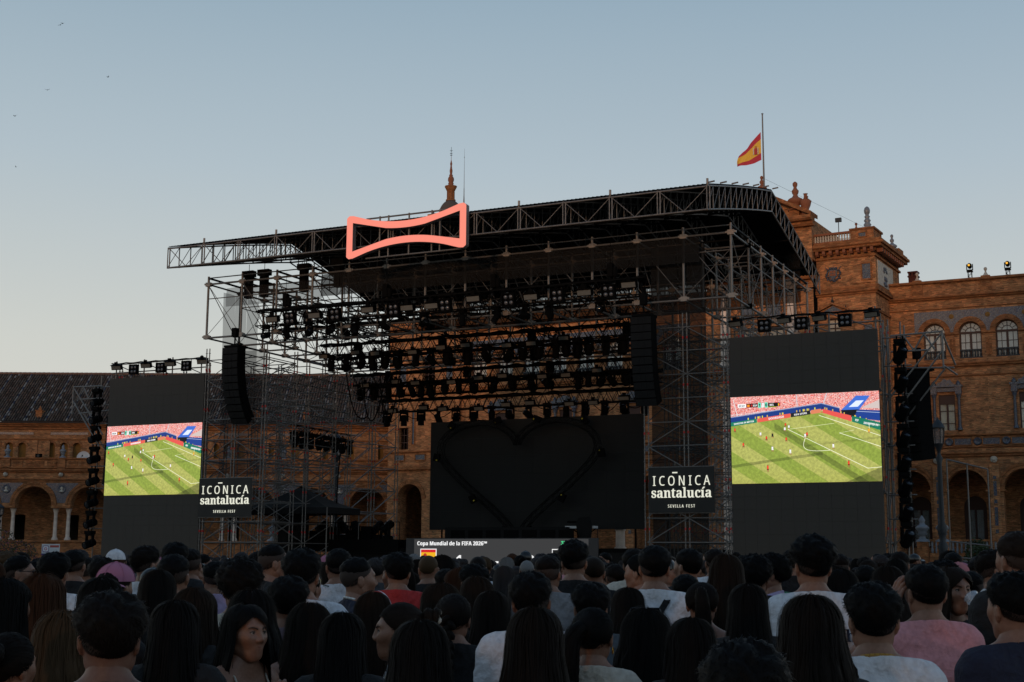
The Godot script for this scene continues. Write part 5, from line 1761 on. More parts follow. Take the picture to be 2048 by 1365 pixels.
		for k in 8:
			var sg = -1.0 if s == 0 else 1.0
			rod(t, "outrigger", Vector3(-0.35 * sg, hs[k] + 0.12, 0.05), Vector3(0.75 * sg, hs[k] + 0.12, 0.05), 0.027, M.steel)
			rod(t, "brace", Vector3(-0.35, hs[k] - 0.9, -0.9), Vector3(0.35, hs[k], -0.9), 0.022, M.steel_dark)
			rod(t, "brace", Vector3(0.35, hs[k] - 0.9, 0.0), Vector3(0.35, hs[k], -0.9), 0.022, M.steel_dark)
			mover(SX * Transform3D(Basis.IDENTITY, S(uu + 0.35 * sg, hs[k], 0.95)), "moving-head light, %s from top on the ladder beside the %s screen" % [ORD[k], side], "moving heads on the side ladders", 0.15 * sg if s == 0 else 0.8, 1.9 if s == 0 else 0.7, 1.15)
		# diagonal boom that carries the outer loudspeakers
		var bm = T("speaker_boom", "diagonal three-tube boom on the outer side of the %s screen" % side, "scaffold boom", SX * Transform3D(Basis.IDENTITY, S(uu, 0, 0.9)), "booms for the outer loudspeakers")
		var q = 1.0 if s == 1 else -1.0
		for e in [[Vector3(-0.2, 8.0, 0), Vector3(2.0, 10.6, 0)], [Vector3(0.0, 7.4, 0), Vector3(2.0, 9.9, 0)], [Vector3(0.0, 6.9, -0.8), Vector3(2.0, 9.35, -0.8)], [Vector3(0.0, 10.6, 0), Vector3(2.0, 10.65, 0)], [Vector3(0.0, 9.95, 0), Vector3(1.5, 9.95, 0)], [Vector3(0.0, 9.4, -0.8), Vector3(2.3, 9.3, -0.8)], [Vector3(2.0, 10.7, 0), Vector3(2.0, 9.2, 0)], [Vector3(2.0, 10.6, 0), Vector3(2.35, 9.4, -0.8)], [Vector3(2.0, 9.3, 0), Vector3(2.4, 9.0, -0.8)], [Vector3(0.5, 10.6, 0), Vector3(0.9, 9.95, 0)], [Vector3(0.9, 9.95, 0), Vector3(1.3, 10.6, 0)], [Vector3(1.3, 10.6, 0), Vector3(1.7, 9.95, 0)]]:
			rod(bm, "boom_tube", Vector3(e[0].x * q, e[0].y, e[0].z), Vector3(e[1].x * q, e[1].y, e[1].z), 0.036, M.steel)
	line_array("black line array of loudspeakers hung on the front left tower", SX * Transform3D(Basis(Vector3.UP, 0.0), S(1.2, 11.75, -0.9)), 11, 0.95, 0.33, 0.080)
	line_array("black line array of loudspeakers hung on the front right tower", SX * Transform3D(Basis(Vector3.UP, 0.0), S(22.35, 11.75, -0.9)), 11, 0.95, 0.33, 0.05)
	line_array("black line array of loudspeakers on the boom right of the right screen", SX * Transform3D(Basis(Vector3.UP, -0.9), S(32.95, 9.25, 2.2)), 11, 1.0, 0.32, 0.010)
	line_array("black line array of loudspeakers on the boom left of the left screen", SX * Transform3D(Basis(Vector3.UP, 1.2), S(-8.9, 9.0, 2.4)), 11, 1.0, 0.32, 0.012)
	i = 0
	for e in [[0.55, 0.9], [1.5, 0.9], [4.1, 0.6], [6.3, 0.3]]:
		var hz = T("chain_hoist", "black chain hoist under the left end of the roof, %s from left" % ORD[i], "hoist", SX * Transform3D(Basis.IDENTITY, S(e[0], 14.6, e[1])), "chain hoists under the roof")
		i += 1
		var hb = MB.new()
		hb.mould(Vector3(-0.17, 0, -0.17), Vector3(0.17, 1.1, 0.17), 0.04)
		hb.box(Vector3(-0.34, 1.1, -0.16), Vector3(0.34, 1.4, 0.16))
		P(hz, "motor", hb, M.black)
		rod(hz, "chain", Vector3(0, 1.4, 0), Vector3(0, 1.75, 0), 0.015, M.truss)
	logo_frame()
	floor_things(lr)

func logo_frame():
	var t = T("logo_frame", "glowing salmon outline emblem with curved top and bottom on the roof edge", "emblem", SX * Transform3D(Basis.IDENTITY, S(12.3, 15.87, -3.55)))
	var outer = []
	var inner = []
	var n = 24
	var hw = 3.02
	var hh = 1.10
	var rad = 0.14
	var edge = func(o: float, k: int) -> Array:
		var pts = []
		var yy = func(x, s): return s * (0.50 + 0.60 * pow(absf(x) / 3.02, 2.0))
		var a = hw - o
		for i in n + 1:
			var x = -a + 2 * a * i / n
			pts.append(Vector2(x, yy.call(x, 1) - o))
		for i in n + 1:
			var x = a - 2 * a * i / n
			pts.append(Vector2(x, yy.call(x, -1) + o))
		return pts
	# corners rounded by shrinking and growing the outline; both outlines sampled on the same rays
	var po = Geometry2D.offset_polygon(Geometry2D.offset_polygon(PackedVector2Array(edge.call(0.0, 0)), -rad, Geometry2D.JOIN_ROUND)[0], rad, Geometry2D.JOIN_ROUND)[0]
	var pi = PackedVector2Array(edge.call(0.31, 0))
	for k in 220:
		var a = -TAU * k / 220.0
		var far = Vector2(cos(a) * 3.0, sin(a)) * 6.0
		for e in [[po, outer], [pi, inner]]:
			var hit = far
			for q in e[0].size():
				var h = Geometry2D.segment_intersects_segment(Vector2.ZERO, far, e[0][q], e[0][(q + 1) % e[0].size()])
				if h != null: hit = h
			e[1].append(hit)
	var b = MB.new()
	var c = MB.new()
	var m = outer.size()
	for i in m:
		var j = (i + 1) % m
		var o0 = outer[i]
		var o1 = outer[j]
		var i0 = inner[i]
		var i1 = inner[j]
		b.quad(Vector3(o0.x, o0.y, 0.14), Vector3(o1.x, o1.y, 0.14), Vector3(i1.x, i1.y, 0.14), Vector3(i0.x, i0.y, 0.14), Vector3(0, 0, 1))
		c.quad(Vector3(o0.x, o0.y, -0.14), Vector3(o1.x, o1.y, -0.14), Vector3(i1.x, i1.y, -0.14), Vector3(i0.x, i0.y, -0.14), Vector3(0, 0, -1))
		var d = (o1 - o0).normalized()
		c.quad(Vector3(o0.x, o0.y, 0.139), Vector3(o1.x, o1.y, 0.139), Vector3(o1.x, o1.y, -0.14), Vector3(o0.x, o0.y, -0.14), Vector3(-d.y, d.x, 0))
		d = (i1 - i0).normalized()
		c.quad(Vector3(i0.x, i0.y, 0.139), Vector3(i1.x, i1.y, 0.139), Vector3(i1.x, i1.y, -0.14), Vector3(i0.x, i0.y, -0.14), Vector3(d.y, -d.x, 0))
	P(t, "face", b, M.salmon)
	P(t, "casing", c, M.salmon_side)
	rod(t, "support_tube", Vector3(-2.2, 0.86, -0.2), Vector3(2.6, 0.86, -0.2), 0.04, M.steel_dark)
	rod(t, "support_tube", Vector3(-2.2, -0.95, -0.2), Vector3(2.6, -0.95, -0.2), 0.04, M.steel_dark)
	for x in [-1.5, -1.05, 0.0, 1.15, 1.55]: rod(t, "support_tube", Vector3(x, -0.95, -0.2), Vector3(x, 0.92, -0.2), 0.04, M.steel_dark)
	var al = AreaLight3D.new()
	al.name = "emblem_light"
	al.area_size = Vector2(6.0, 2.0)
	al.light_color = Color(1.0, 0.5, 0.42)
	al.light_energy = 0.05
	al.area_range = 40.0
	al.shadow_enabled = true
	t.add_child(al)
	al.transform = Transform3D(Basis(Vector3.UP, PI), Vector3(0, 0, 0.25))

func floor_things(lr):
	# deck
	var d = T("stage_deck", "black stage deck with dark skirt behind the score screen", "stage deck", SX * Transform3D(Basis.IDENTITY, S(12.25, 0, 6.1)))
	var b = MB.new()
	b.box(Vector3(-9.6, 2.0, -9.0), Vector3(9.6, 2.2, 0))
	P(d, "deck", b, M.black)
	b = MB.new()
	b.box(Vector3(-9.6, 0.0, -0.12), Vector3(9.6, 2.0, -0.02))
	P(d, "skirt", b, M.black_cloth)
	# score screen
	var s = T("score_screen", "low wide score screen with white lettering on the stage front", "video screen", SX * Transform3D(Basis.IDENTITY, S(12.28, 0, 5.95)))
	b = MB.new()
	b.box(Vector3(-5.2, 0.5, -0.1), Vector3(5.2, 2.68, 0.0))
	P(s, "case", b, mat(Color(0.22, 0.22, 0.23), 0.6))
	b = MB.new()
	b.box(Vector3(-4.72, 0.6, 0.001), Vector3(4.72, 2.64, 0.012))
	P(s, "panel", b, glow(Color(0.215, 0.215, 0.22), 1.0))
	var wg = M.white_text
	text_part(s, "lettering", "Copa Mundial de la FIFA 2026™", 0.19, wg, at(-4.55, 2.42, 0.03), 600, "Droid Sans", 1.0, HORIZONTAL_ALIGNMENT_LEFT)
	text_part(s, "lettering", "37:20", 0.18, glow(Color(0.30, 0.95, 0.62), 0.8), at(3.62, 2.44, 0.03), 600)
	text_part(s, "lettering", "1", 0.52, wg, at(-2.15, 1.58, 0.03), 700)
	text_part(s, "lettering", "-", 0.52, wg, at(-0.1, 1.58, 0.03), 700)
	text_part(s, "lettering", "0", 0.52, wg, at(1.75, 1.58, 0.03), 700)
	for e in [[-3.9, [Color(0.85, 0.10, 0.14), Color(0.97, 0.72, 0.10), Color(0.85, 0.10, 0.14)], false], [3.3, [Color(0.05, 0.05, 0.05), Color(0.97, 0.78, 0.12), Color(0.88, 0.12, 0.16)], true]]:
		var fb = MB.new()
		fb.box(Vector3(e[0] - 0.46, 1.50, 0.012), Vector3(e[0] + 0.46, 2.16, 0.022))
		var fp = P(s, "flag_icon", fb, wg)
		for k in 3:
			var st = MB.new()
			if e[2]: st.box(Vector3(e[0] - 0.42 + 0.28 * k, 1.54, 0.022), Vector3(e[0] - 0.14 + 0.28 * k, 2.12, 0.03))
			else:
				var ys = [1.98, 1.68, 1.54]
				var ye = [2.12, 1.98, 1.68]
				st.box(Vector3(e[0] - 0.42, ys[k], 0.022), Vector3(e[0] + 0.42, ye[k], 0.03))
			P(fp, "stripe", st, glow(e[1][k], 0.95))
		if not e[2]:
			var cr = MB.new()
			cr.lathe([Vector2(0, 0.01), Vector2(0.10, 0.0)], 10, Vector3(e[0] - 0.18, 1.84, 0.032), Basis(Vector3.RIGHT, PI / 2))
			P(fp, "crest", cr, glow(Color(0.75, 0.2, 0.1), 0.9))
	# dark video wall and heart truss
	var w = T("video_wall", "large unlit black video wall at the back of the stage", "video wall", SX * Transform3D(Basis.IDENTITY, S(12.26, 0, 10.0)))
	var pb = MB.new()
	pb.box(Vector3(0.002, 0.002, -0.1), Vector3(1.018 - 0.002, 0.96 - 0.002, 0.0))
	var mod = pb.mesh()
	for i in 12:
		for j in 6: P(w, "panel", mod, M.led_wall, at(-6.1 + 1.0167 * i, 3.18 + 0.96 * j, 0.001 * ((i * 5 + j * 3) % 3)))
	b = MB.new()
	b.box(Vector3(-6.1, 3.18, -0.15), Vector3(6.1, 8.94, -0.11))
	for x in [-5.5, -2, 2, 5.5]: b.tube(Vector3(x, 2.2, -0.3), Vector3(x, 8.9, -0.3), 0.05, 6)
	P(w, "frame", b, M.black)
	var h = T("heart_truss", "heart-shaped black truss with small lamps in front of the video wall", "truss", SX * Transform3D(Basis.IDENTITY, S(11.65, 0, 9.3)))
	var hp = []
	for k in 48:
		var a = TAU * k / 48.0
		var x = 16.0 * pow(sin(a), 3)
		var y = 13.0 * cos(a) - 5.0 * cos(2 * a) - 2.0 * cos(3 * a) - cos(4 * a)
		hp.append(Vector3(x / 16.0 * 4.5, 6.2 + (y + 2.5) / 14.5 * (2.55 if y > -2.5 else 3.7), 0))
	for k in 48:
		var p = hp[k]
		var q = hp[(k + 1) % 48]
		if (p.y + q.y) * 0.5 < 2.35: continue
		var sg = MB.new()
		lattice(sg, p, q, 0.28, 0.28, 0.3, 0.022, 0.014)
		P(h, "truss_section", sg, M.truss)
	for k in [5, 9, 13, 17, 20, 28, 31, 35, 39, 43]:
		var p = hp[k]
		if p.y < 2.6: continue
		var l = MB.new()
		l.box(Vector3(-0.16, -0.2, -0.1), Vector3(0.16, 0.2, 0.12))
		var out = (p - Vector3(0, 6, 0)).normalized() * 0.32
		var lp = P(h, "lamp", l, M.black, Transform3D(Basis(Vector3.BACK, atan2(out.y, out.x)), p + out))
		var ye = MB.new()
		ye.box(Vector3(-0.1, 0.10, 0.121), Vector3(-0.02, 0.16, 0.13))
		P(lp, "label", ye, mat(Color(0.75, 0.68, 0.12), 0.6))
	# riser, keyboard, podium on the deck
	var r = T("drum_riser", "long black riser box in front of the video wall", "riser", SX * Transform3D(Basis.IDENTITY, S(11.8, 2.2, 7.8)))
	b = MB.new()
	b.mould(Vector3(-3.35, 0.0, -0.6), Vector3(3.35, 1.05, 0.3), 0.04)
	P(r, "box", b, M.black_cloth)
	b = MB.new()
	for k in 7: b.box(Vector3(-3.0 + k, 0.1, 0.3), Vector3(-2.2 + k, 0.9, 0.32))
	P(r, "front_panel", b, M.black)
	var ky = T("keyboard_stand", "keyboard on a black stand at the right of the stage", "keyboard", SX * Transform3D(Basis.IDENTITY, S(15.75, 2.2, 8.2)))
	b = MB.new()
	b.box(Vector3(-0.85, 0.98, -0.18), Vector3(0.75, 1.1, 0.18))
	P(ky, "keyboard", b, M.white_cloth)
	b = MB.new()
	for q in [[-0.5, 0.3], [-0.3, -0.5]]:
		b.tube(Vector3(q[0] - 0.1, 0, 0.1), Vector3(q[1] + 0.4, 0.97, 0.0), 0.03, 6)
		b.tube(Vector3(q[1] + 0.3, 0, -0.1), Vector3(q[0], 0.97, 0.0), 0.03, 6)
	P(ky, "stand", b, M.black)
	b = MB.new()
	b.prism(PackedVector2Array([Vector2(0.05, 0), Vector2(0.5, 0), Vector2(0.62, 1.2), Vector2(0.45, 1.55), Vector2(-0.1, 1.5), Vector2(-0.25, 1.2)]), 0.2, 0.26)
	P(ky, "cloth_cover", b, M.black_cloth)
	b = MB.new()
	b.box(Vector3(-0.75, 1.25, -0.15), Vector3(-0.1, 1.34, 0.2))
	P(ky, "control_desk", b, M.black)
	var po = T("stone_stub", "pale stone column stub right of the keyboard", "column", SX * Transform3D(Basis.IDENTITY, S(16.9, 2.2, 10.4)))
	b = MB.new()
	b.lathe([Vector2(0.30, 0), Vector2(0.30, 0.08), Vector2(0.24, 0.12), Vector2(0.23, 0.88), Vector2(0.28, 0.95), Vector2(0.28, 1.0), Vector2(0, 1.0)], 16)
	P(po, "shaft", b, M.marble)
	# floor lights at stage left
	var i = 0
	for e in [[1.59, 6.6, 0.5], [2.77, 6.8, -1.1], [3.38, 7.0, -0.6], [4.66, 7.2, 0.2], [5.6, 6.6, 0.7]]:
		mover(SX * Transform3D(Basis(Vector3.BACK, PI), S(e[0], 2.62, e[1])), "moving-head light standing at stage left, %s from left" % ORD[i], "moving heads on the floor at stage left", e[2], 0.9, 1.15)
		i += 1
	var sl = T("side_stage", "low black side platform with trusses left of the score screen", "platform", SX * Transform3D(Basis.IDENTITY, S(4.0, 0, 6.4)))
	b = MB.new()
	b.box(Vector3(-3.6, 2.0, -3), Vector3(2.6, 2.62, 0.4))
	P(sl, "platform", b, M.black)
	b = MB.new()
	lattice(b, Vector3(-1.0, 1.75, 0.6), Vector3(2.6, 1.75, 0.6), 0.4, 0.4, 0.35, 0.025, 0.013)
	P(sl, "truss_section", b, M.truss)
	b = MB.new()
	for k in 5: b.box(Vector3(-3.4 + k * 0.8, 2.62, -1.0), Vector3(-2.8 + k * 0.8, 3.1 + 0.25 * sin(k * 2.1), -0.5))
	P(sl, "equipment_case", b, M.black)
	rod(sl, "rail", Vector3(-3.6, 3.5, 0.3), Vector3(2.6, 3.5, 0.3), 0.02, M.truss)
	for k in 6: rod(sl, "rail", Vector3(-3.6 + 1.24 * k, 2.6, 0.3), Vector3(-3.6 + 1.24 * k, 3.5, 0.3), 0.02, M.truss)
	# black tent
	var te = T("canopy_tent", "black pop-up tent beside the left scaffold tower", "tent", SX * Transform3D(Basis.IDENTITY, S(1.1, 0, 5.2)))
	b = MB.new()
	var c4 = [Vector3(-2.7, 4.2, 1.4), Vector3(2.7, 4.2, 1.4), Vector3(2.7, 4.2, -1.6), Vector3(-2.7, 4.2, -1.6)]
	for k in 4:
		var a0 = c4[k]
		var a1 = c4[(k + 1) % 4]
		var ap = Vector3(0, 5.35, -0.1)
		var pts = []
		for rr in 7:
			var q = rr / 6.0
			for j in 7:
				var p = a0.lerp(a1, j / 6.0).lerp(ap, q)
				p.y = lerpf(4.2, 5.35, pow(q, 1.35))
				pts.append(p)
		b.sheet(pts, 7)
	P(te, "canopy", b, M.dark_cloth)
	b = MB.new()
	for k in 4:
		var a0 = c4[k]
		var a1 = c4[(k + 1) % 4]
		b.quad(a0, a1, a1 - Vector3(0, 0.32, 0), a0 - Vector3(0, 0.32, 0))
	P(te, "valance", b, M.dark_cloth)
	for p in c4: rod(te, "leg", Vector3(p.x * 0.97, 0, p.z), Vector3(p.x * 0.97, 4.2, p.z), 0.03, M.steel)
	b = MB.new()
	b.quad(Vector3(-2.6, 1.0, -1.5), Vector3(-0.4, 1.0, -1.5), Vector3(-0.4, 4.2, -1.5), Vector3(-2.6, 4.2, -1.5))
	P(te, "side_wall", b, M.dark_cloth)
	# loose cables hanging from the rig at stage left
	var cbl = T("hanging_cable", "black cable loops hanging from the rig at stage left", "cable", SX * Transform3D(Basis.IDENTITY, S(3.0, 0, 6.0)))
	for e in [[0.2, 11.5, 1.6, 9.0, 1.1], [1.2, 11.0, 2.6, 11.2, 2.4], [2.3, 11.2, 3.4, 11.0, 2.6], [0.1, 8.0, -0.3, 2.6, 0.3]]:
		var pts = []
		var rs = []
		for k in 17:
			var q = k / 16.0
			pts.append(Vector3(lerpf(e[0], e[2], q), lerpf(e[1], e[3], q) - e[4] * sin(PI * q), 0.1 * sin(q * 5)))
			rs.append(0.035)
		var cm = MB.new()
		cm.path(pts, rs, 5)
		P(cbl, "cable", cm, M.black)

# ---------------------------------------------------------------- people
# A prim is [a, b, ra, rb, k]: a tapered capsule blended over k. An ellipsoid is [centre, radii, -1, 0, k]. k < 0 cuts.
func nets(mb: MB, prims: Array, lo: Vector3, hi: Vector3, cell: float, cuts: Array = [], wrinkle := 0.0):
	var nx: int = int((hi.x - lo.x) / cell) + 2
	var ny: int = int((hi.y - lo.y) / cell) + 2
	var nz: int = int((hi.z - lo.z) / cell) + 2
	var f := PackedFloat32Array()
	f.resize(nx * ny * nz)
	f.fill(0.2)
	for q in prims:
		var a: Vector3 = q[0]
		var b: Vector3 = q[1]
		var ra: float = q[2]
		var rb: float = q[3]
		var k: float = absf(q[4])
		var neg: bool = q[4] < 0.0
		var ell: bool = ra < 0.0
		var m: float = k + 2.5 * cell
		var bl: Vector3
		var bh: Vector3
		if ell:
			bl = a - b - Vector3.ONE * m
			bh = a + b + Vector3.ONE * m
		else:
			var rm: float = maxf(ra, rb) + m
			bl = a.min(b) - Vector3.ONE * rm
			bh = a.max(b) + Vector3.ONE * rm
		var i0: int = maxi(0, int((bl.x - lo.x) / cell))
		var i1: int = mini(nx - 1, int((bh.x - lo.x) / cell) + 1)
		var j0: int = maxi(0, int((bl.y - lo.y) / cell))
		var j1: int = mini(ny - 1, int((bh.y - lo.y) / cell) + 1)
		var k0: int = maxi(0, int((bl.z - lo.z) / cell))
		var k1: int = mini(nz - 1, int((bh.z - lo.z) / cell) + 1)
		var ab: Vector3 = b - a
		var il: float = 1.0 / maxf(ab.length_squared(), 1e-9)
		for z in range(k0, k1 + 1):
			for y in range(j0, j1 + 1):
				var idx: int = (z * ny + y) * nx + i0
				for x in range(i0, i1 + 1):
					var p := Vector3(lo.x + x * cell, lo.y + y * cell, lo.z + z * cell)
					var d: float
					if ell:
						var u: Vector3 = (p - a) / b
						var l: float = u.length()
						d = l * (l - 1.0) / maxf((u / b).length(), 1e-6)
					else:
						var t: float = clampf((p - a).dot(ab) * il, 0.0, 1.0)
						d = (p - a - ab * t).length() - lerpf(ra, rb, t)
					var o: float = f[idx]
					if neg:
						d = -d
						var h: float = maxf(k - absf(o - d), 0.0) / k
						f[idx] = maxf(o, d) + h * h * k * 0.25
					else:
						var h: float = maxf(k - absf(o - d), 0.0) / k
						f[idx] = minf(o, d) - h * h * k * 0.25
					idx += 1
	var fold := FastNoiseLite.new()
	fold.seed = 8
	fold.frequency = 0.09
	fold.fractal_octaves = 2
	# flat cuts: [point, normal] keeps the side the normal points away from
	if cuts.size() > 0 or wrinkle > 0.0:
		var idx: int = 0
		for z in nz:
			for y in ny:
				for x in nx:
					var d: float = f[idx]
					if d < 0.12:
						var p := Vector3(lo.x + x * cell, lo.y + y * cell, lo.z + z * cell)
						if wrinkle > 0.0:
							d += wrinkle * (absf(fold.get_noise_3d(p.x * 60.0 + p.y * 55.0, p.y * 70.0 - p.x * 75.0, p.z * 40.0)) * 2.6 - 0.7)
						for c in cuts: d = maxf(d, (p - c[0]).dot(c[1]))
						f[idx] = d
					idx += 1
	var ids := PackedInt32Array()
	ids.resize(nx * ny * nz)
	var pos := PackedVector3Array()
	var nor := PackedVector3Array()
	var sx: int = 1
	var sy: int = nx
	var sz: int = nx * ny
	for z in nz - 1:
		for y in ny - 1:
			var idx: int = (z * ny + y) * nx
			for x in nx - 1:
				var v0: float = f[idx]
				var v1: float = f[idx + 1]
				var v2: float = f[idx + sy]
				var v3: float = f[idx + sy + 1]
				var v4: float = f[idx + sz]
				var v5: float = f[idx + sz + 1]
				var v6: float = f[idx + sz + sy]
				var v7: float = f[idx + sz + sy + 1]
				var lowv: float = minf(minf(minf(v0, v1), minf(v2, v3)), minf(minf(v4, v5), minf(v6, v7)))
				if lowv < 0.0 and maxf(maxf(maxf(v0, v1), maxf(v2, v3)), maxf(maxf(v4, v5), maxf(v6, v7))) >= 0.0:
					var s := Vector3.ZERO
					var n: int = 0
					if (v0 < 0.0) != (v1 < 0.0): s += Vector3(v0 / (v0 - v1), 0, 0); n += 1
					if (v2 < 0.0) != (v3 < 0.0): s += Vector3(v2 / (v2 - v3), 1, 0); n += 1
					if (v4 < 0.0) != (v5 < 0.0): s += Vector3(v4 / (v4 - v5), 0, 1); n += 1
					if (v6 < 0.0) != (v7 < 0.0): s += Vector3(v6 / (v6 - v7), 1, 1); n += 1
					if (v0 < 0.0) != (v2 < 0.0): s += Vector3(0, v0 / (v0 - v2), 0); n += 1
					if (v1 < 0.0) != (v3 < 0.0): s += Vector3(1, v1 / (v1 - v3), 0); n += 1
					if (v4 < 0.0) != (v6 < 0.0): s += Vector3(0, v4 / (v4 - v6), 1); n += 1
					if (v5 < 0.0) != (v7 < 0.0): s += Vector3(1, v5 / (v5 - v7), 1); n += 1
					if (v0 < 0.0) != (v4 < 0.0): s += Vector3(0, 0, v0 / (v0 - v4)); n += 1
					if (v1 < 0.0) != (v5 < 0.0): s += Vector3(1, 0, v1 / (v1 - v5)); n += 1
					if (v2 < 0.0) != (v6 < 0.0): s += Vector3(0, 1, v2 / (v2 - v6)); n += 1
					if (v3 < 0.0) != (v7 < 0.0): s += Vector3(1, 1, v3 / (v3 - v7)); n += 1
					s /= n
					pos.append(lo + (Vector3(x, y, z) + s) * cell)
					nor.append(Vector3((v1 + v3 + v5 + v7) - (v0 + v2 + v4 + v6), (v2 + v3 + v6 + v7) - (v0 + v1 + v4 + v5), (v4 + v5 + v6 + v7) - (v0 + v1 + v2 + v3)).normalized())
					ids[idx] = pos.size() - 1
				idx += 1
	for z in range(1, nz - 1):
		for y in range(1, ny - 1):
			var idx: int = (z * ny + y) * nx + 1
			for x in range(1, nx - 1):
				var c: bool = f[idx] < 0.0
				if c != (f[idx + sx] < 0.0): _q(mb, pos, nor, ids[idx], ids[idx - sy], ids[idx - sy - sz], ids[idx - sz])
				if c != (f[idx + sy] < 0.0): _q(mb, pos, nor, ids[idx], ids[idx - sx], ids[idx - sx - sz], ids[idx - sz])
				if c != (f[idx + sz] < 0.0): _q(mb, pos, nor, ids[idx], ids[idx - sx], ids[idx - sx - sy], ids[idx - sy])
				idx += 1

func _q(mb: MB, p: PackedVector3Array, n: PackedVector3Array, a: int, b: int, c: int, d: int):
	mb.nquad(p[a], p[b], p[c], p[d], n[a], n[b], n[c], n[d])

# people face -z; a standing adult is 1.72 m tall
func head_prims(fem: bool) -> Array:
	var j = 0.94 if fem else 1.0
	var p = []
	p.append([Vector3(0, 1.638, 0.008), Vector3(0.075, 0.082, 0.096), -1, 0, 0.02])
	p.append([Vector3(0, 1.585, -0.028), Vector3(0.060 * j, 0.080, 0.064), -1, 0, 0.05])
	p.append([Vector3(-0.010, 1.515, -0.064), Vector3(0.010, 1.515, -0.064), 0.017 * j, 0.017 * j, 0.035])
	p.append([Vector3(0, 1.552, -0.062), Vector3(0.034, 0.034, 0.030), -1, 0, 0.03])
	for s in [-1, 1]:
		p.append([Vector3(s * 0.050 * j, 1.548, -0.004), Vector3(s * 0.014, 1.514, -0.058), 0.017 * j, 0.016 * j, 0.04])
		p.append([Vector3(s * 0.036, 1.590, -0.068), Vector3(s * 0.048, 1.596, -0.050), 0.019, 0.018, 0.04])
		p.append([Vector3(s * 0.012, 1.640, -0.088), Vector3(s * 0.046, 1.640, -0.072), 0.010 if not fem else 0.006, 0.008, 0.022])
	for s in [-1, 1]: p.append([Vector3(s * 0.033, 1.617, -0.104), Vector3(s * 0.034, 1.617, -0.104), 0.015, 0.015, -0.016])
	for s in [-1, 1]: p.append([Vector3(s * 0.032, 1.616, -0.080), Vector3(s * 0.032, 1.616, -0.080), 0.0125, 0.0125, 0.006])
	p.append([Vector3(0, 1.630, -0.094), Vector3(0, 1.586, -0.118 if not fem else -0.112), 0.007, 0.0092, 0.016])
	for s in [-1, 1]: p.append([Vector3(s * 0.011, 1.580, -0.104), Vector3(s * 0.010, 1.580, -0.104), 0.0082, 0.0082, 0.012])
	p.append([Vector3(-0.016, 1.551, -0.087), Vector3(0.016, 1.551, -0.087), 0.0062, 0.0062, 0.012])
	p.append([Vector3(-0.013, 1.5395, -0.086), Vector3(0.013, 1.5395, -0.086), 0.0068, 0.0068, 0.012])
	for s in [-1, 1]:
		p.append([Vector3(s * 0.079, 1.600, 0.014), Vector3(0.009, 0.034, 0.019), -1, 0, 0.008])
		p.append([Vector3(s * 0.085, 1.618, 0.026), Vector3(s * 0.084, 1.588, 0.026), 0.006, 0.005, 0.008])
	p.append([Vector3(0, 1.44, 0.014), Vector3(0, 1.58, 0.012), 0.056 * (0.9 if fem else 1.05), 0.054 * (0.88 if fem else 1.05), 0.03])
	return p

const ARMS_DOWN = [[Vector3(0.235, 1.11, 0.03), Vector3(0.225, 0.88, -0.06)], [Vector3(-0.235, 1.11, 0.03), Vector3(-0.225, 0.88, -0.06)]]

func torso_prims(fem: bool, infl: float) -> Array:
	var w = 0.86 if fem else 1.0
	var p = []
	p.append([Vector3(-0.085, 0.94, 0.01), Vector3(0.085, 0.94, 0.01), 0.115 + infl, 0.115 + infl, 0.05])
	p.append([Vector3(-0.05 * w, 1.09, 0), Vector3(0.05 * w, 1.09, 0), 0.108 * w + infl, 0.108 * w + infl, 0.08])
	p.append([Vector3(-0.085 * w, 1.26, 0.008), Vector3(0.085 * w, 1.26, 0.008), 0.118 * w + infl, 0.118 * w + infl, 0.08])
	p.append([Vector3(-0.145 * w, 1.375, 0.015), Vector3(0.145 * w, 1.375, 0.015), 0.078 * w + infl, 0.078 * w + infl, 0.06])
	for s in [-1, 1]: p.append([Vector3(s * 0.155 * w, 1.405, 0.015), Vector3(s * 0.02, 1.475, 0.016), 0.050 + infl, 0.046 + infl, 0.05])
	if fem:
		for s in [-1, 1]: p.append([Vector3(s * 0.065, 1.265, -0.085), Vector3(s * 0.066, 1.262, -0.086), 0.052 + infl, 0.052 + infl, 0.05])
	return p

func arm_prims(fem: bool, arms: Array, infl: float, upto: float) -> Array:
	# upto 1 = shoulder to elbow only part of the way (a sleeve), 2 = the whole arm
	var w = 0.86 if fem else 1.0
	var r = 0.85 if fem else 1.0
	var p = []
	for i in 2:
		var s = 1.0 if i == 0 else -1.0
		var sh = Vector3(s * 0.176 * w, 1.388, 0.015)
		var el: Vector3 = arms[i][0]
		var wr: Vector3 = arms[i][1]
		if upto < 1.5:
			p.append([sh, sh.lerp(el, upto), 0.051 * r + infl, 0.046 * r + infl * 1.3, 0.04])
		else:
			p.append([sh, el, 0.051 * r + infl, 0.040 * r + infl, 0.04])
			p.append([el, wr, 0.041 * r + infl, 0.028 * r + infl, 0.02])
	return p

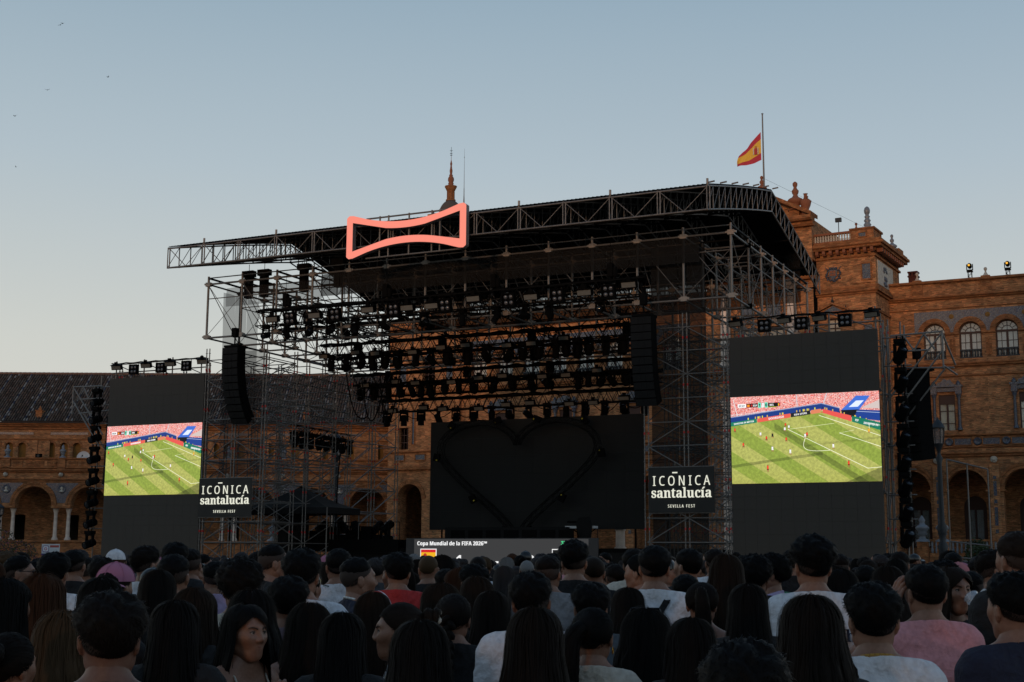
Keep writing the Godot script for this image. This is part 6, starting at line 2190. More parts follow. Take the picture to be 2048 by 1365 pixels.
func hand(mb: MB, wrist: Vector3, fwd: Vector3, back: Vector3, right: bool, curl: float):
	# palm and five fingers of unequal length; fwd runs to the fingertips, back is the back of the hand
	fwd = fwd.normalized()
	back = (back - fwd * back.dot(fwd)).normalized()
	var side = fwd.cross(back) * (1.0 if right else -1.0)   # towards the thumb
	var W = func(v: Vector3) -> Vector3: return wrist + side * v.x + back * v.y + fwd * v.z
	var p = []
	p.append([W.call(Vector3(0, 0, -0.03)), W.call(Vector3(0, 0, 0.02)), 0.026, 0.024, 0.02])
	for e in [[0.026, 0.085], [0.009, 0.09], [-0.009, 0.086], [-0.025, 0.078]]:
		p.append([W.call(Vector3(e[0] * 0.5, 0, 0.015)), W.call(Vector3(e[0], 0, e[1])), 0.017, 0.0125, 0.012])
	var L = [[0.026, 0.085, 0.042, 0.025, 0.021], [0.009, 0.09, 0.047, 0.029, 0.022], [-0.009, 0.086, 0.043, 0.027, 0.022], [-0.025, 0.078, 0.034, 0.020, 0.019]]
	var fi = 0
	for e in L:
		var c = W.call(Vector3(e[0], 0, e[1])) as Vector3
		var a = curl * (0.55 + 0.06 * fi)
		for k in 3:
			var dir = fwd * cos(a) - back * sin(a) + side * e[0] * 1.4 * (1.0 - curl * 0.4)
			var n: Vector3 = c + dir.normalized() * e[2 + k]
			p.append([c, n, 0.0092 - 0.0008 * k, 0.0086 - 0.0010 * k, 0.004])
			c = n
			a += curl * (0.85 - 0.1 * k)
		fi += 1
	var tb = W.call(Vector3(0.022, -0.008, 0.02)) as Vector3
	var t1 = W.call(Vector3(0.052, -0.016 - 0.012 * curl, 0.055)) as Vector3
	var t2 = W.call(Vector3(0.056 - 0.018 * curl, -0.022 - 0.022 * curl, 0.088)) as Vector3
	var t3 = W.call(Vector3(0.054 - 0.036 * curl, -0.026 - 0.030 * curl, 0.112)) as Vector3
	p.append([tb, t1, 0.016, 0.0115, 0.012])
	p.append([t1, t2, 0.0112, 0.0095, 0.004])
	p.append([t2, t3, 0.0095, 0.008, 0.004])
	var lo = wrist - Vector3.ONE * 0.05
	var hi = wrist + Vector3.ONE * 0.05
	for q in p:
		lo = lo.min(q[0] - Vector3.ONE * 0.02).min(q[1] - Vector3.ONE * 0.02)
		hi = hi.max(q[0] + Vector3.ONE * 0.02).max(q[1] + Vector3.ONE * 0.02)
	nets(mb, p, lo, hi, 0.0045)

func turned(mb: MB, src: MB, x: Transform3D):
	for i in src.V.size():
		mb.V.append(x * src.V[i])
		mb.N.append(x.basis * src.N[i])
		mb.C.append(src.C[i])

var heads = {}
var bodies = {}

func make_body(key: String, fem: bool, arms: Array, hands: Array, sleeve: float, top: String):
	# body: one skin; clothes: shirt and trousers
	var lo = Vector3(-0.34, -0.01, -0.24)
	var hi = Vector3(0.34, 1.60, 0.24)
	for a in arms:
		for v in a:
			lo = lo.min(v - Vector3.ONE * 0.12)
			hi = hi.max(v + Vector3.ONE * 0.12)
	var p = torso_prims(fem, 0.0) + arm_prims(fem, arms, 0.0, 2.0)
	p.append([Vector3(0, 1.44, 0.014), Vector3(0, 1.56, 0.012), 0.056 * (0.9 if fem else 1.05), 0.054 * (0.88 if fem else 1.05), 0.04])
	var legs = []
	for s in [-1, 1]:
		legs.append([Vector3(s * 0.09, 0.90, 0.01), Vector3(s * 0.105, 0.49, 0.0), 0.086, 0.055, 0.04])
		legs.append([Vector3(s * 0.105, 0.49, 0.0), Vector3(s * 0.11, 0.09, 0.02), 0.055, 0.036, 0.02])
		legs.append([Vector3(s * 0.11, 0.045, 0.035), Vector3(s * 0.125, 0.036, -0.13), 0.038, 0.032, 0.03])
	var b = MB.new()
	nets(b, p + legs, lo, hi, 0.013)
	if not heads.has(fem):
		var hm = MB.new()
		nets(hm, head_prims(fem), Vector3(-0.115, 1.45, -0.15), Vector3(0.115, 1.74, 0.13), 0.0055)
		heads[fem] = hm
	turned(b, heads[fem], Transform3D.IDENTITY)
	for i in 2:
		if hands[i].size() > 0: hand(b, arms[i][1], hands[i][0], hands[i][1], i == 0, hands[i][2])
	var r = {body = b.mesh()}
	# trousers
	var t = MB.new()
	var tl = []
	for q in legs: tl.append([q[0], q[1], q[2] + 0.012, q[3] + 0.016, q[4]])
	tl.remove_at(5)
	tl.remove_at(2)
	tl.append([Vector3(-0.085, 0.94, 0.01), Vector3(0.085, 0.94, 0.01), 0.126, 0.126, 0.05])
	nets(t, tl, Vector3(-0.3, 0.05, -0.2), Vector3(0.3, 1.1, 0.2), 0.022, [[Vector3(0, 1.02, 0), Vector3.UP], [Vector3(0, 0.10, 0), Vector3.DOWN]], 0.004)
	r.trousers = t.mesh()
	# shirt
	var s = MB.new()
	var sp = torso_prims(fem, 0.015)
	var cuts = [[Vector3(0, 0.87, 0), Vector3.DOWN]]
	if top == "tee":
		sp += arm_prims(fem, arms, 0.014, sleeve)
		for i in 2:
			var sh = Vector3((1.0 if i == 0 else -1.0) * 0.185 * (0.86 if fem else 1.0), 1.388, 0.015)
			var el: Vector3 = arms[i][0]
			# round end of the sleeve opened flat
			sp.append([sh.lerp(el, sleeve + 0.14), sh.lerp(el, sleeve + 0.34), 0.075, 0.075, -0.004])
		sp.append([Vector3(0, 1.472, 0.0), Vector3(0, 1.60, -0.02), 0.074, 0.10, -0.006])
		cuts.append([Vector3(0, 1.482, 0.03), Vector3(0, 1, -0.35).normalized()])
	else:
		# strappy top: cut off above the shoulder blades
		sp.append([Vector3(0, 1.46, 0.0), Vector3(0, 1.60, 0.0), 0.13, 0.3, -0.01])
		cuts.append([Vector3(0, 1.335, 0), Vector3(0, 1, 0.12)])
	nets(s, sp, lo - Vector3.ONE * 0.03, hi + Vector3.ONE * 0.03, 0.0105, cuts, 0.0055)
	r.shirt = s.mesh()
	# neck band
	var c = MB.new()
	var n = 28
	for i in n:
		var q = []
		for e in [i, i + 1]:
			var a: float = TAU * e / n
			q.append(Vector3(0.073 * sin(a), 1.462 + 0.020 * cos(a), 0.006 + 0.071 * cos(a)))
		c.tube(q[0], q[1], 0.0095, 6, -1, false)
	r.collar = c.mesh()
	if top != "tee":
		var st = MB.new()
		for sd in [-1, 1]:
			var pts = [Vector3(sd * 0.085, 1.28, 0.125), Vector3(sd * 0.09, 1.36, 0.105), Vector3(sd * 0.095, 1.425, 0.070), Vector3(sd * 0.095, 1.452, 0.02), Vector3(sd * 0.09, 1.43, -0.045), Vector3(sd * 0.085, 1.33, -0.11)]
			for i in pts.size() - 1: st.tube(pts[i], pts[i + 1], 0.005, 5)
		r.straps = st.mesh()
	bodies[key] = r

# ---- hair, built round the head centre
const HC = Vector3(0, 1.633, 0.008)
const HR = Vector3(0.080, 0.088, 0.101)

func hair_cap(mb: MB, thick: float, sides: float, nape: float, front: float, rough: float, freq: float, seed: int, blades: int, blade_len: float, lift := 0.0):
	var nz = FastNoiseLite.new()
	nz.seed = seed
	nz.frequency = freq
	var R = RandomNumberGenerator.new()
	R.seed = seed
	var cols = 44
	var rows = 26
	var cover = func(d: Vector3) -> float:
		var az: float = atan2(absf(d.x), d.z)      # 0 at the back, PI at the face
		var b: float
		if az < 1.25: b = lerpf(nape, -0.35 + lift, clampf((az - 0.55) / 0.7, 0, 1))
		elif az < 1.9: b = lerpf(-0.35 + lift, -0.12 + lift, (az - 1.25) / 0.65)
		else: b = lerpf(-0.12 + lift, front, clampf((az - 1.9) / 0.8, 0, 1))
		return smoothstep(b - 0.05, b + 0.10, d.y)
	var edge = func(d: Vector3) -> float:
		var az: float = atan2(absf(d.x), d.z)
		var b: float
		if az < 1.25: b = lerpf(nape, -0.35 + lift, clampf((az - 0.55) / 0.7, 0, 1))
		elif az < 1.9: b = lerpf(-0.35 + lift, -0.12 + lift, (az - 1.25) / 0.65)
		else: b = lerpf(-0.12 + lift, front, clampf((az - 1.9) / 0.8, 0, 1))
		return smoothstep(b - 0.02, b + 0.62, d.y)
	var point = func(d: Vector3, extra: float) -> Vector3:
		var c: float = cover.call(d)
		var soft: float = edge.call(d)
		var up: float = clampf((d.y + 0.35) / 0.9, 0, 1)
		var th: float = lerpf(sides, thick, up * up * (3 - 2 * up))
		th += rough * nz.get_noise_3dv(d * 10.0) * (0.4 + up)
		var o: float = lerpf(-0.012, maxf(th, 0.002) * soft + 0.0015 + extra, c)
		return HC + d * HR + d * o
	var pts = []
	for i in rows + 1:
		var th = PI * 0.93 * i / rows + 0.001
		for j in cols:
			var ph = TAU * j / cols
			pts.append(point.call(Vector3(sin(th) * sin(ph), cos(th), sin(th) * cos(ph)), 0.0))
	mb.sheet(pts, cols, true)
	# loose short hairs along the lower hairline, and a few strays
	for i in blades:
		var az = R.randf_range(-1.7, 1.7)
		var aa = absf(az)
		var bb = lerpf(nape, -0.35 + lift, clampf((aa - 0.55) / 0.7, 0, 1)) if aa < 1.25 else lerpf(-0.35 + lift, -0.12 + lift, (aa - 1.25) / 0.65)
		var yy = clampf(bb + R.randfn() * 0.09 - 0.02, -0.97, 0.9)
		var rr = sqrt(1.0 - yy * yy)
		var d = Vector3(sin(az) * rr, yy, cos(az) * rr)
		var a = HC + d * HR + d * 0.001
		var t = Vector3(R.randfn() * 0.25, -1, 0).slide(d).normalized()
		var s = d.cross(t) * 0.0008
		var tip = a + t * R.randf_range(0.008, 0.02) + d * 0.002
		mb.tri(a - s, a + s, tip, d, d, d)
	for i in blades:
		var d = Vector3(R.randfn(), R.randfn() * 0.8 + 0.35, R.randfn() * 0.9 + 0.25).normalized()
		if cover.call(d) < 0.8: continue
		var a: Vector3 = point.call(d, -0.004)
		var t = (Vector3(R.randfn() * 0.35, -0.7 + R.randfn() * 0.35, -0.25 + R.randfn() * 0.4)).slide(d).normalized()
		var s = d.cross(t) * R.randf_range(0.0008, 0.0017)
		var tip = a + t * blade_len * R.randf_range(0.5, 1.2) + d * blade_len * (R.randf_range(0.0, 0.25) if R.randf() < 0.7 else R.randf_range(0.25, 0.7))
		var mid = (a + tip) * 0.5 + d * blade_len * 0.12
		mb.nquad(a - s, a + s, mid + s * 0.8, mid - s * 0.8, d, d, d, d)
		mb.tri(mid - s * 0.8, mid + s * 0.8, tip, d, d, d)

func long_point(a: float, t: float, y_end: float, puff: float, wav: float, nz: FastNoiseLite, out: float) -> Vector3:
	# a: angle round the head, 0 at the back; t: 0 at the parting, 1 at the tips
	var h = Vector3(sin(a), 0, cos(a))
	var split = 0.38
	var g = nz.get_noise_2d(a * 60.0, t * 12.0) * 0.009 + nz.get_noise_2d(a * 230.0, t * 9.0) * 0.0009
	if t < split:
		var th = t / split * 1.75
		var d = Vector3(h.x * sin(th), cos(th), h.z * sin(th))
		return HC + d * HR + d * (0.014 + puff * 0.5 * sin(th) + g + out)
	var q = (t - split) / (1.0 - split)
	var y0 = HC.y + cos(1.75) * (HR.y + 0.014)
	var ye = y_end + 0.09 * nz.get_noise_2d(a * 90.0, 77.0) + 0.04 * (absf(a) - 0.6)
	var y = lerpf(y0, ye, q)
	var wx = lerpf(0.096 + puff * 0.5, 0.128 + puff, smoothstep(0.0, 0.55, q)) * lerpf(1.0, 0.80, smoothstep(0.6, 1.0, q))
	var wz = lerpf(0.116 + puff * 0.5, 0.135 + puff * 0.6, smoothstep(0.0, 0.5, q)) * lerpf(1.0, 0.95, q)
	var w = wav * sin(q * 17.0 + a * 3.0 + 2.0 * nz.get_noise_2d(a * 40.0, 5.0)) * q
	var zo = 0.010 + 0.018 * q
	return Vector3(h.x * (wx + g + out) + w * 0.6, y, h.z * (wz + g + out) + zo + w * 0.5)

func hair_long(mb: MB, y_end: float, spread: float, puff: float, wav: float, seed: int, ribbons: int):
	var nz = FastNoiseLite.new()
	nz.seed = seed
	nz.frequency = 0.05
	var R = RandomNumberGenerator.new()
	R.seed = seed
	var cols = 54
	var rows = 26
	for layer in 2:
		var pts = []
		for i in rows + 1:
			for j in cols:
				var a = lerpf(-spread, spread, j / (cols - 1.0))
				pts.append(long_point(a, i / float(rows), y_end + 0.07, puff, wav, nz, -0.004 if layer == 0 else -0.022))
		mb.sheet(pts, cols)
	# locks lying over it, each its own width, wave and length, thinning to a point
	for i in 64:
		var a0 = lerpf(-spread, spread, (i + R.randf_range(-0.6, 0.6)) / 63.0)
		var half = R.randf_range(0.06, 0.24)
		var t0 = R.randf_range(0.0, 0.22)
		var ph = R.randf() * TAU
		var amp = R.randf_range(0.01, 0.05) + wav * 2.5
		var len = y_end + R.randf_range(-0.07, 0.12)
		var lift = R.randf_range(-0.001, 0.004)
		var lean = R.randfn() * 0.07
		var pts = []
		for r in 17:
			var u = r / 16.0
			var t = lerpf(t0, 1.0, u)
			var wd = half * (1.0 - pow(u, 4.0)) * smoothstep(-0.05, 0.2, u + 0.05)
			for j in 5:
				var k = (j - 2) / 2.0
				var ang = a0 + lean * u + amp * sin(ph + u * 6.0) * u + wd * k
				pts.append(long_point(ang, t, len, puff, wav, nz, lift + (0.0030 + 0.0030 * u) * (1.0 - k * k) - 0.0025))
		mb.sheet(pts, 5)
	# under layer of hair over the skull
	hair_cap(mb, 0.010, 0.008, -0.95, 0.52, 0.001, 0.1, seed, 0, 0.0)
	for i in ribbons:
		var a = R.randf_range(-spread, spread)
		var t0 = R.randf_range(0.02, 0.5)
		var t1 = minf(t0 + R.randf_range(0.25, 0.6), 1.03)
		var wd = R.randf_range(0.0008, 0.0022)
		var drift = R.randfn() * 0.16
		var o = R.randf_range(0.0015, 0.008)
		var prev = Vector3.ZERO
		var n = 7
		if i % 9 == 0: o += R.randf_range(0.003, 0.011)
		for k in n + 1:
			var t = lerpf(t0, t1, k / float(n))
			var aa = a + drift * k / n
			var p = long_point(aa, t, y_end, puff, wav, nz, o)
			if k > 0:
				var nn = Vector3(sin(aa), 0.25, cos(aa)).normalized()
				var s = nn.cross(p - prev).normalized() * wd
				mb.nquad(prev - s, prev + s, p + s, p - s, nn, nn, nn, nn)
			prev = p

func sweep(mb: MB, from: Vector3, to: Vector3, out: float, wide: float):
	# one strand lying on the skull from one direction to another
	var prev = Vector3.ZERO
	for k in 9:
		var u = k / 8.0
		var d = from.slerp(to, u)
		var p = HC + d * HR + d * (out * sin(PI * clampf(u * 0.85 + 0.12, 0, 1)) + 0.002)
		if k > 0:
			var s = d.cross(p - prev).normalized() * wide * (0.35 + 0.65 * sin(PI * clampf(u, 0.1, 0.95)))
			mb.nquad(prev - s, prev + s, p + s, p - s, d, d, d, d)
		prev = p

func combed_back(mb: MB, to: Vector3, seed: int, n: int):
	var R = RandomNumberGenerator.new()
	R.seed = seed
	for i in n:
		var az = R.randf_range(0.9, PI) * (1 if R.randf() < 0.5 else -1)
		var aa = absf(az)
		var y = lerpf(-0.45, 0.50, smoothstep(1.1, 2.6, aa)) + R.randfn() * 0.035
		var r = sqrt(maxf(0.01, 1.0 - y * y))
		sweep(mb, Vector3(sin(az) * r, y, cos(az) * r), (to + Vector3(R.randfn(), R.randfn(), R.randfn()) * 0.08).normalized(), R.randf_range(0.011, 0.019), R.randf_range(0.0008, 0.0024))

func parted(mb: MB, seed: int, n: int, off: float):
	# hair falling to both sides of a parting that runs from the forehead to the crown
	var R = RandomNumberGenerator.new()
	R.seed = seed
	for i in n:
		var s = 1.0 if R.randf() < 0.5 else -1.0
		var ph = R.randf_range(-0.3, 1.02)
		var a = Vector3(off + s * 0.02, cos(ph), -sin(ph)).normalized()
		var b = Vector3(s * 0.97, R.randf_range(-0.45, -0.05), R.randf_range(-0.42, 0.30)).normalized()
		sweep(mb, a, b, R.randf_range(0.012, 0.024), R.randf_range(0.0010, 0.0034))

func hair_tail(mb: MB, pts: Array, rs: Array, seed: int, ribbons: int):
	# a bundle swept along a path: grooved surface with loose strands
	var nz = FastNoiseLite.new()
	nz.seed = seed
	nz.frequency = 0.08
	var c = Curve3D.new()
	for p in pts: c.add_point(p)
	var R = RandomNumberGenerator.new()
	R.seed = seed
	var L = c.get_baked_length()
	var cols = 26
	var rows = 26
	var ring = func(t: float, a: float, out: float) -> Vector3:
		var p = c.sample_baked(L * t, true)
		var d = (c.sample_baked(minf(L * t + 0.02, L), true) - c.sample_baked(maxf(L * t - 0.02, 0.0), true)).normalized()
		var u = d.cross(Vector3(0, 0.1, 1)).normalized()
		var v = d.cross(u)
		var f = t * (rs.size() - 1)
		var i = mini(int(f), rs.size() - 2)
		var r: float = lerpf(rs[i], rs[i + 1], f - i)
		r *= 1.0 + 0.16 * nz.get_noise_2d(a * 55.0, t * 25.0)
		return p + (u * cos(a) + v * sin(a)) * (r + out)
	var q = []
	for i in rows + 1:
		for j in cols: q.append(ring.call(i / float(rows), TAU * j / cols, 0.0))
	mb.sheet(q, cols, true)
	for i in ribbons:
		var a = R.randf() * TAU
		var t0 = R.randf_range(0.0, 0.6)
		var prev = Vector3.ZERO
		for k in 7:
			var t = minf(t0 + 0.06 * k, 1.0)
			var p: Vector3 = ring.call(t, a, 0.003 + 0.003 * sin(k * 2.0))
			if k > 0:
				var nn: Vector3 = (p - c.sample_baked(L * t)).normalized()
				var s = nn.cross(p - prev).normalized() * 0.002
				mb.nquad(prev - s, prev + s, p + s, p - s, nn, nn, nn, nn)
			prev = p

var hairs = {}
func make_hair():
	var h
	var defs = {crop = [0.020, 0.009, -0.55, 0.50, 0.008, 0.42, 1, 2200, 0.015, 0.10], thick = [0.031, 0.013, -0.66, 0.46, 0.013, 0.36, 2, 2800, 0.019, 0.06], fade = [0.020, 0.004, -0.05, 0.52, 0.007, 0.45, 3, 1500, 0.012, 0.25], buzz = [0.007, 0.003, -0.70, 0.52, 0.001, 0.3, 4, 0, 0.0], quiff = [0.046, 0.011, -0.50, 0.50, 0.016, 0.30, 5, 2500, 0.020, 0.10], curly = [0.050, 0.036, -0.90, 0.44, 0.024, 0.6, 6, 2600, 0.024], bald = [0.002, 0.008, -0.60, 0.95, 0.001, 0.3, 7, 0, 0.0]}
	for k in defs:
		var d = defs[k]
		h = MB.new()
		hair_cap(h, d[0], d[1], d[2], d[3], d[4], d[5], d[6], d[7], d[8], d[9] if d.size() > 9 else 0.0)
		hairs[k] = h.mesh()
	h = MB.new()
	hair_cap(h, 0.0035, 0.0022, -0.86, 0.54, 0.0, 0.3, 9, 1500, 0.006)
	hairs.stubble = h.mesh()
	var lg = {long = [1.12, 2.05, 0.003, 0.006, 11, 700], long2 = [1.22, 2.12, 0.008, 0.011, 12, 700], straight = [1.02, 2.0, -0.004, 0.002, 13, 700], bob = [1.40, 2.2, 0.010, 0.004, 14, 300], wavy = [1.14, 2.1, 0.014, 0.018, 15, 800], wild = [1.16, 2.3, 0.034, 0.022, 16, 600]}
	for k in lg:
		var d = lg[k]
		h = MB.new()
		hair_long(h, d[0], d[1], d[2], d[3], d[4], d[5])
		parted(h, d[4] + 40, 900, 0.05 * sin(d[4] * 3.0))
		hairs[k] = h.mesh()
	h = MB.new()
	hair_cap(h, 0.012, 0.010, -0.85, 0.50, 0.002, 0.4, 21, 250, 0.014)
	hair_tail(h, [Vector3(0, 1.69, 0.10), Vector3(0, 1.68, 0.15), Vector3(0.01, 1.58, 0.175), Vector3(0.012, 1.42, 0.165), Vector3(0.0, 1.22, 0.17)], [0.022, 0.034, 0.042, 0.040, 0.030, 0.012], 22, 260)
	combed_back(h, Vector3(0, 0.55, 0.85), 71, 800)
	hairs.ponytail = h.mesh()
	h = MB.new()
	hair_cap(h, 0.013, 0.010, -0.85, 0.50, 0.002, 0.4, 23, 250, 0.014)
	hair_tail(h, [Vector3(-0.02, 1.66, 0.11), Vector3(-0.06, 1.60, 0.15), Vector3(-0.075, 1.42, 0.16), Vector3(-0.075, 1.10, 0.17)], [0.03, 0.042, 0.046, 0.044, 0.040, 0.020], 24, 300)
	combed_back(h, Vector3(-0.2, 0.3, 0.95), 72, 800)
	hairs.side_tail = h.mesh()
	h = MB.new()
	hair_cap(h, 0.012, 0.010, -0.85, 0.52, 0.002, 0.4, 25, 250, 0.014)
	for i in 4:
		var pts = []
		for k in 9:
			var a = k / 8.0 * 5.2 + i * 1.7
			pts.append(Vector3(cos(a) * 0.032 + 0.01, 1.665 + sin(a) * 0.030, 0.125 + 0.012 * i))
		hair_tail(h, pts, [0.012, 0.017, 0.018, 0.014, 0.006], 26 + i, 50)
	combed_back(h, Vector3(0, 0.3, 0.95), 73, 900)
	hairs.bun = h.mesh()
	h = MB.new()
	hair_cap(h, 0.016, 0.012, -0.85, 0.50, 0.004, 0.5, 31, 300, 0.016)
	for i in 9:   # a braid: crossing lobes
		for s in [-1, 1]:
			var y = 1.60 - 0.047 * i
			h.lathe([Vector2(0.0, -0.034), Vector2(0.016, -0.022), Vector2(0.020, 0.0), Vector2(0.016, 0.022), Vector2(0, 0.034)], 8, Vector3(s * 0.014, y - 0.012 * s, 0.125 + 0.02 * sin(i * 0.4)), Basis(Vector3.BACK, s * 0.75))
	combed_back(h, Vector3(0, 0.0, 1.0), 74, 800)
	hairs.braid = h.mesh()
	# headwear
	h = MB.new()
	var prof = []
	for i in 9: prof.append(Vector2(0.097 * cos(i / 8.0 * PI * 0.5), 0.098 * sin(i / 8.0 * PI * 0.5)))
	h.lathe(prof, 24, Vector3(0, 1.650, 0.008), Basis.from_scale(Vector3(1, 1, 1.16)))
	var br = []
	for r in 4:
		for j in 13:
			var a = PI + (j / 12.0 - 0.5) * 2.1
			var rr = 0.108 + 0.072 * r / 3.0 * cos((j / 12.0 - 0.5) * 2.0)
			br.append(Vector3(sin(a) * rr * 0.92, 1.652 - 0.012 * r / 3.0 - 0.02 * pow((j / 12.0 - 0.5) * 2, 2), cos(a) * rr * 1.05))
	h.sheet(br, 13)
	h.lathe([Vector2(0.012, 0), Vector2(0.008, 0.008), Vector2(0, 0.009)], 8, Vector3(0, 1.746, 0.008))
	for k in 6:
		var a = TAU * k / 6.0
		var pts = []
		for i in 9:
			var e = i / 8.0 * PI * 0.5
			pts.append(Vector3(0.099 * cos(e) * sin(a), 1.650 + 0.0995 * sin(e), 0.008 + 0.099 * 1.16 * cos(e) * cos(a)))
		for i in 8: h.tube(pts[i], pts[i + 1], 0.0016, 4)
	hairs.cap = h.mesh()

func face_meshes():
	var b = MB.new()
	for s in [-1, 1]:
		b.col = Color(0.30, 0.26, 0.24)
		b.lathe([Vector2(0, 0.0128), Vector2(0.006, 0.0112), Vector2(0.010, 0.008), Vector2(0.0125, 0.002)], 14, Vector3(s * 0.032, 1.614, -0.0815), Basis(Vector3.RIGHT, -PI / 2))
		b.col = Color(0.035, 0.02, 0.012)
		b.lathe([Vector2(0, 0.0012), Vector2(0.0045, 0.001), Vector2(0.0060, 0.0)], 14, Vector3(s * 0.032, 1.615, -0.0937), Basis(Vector3.RIGHT, -PI / 2))
		# lids and lashes
		b.col = Color(0.03, 0.018, 0.014)
		for i in 6:
			var t0 = i / 6.0 - 0.5
			var t1 = (i + 1) / 6.0 - 0.5
			b.tube(Vector3(s * 0.032 + t0 * 0.030, 1.6205 - 0.024 * t0 * t0, -0.0955 + 0.02 * absf(t0)), Vector3(s * 0.032 + t1 * 0.030, 1.6205 - 0.024 * t1 * t1, -0.0955 + 0.02 * absf(t1)), 0.0026, 5)
		for i in 6:
			var t0 = i / 6.0 - 0.5
			var t1 = (i + 1) / 6.0 - 0.5
			b.tube(Vector3(s * (0.034 + t0 * 0.040), 1.6375 + 0.004 * t0 - 0.022 * t0 * t0, -0.1015 + 0.016 * (t0 + 0.5)), Vector3(s * (0.034 + t1 * 0.040), 1.6375 + 0.004 * t1 - 0.022 * t1 * t1, -0.1015 + 0.016 * (t1 + 0.5)), 0.0034 - 0.002 * (i / 6.0), 5)
	shared.eyes = b.mesh()
	b = MB.new()
	b.path([Vector3(-0.023, 1.546, -0.0885), Vector3(-0.012, 1.5500, -0.0965), Vector3(-0.004, 1.5525, -0.1000), Vector3(0, 1.5515, -0.1000), Vector3(0.004, 1.5525, -0.1000), Vector3(0.012, 1.5500, -0.0965), Vector3(0.023, 1.546, -0.0885)], [0.0008, 0.0036, 0.0042, 0.0038, 0.0042, 0.0036, 0.0008], 7)
	b.path([Vector3(-0.021, 1.5445, -0.0885), Vector3(-0.011, 1.5405, -0.0955), Vector3(0, 1.5390, -0.0978), Vector3(0.011, 1.5405, -0.0955), Vector3(0.021, 1.5445, -0.0885)], [0.0008, 0.0042, 0.0056, 0.0042, 0.0008], 7)
	shared.lips = b.mesh()
	b = MB.new()   # hoop earring
	for s in [-1, 1]:
		for i in 14:
			var a0 = TAU * i / 14.0
			var a1 = TAU * (i + 1) / 14.0
			b.tube(Vector3(s * 0.087, 1.556 + 0.014 * cos(a0), 0.014 + 0.014 * sin(a0)), Vector3(s * 0.087, 1.556 + 0.014 * cos(a1), 0.014 + 0.014 * sin(a1)), 0.0026, 5)
	shared.earring = b.mesh()
	b = MB.new()   # sunglasses on the nose
	for s in [-1, 1]:
		b.obox(Transform3D(Basis(Vector3.UP, s * 0.15), Vector3(s * 0.035, 1.617, -0.112)), Vector3(0.056, 0.036, 0.004))
		b.tube(Vector3(s * 0.064, 1.628, -0.106), Vector3(s * 0.084, 1.624, 0.02), 0.003, 5)
	b.tube(Vector3(-0.012, 1.622, -0.114), Vector3(0.012, 1.622, -0.114), 0.003, 5)
	shared.shades = b.mesh()
	b = MB.new()   # glasses pushed up on the hair
	for s in [-1, 1]:
		b.obox(Transform3D(Basis(Vector3.RIGHT, 0.9), Vector3(s * 0.036, 1.728, -0.045)), Vector3(0.058, 0.04, 0.004))
		b.tube(Vector3(s * 0.066, 1.735, -0.04), Vector3(s * 0.098, 1.66, 0.04), 0.0035, 5)
	shared.shades_up = b.mesh()
	b = MB.new()   # bag strap over one shoulder, down the back
	var sp = [Vector3(0.10, 1.42, -0.06), Vector3(0.11, 1.47, 0.02), Vector3(0.085, 1.43, 0.105), Vector3(0.03, 1.33, 0.148), Vector3(-0.06, 1.20, 0.152), Vector3(-0.14, 1.05, 0.11)]
	for i in sp.size() - 1:
		var d = (sp[i + 1] - sp[i])
		var n = Vector3(0, 0.2, 1).normalized() if i > 1 else Vector3.UP
		b.obox(Transform3D(Basis(d.normalized().cross(n).normalized(), d.normalized(), n), (sp[i] + sp[i + 1]) * 0.5), Vector3(0.035, d.length() * 1.08, 0.006))
	b.mould(Vector3(-0.04, 1.27, 0.13), Vector3(0.06, 1.36, 0.165), 0.01)
	shared.strap = b.mesh()
	b = MB.new()   # plastic cup
	b.lathe([Vector2(0.0, 0.0), Vector2(0.030, 0.0), Vector2(0.040, 0.13), Vector2(0.042, 0.132), Vector2(0.040, 0.134), Vector2(0.038, 0.13), Vector2(0.029, 0.004), Vector2(0, 0.004)], 20)
	shared.cup = b.mesh()
	b = MB.new()
	b.lathe([Vector2(0.0, 0.006), Vector2(0.0285, 0.006), Vector2(0.034, 0.075), Vector2(0, 0.075)], 20)
	shared.drink = b.mesh()
	b = MB.new()   # striped rib collar of a college jacket
	for k in 3:
		for i in 24:
			var a0 = TAU * i / 24.0
			var a1 = TAU * (i + 1) / 24.0
			b.col = Color(0.6, 0.6, 0.58) if k != 1 else Color(0.02, 0.02, 0.025)
			var yy = 1.462 + 0.013 * k
			b.tube(Vector3(0.072 * sin(a0), yy + 0.02 * cos(a0), 0.010 + 0.072 * cos(a0)), Vector3(0.072 * sin(a1), yy + 0.02 * cos(a1), 0.010 + 0.072 * cos(a1)), 0.0078, 5, -1, false)
	shared.rib_collar = b.mesh()
	b = MB.new()   # plait of pale flowers or hair clip
	for i in 5: b.lathe([Vector2(0.013, -0.012), Vector2(0.017, 0), Vector2(0.011, 0.012), Vector2(0, 0.016)], 8, Vector3(0.02 * cos(i * 1.3), 1.675 + 0.02 * sin(i * 1.3), 0.165 + 0.008 * (i % 2)), Basis(Vector3.RIGHT, 1.2))
	shared.clip = b.mesh()
	b = MB.new()   # broad hair band
	for i in 18:
		var a0 = PI * (i / 18.0) 
		var a1 = PI * ((i + 1) / 18.0)
		b.quad(Vector3(0.098 * cos(a0), 1.633 + 0.112 * sin(a0), -0.05), Vector3(0.098 * cos(a1), 1.633 + 0.112 * sin(a1), -0.05), Vector3(0.101 * cos(a1), 1.633 + 0.115 * sin(a1), -0.005), Vector3(0.101 * cos(a0), 1.633 + 0.115 * sin(a0), -0.005), Vector3(cos((a0 + a1) * 0.5), sin((a0 + a1) * 0.5), 0))
	shared.band = b.mesh()

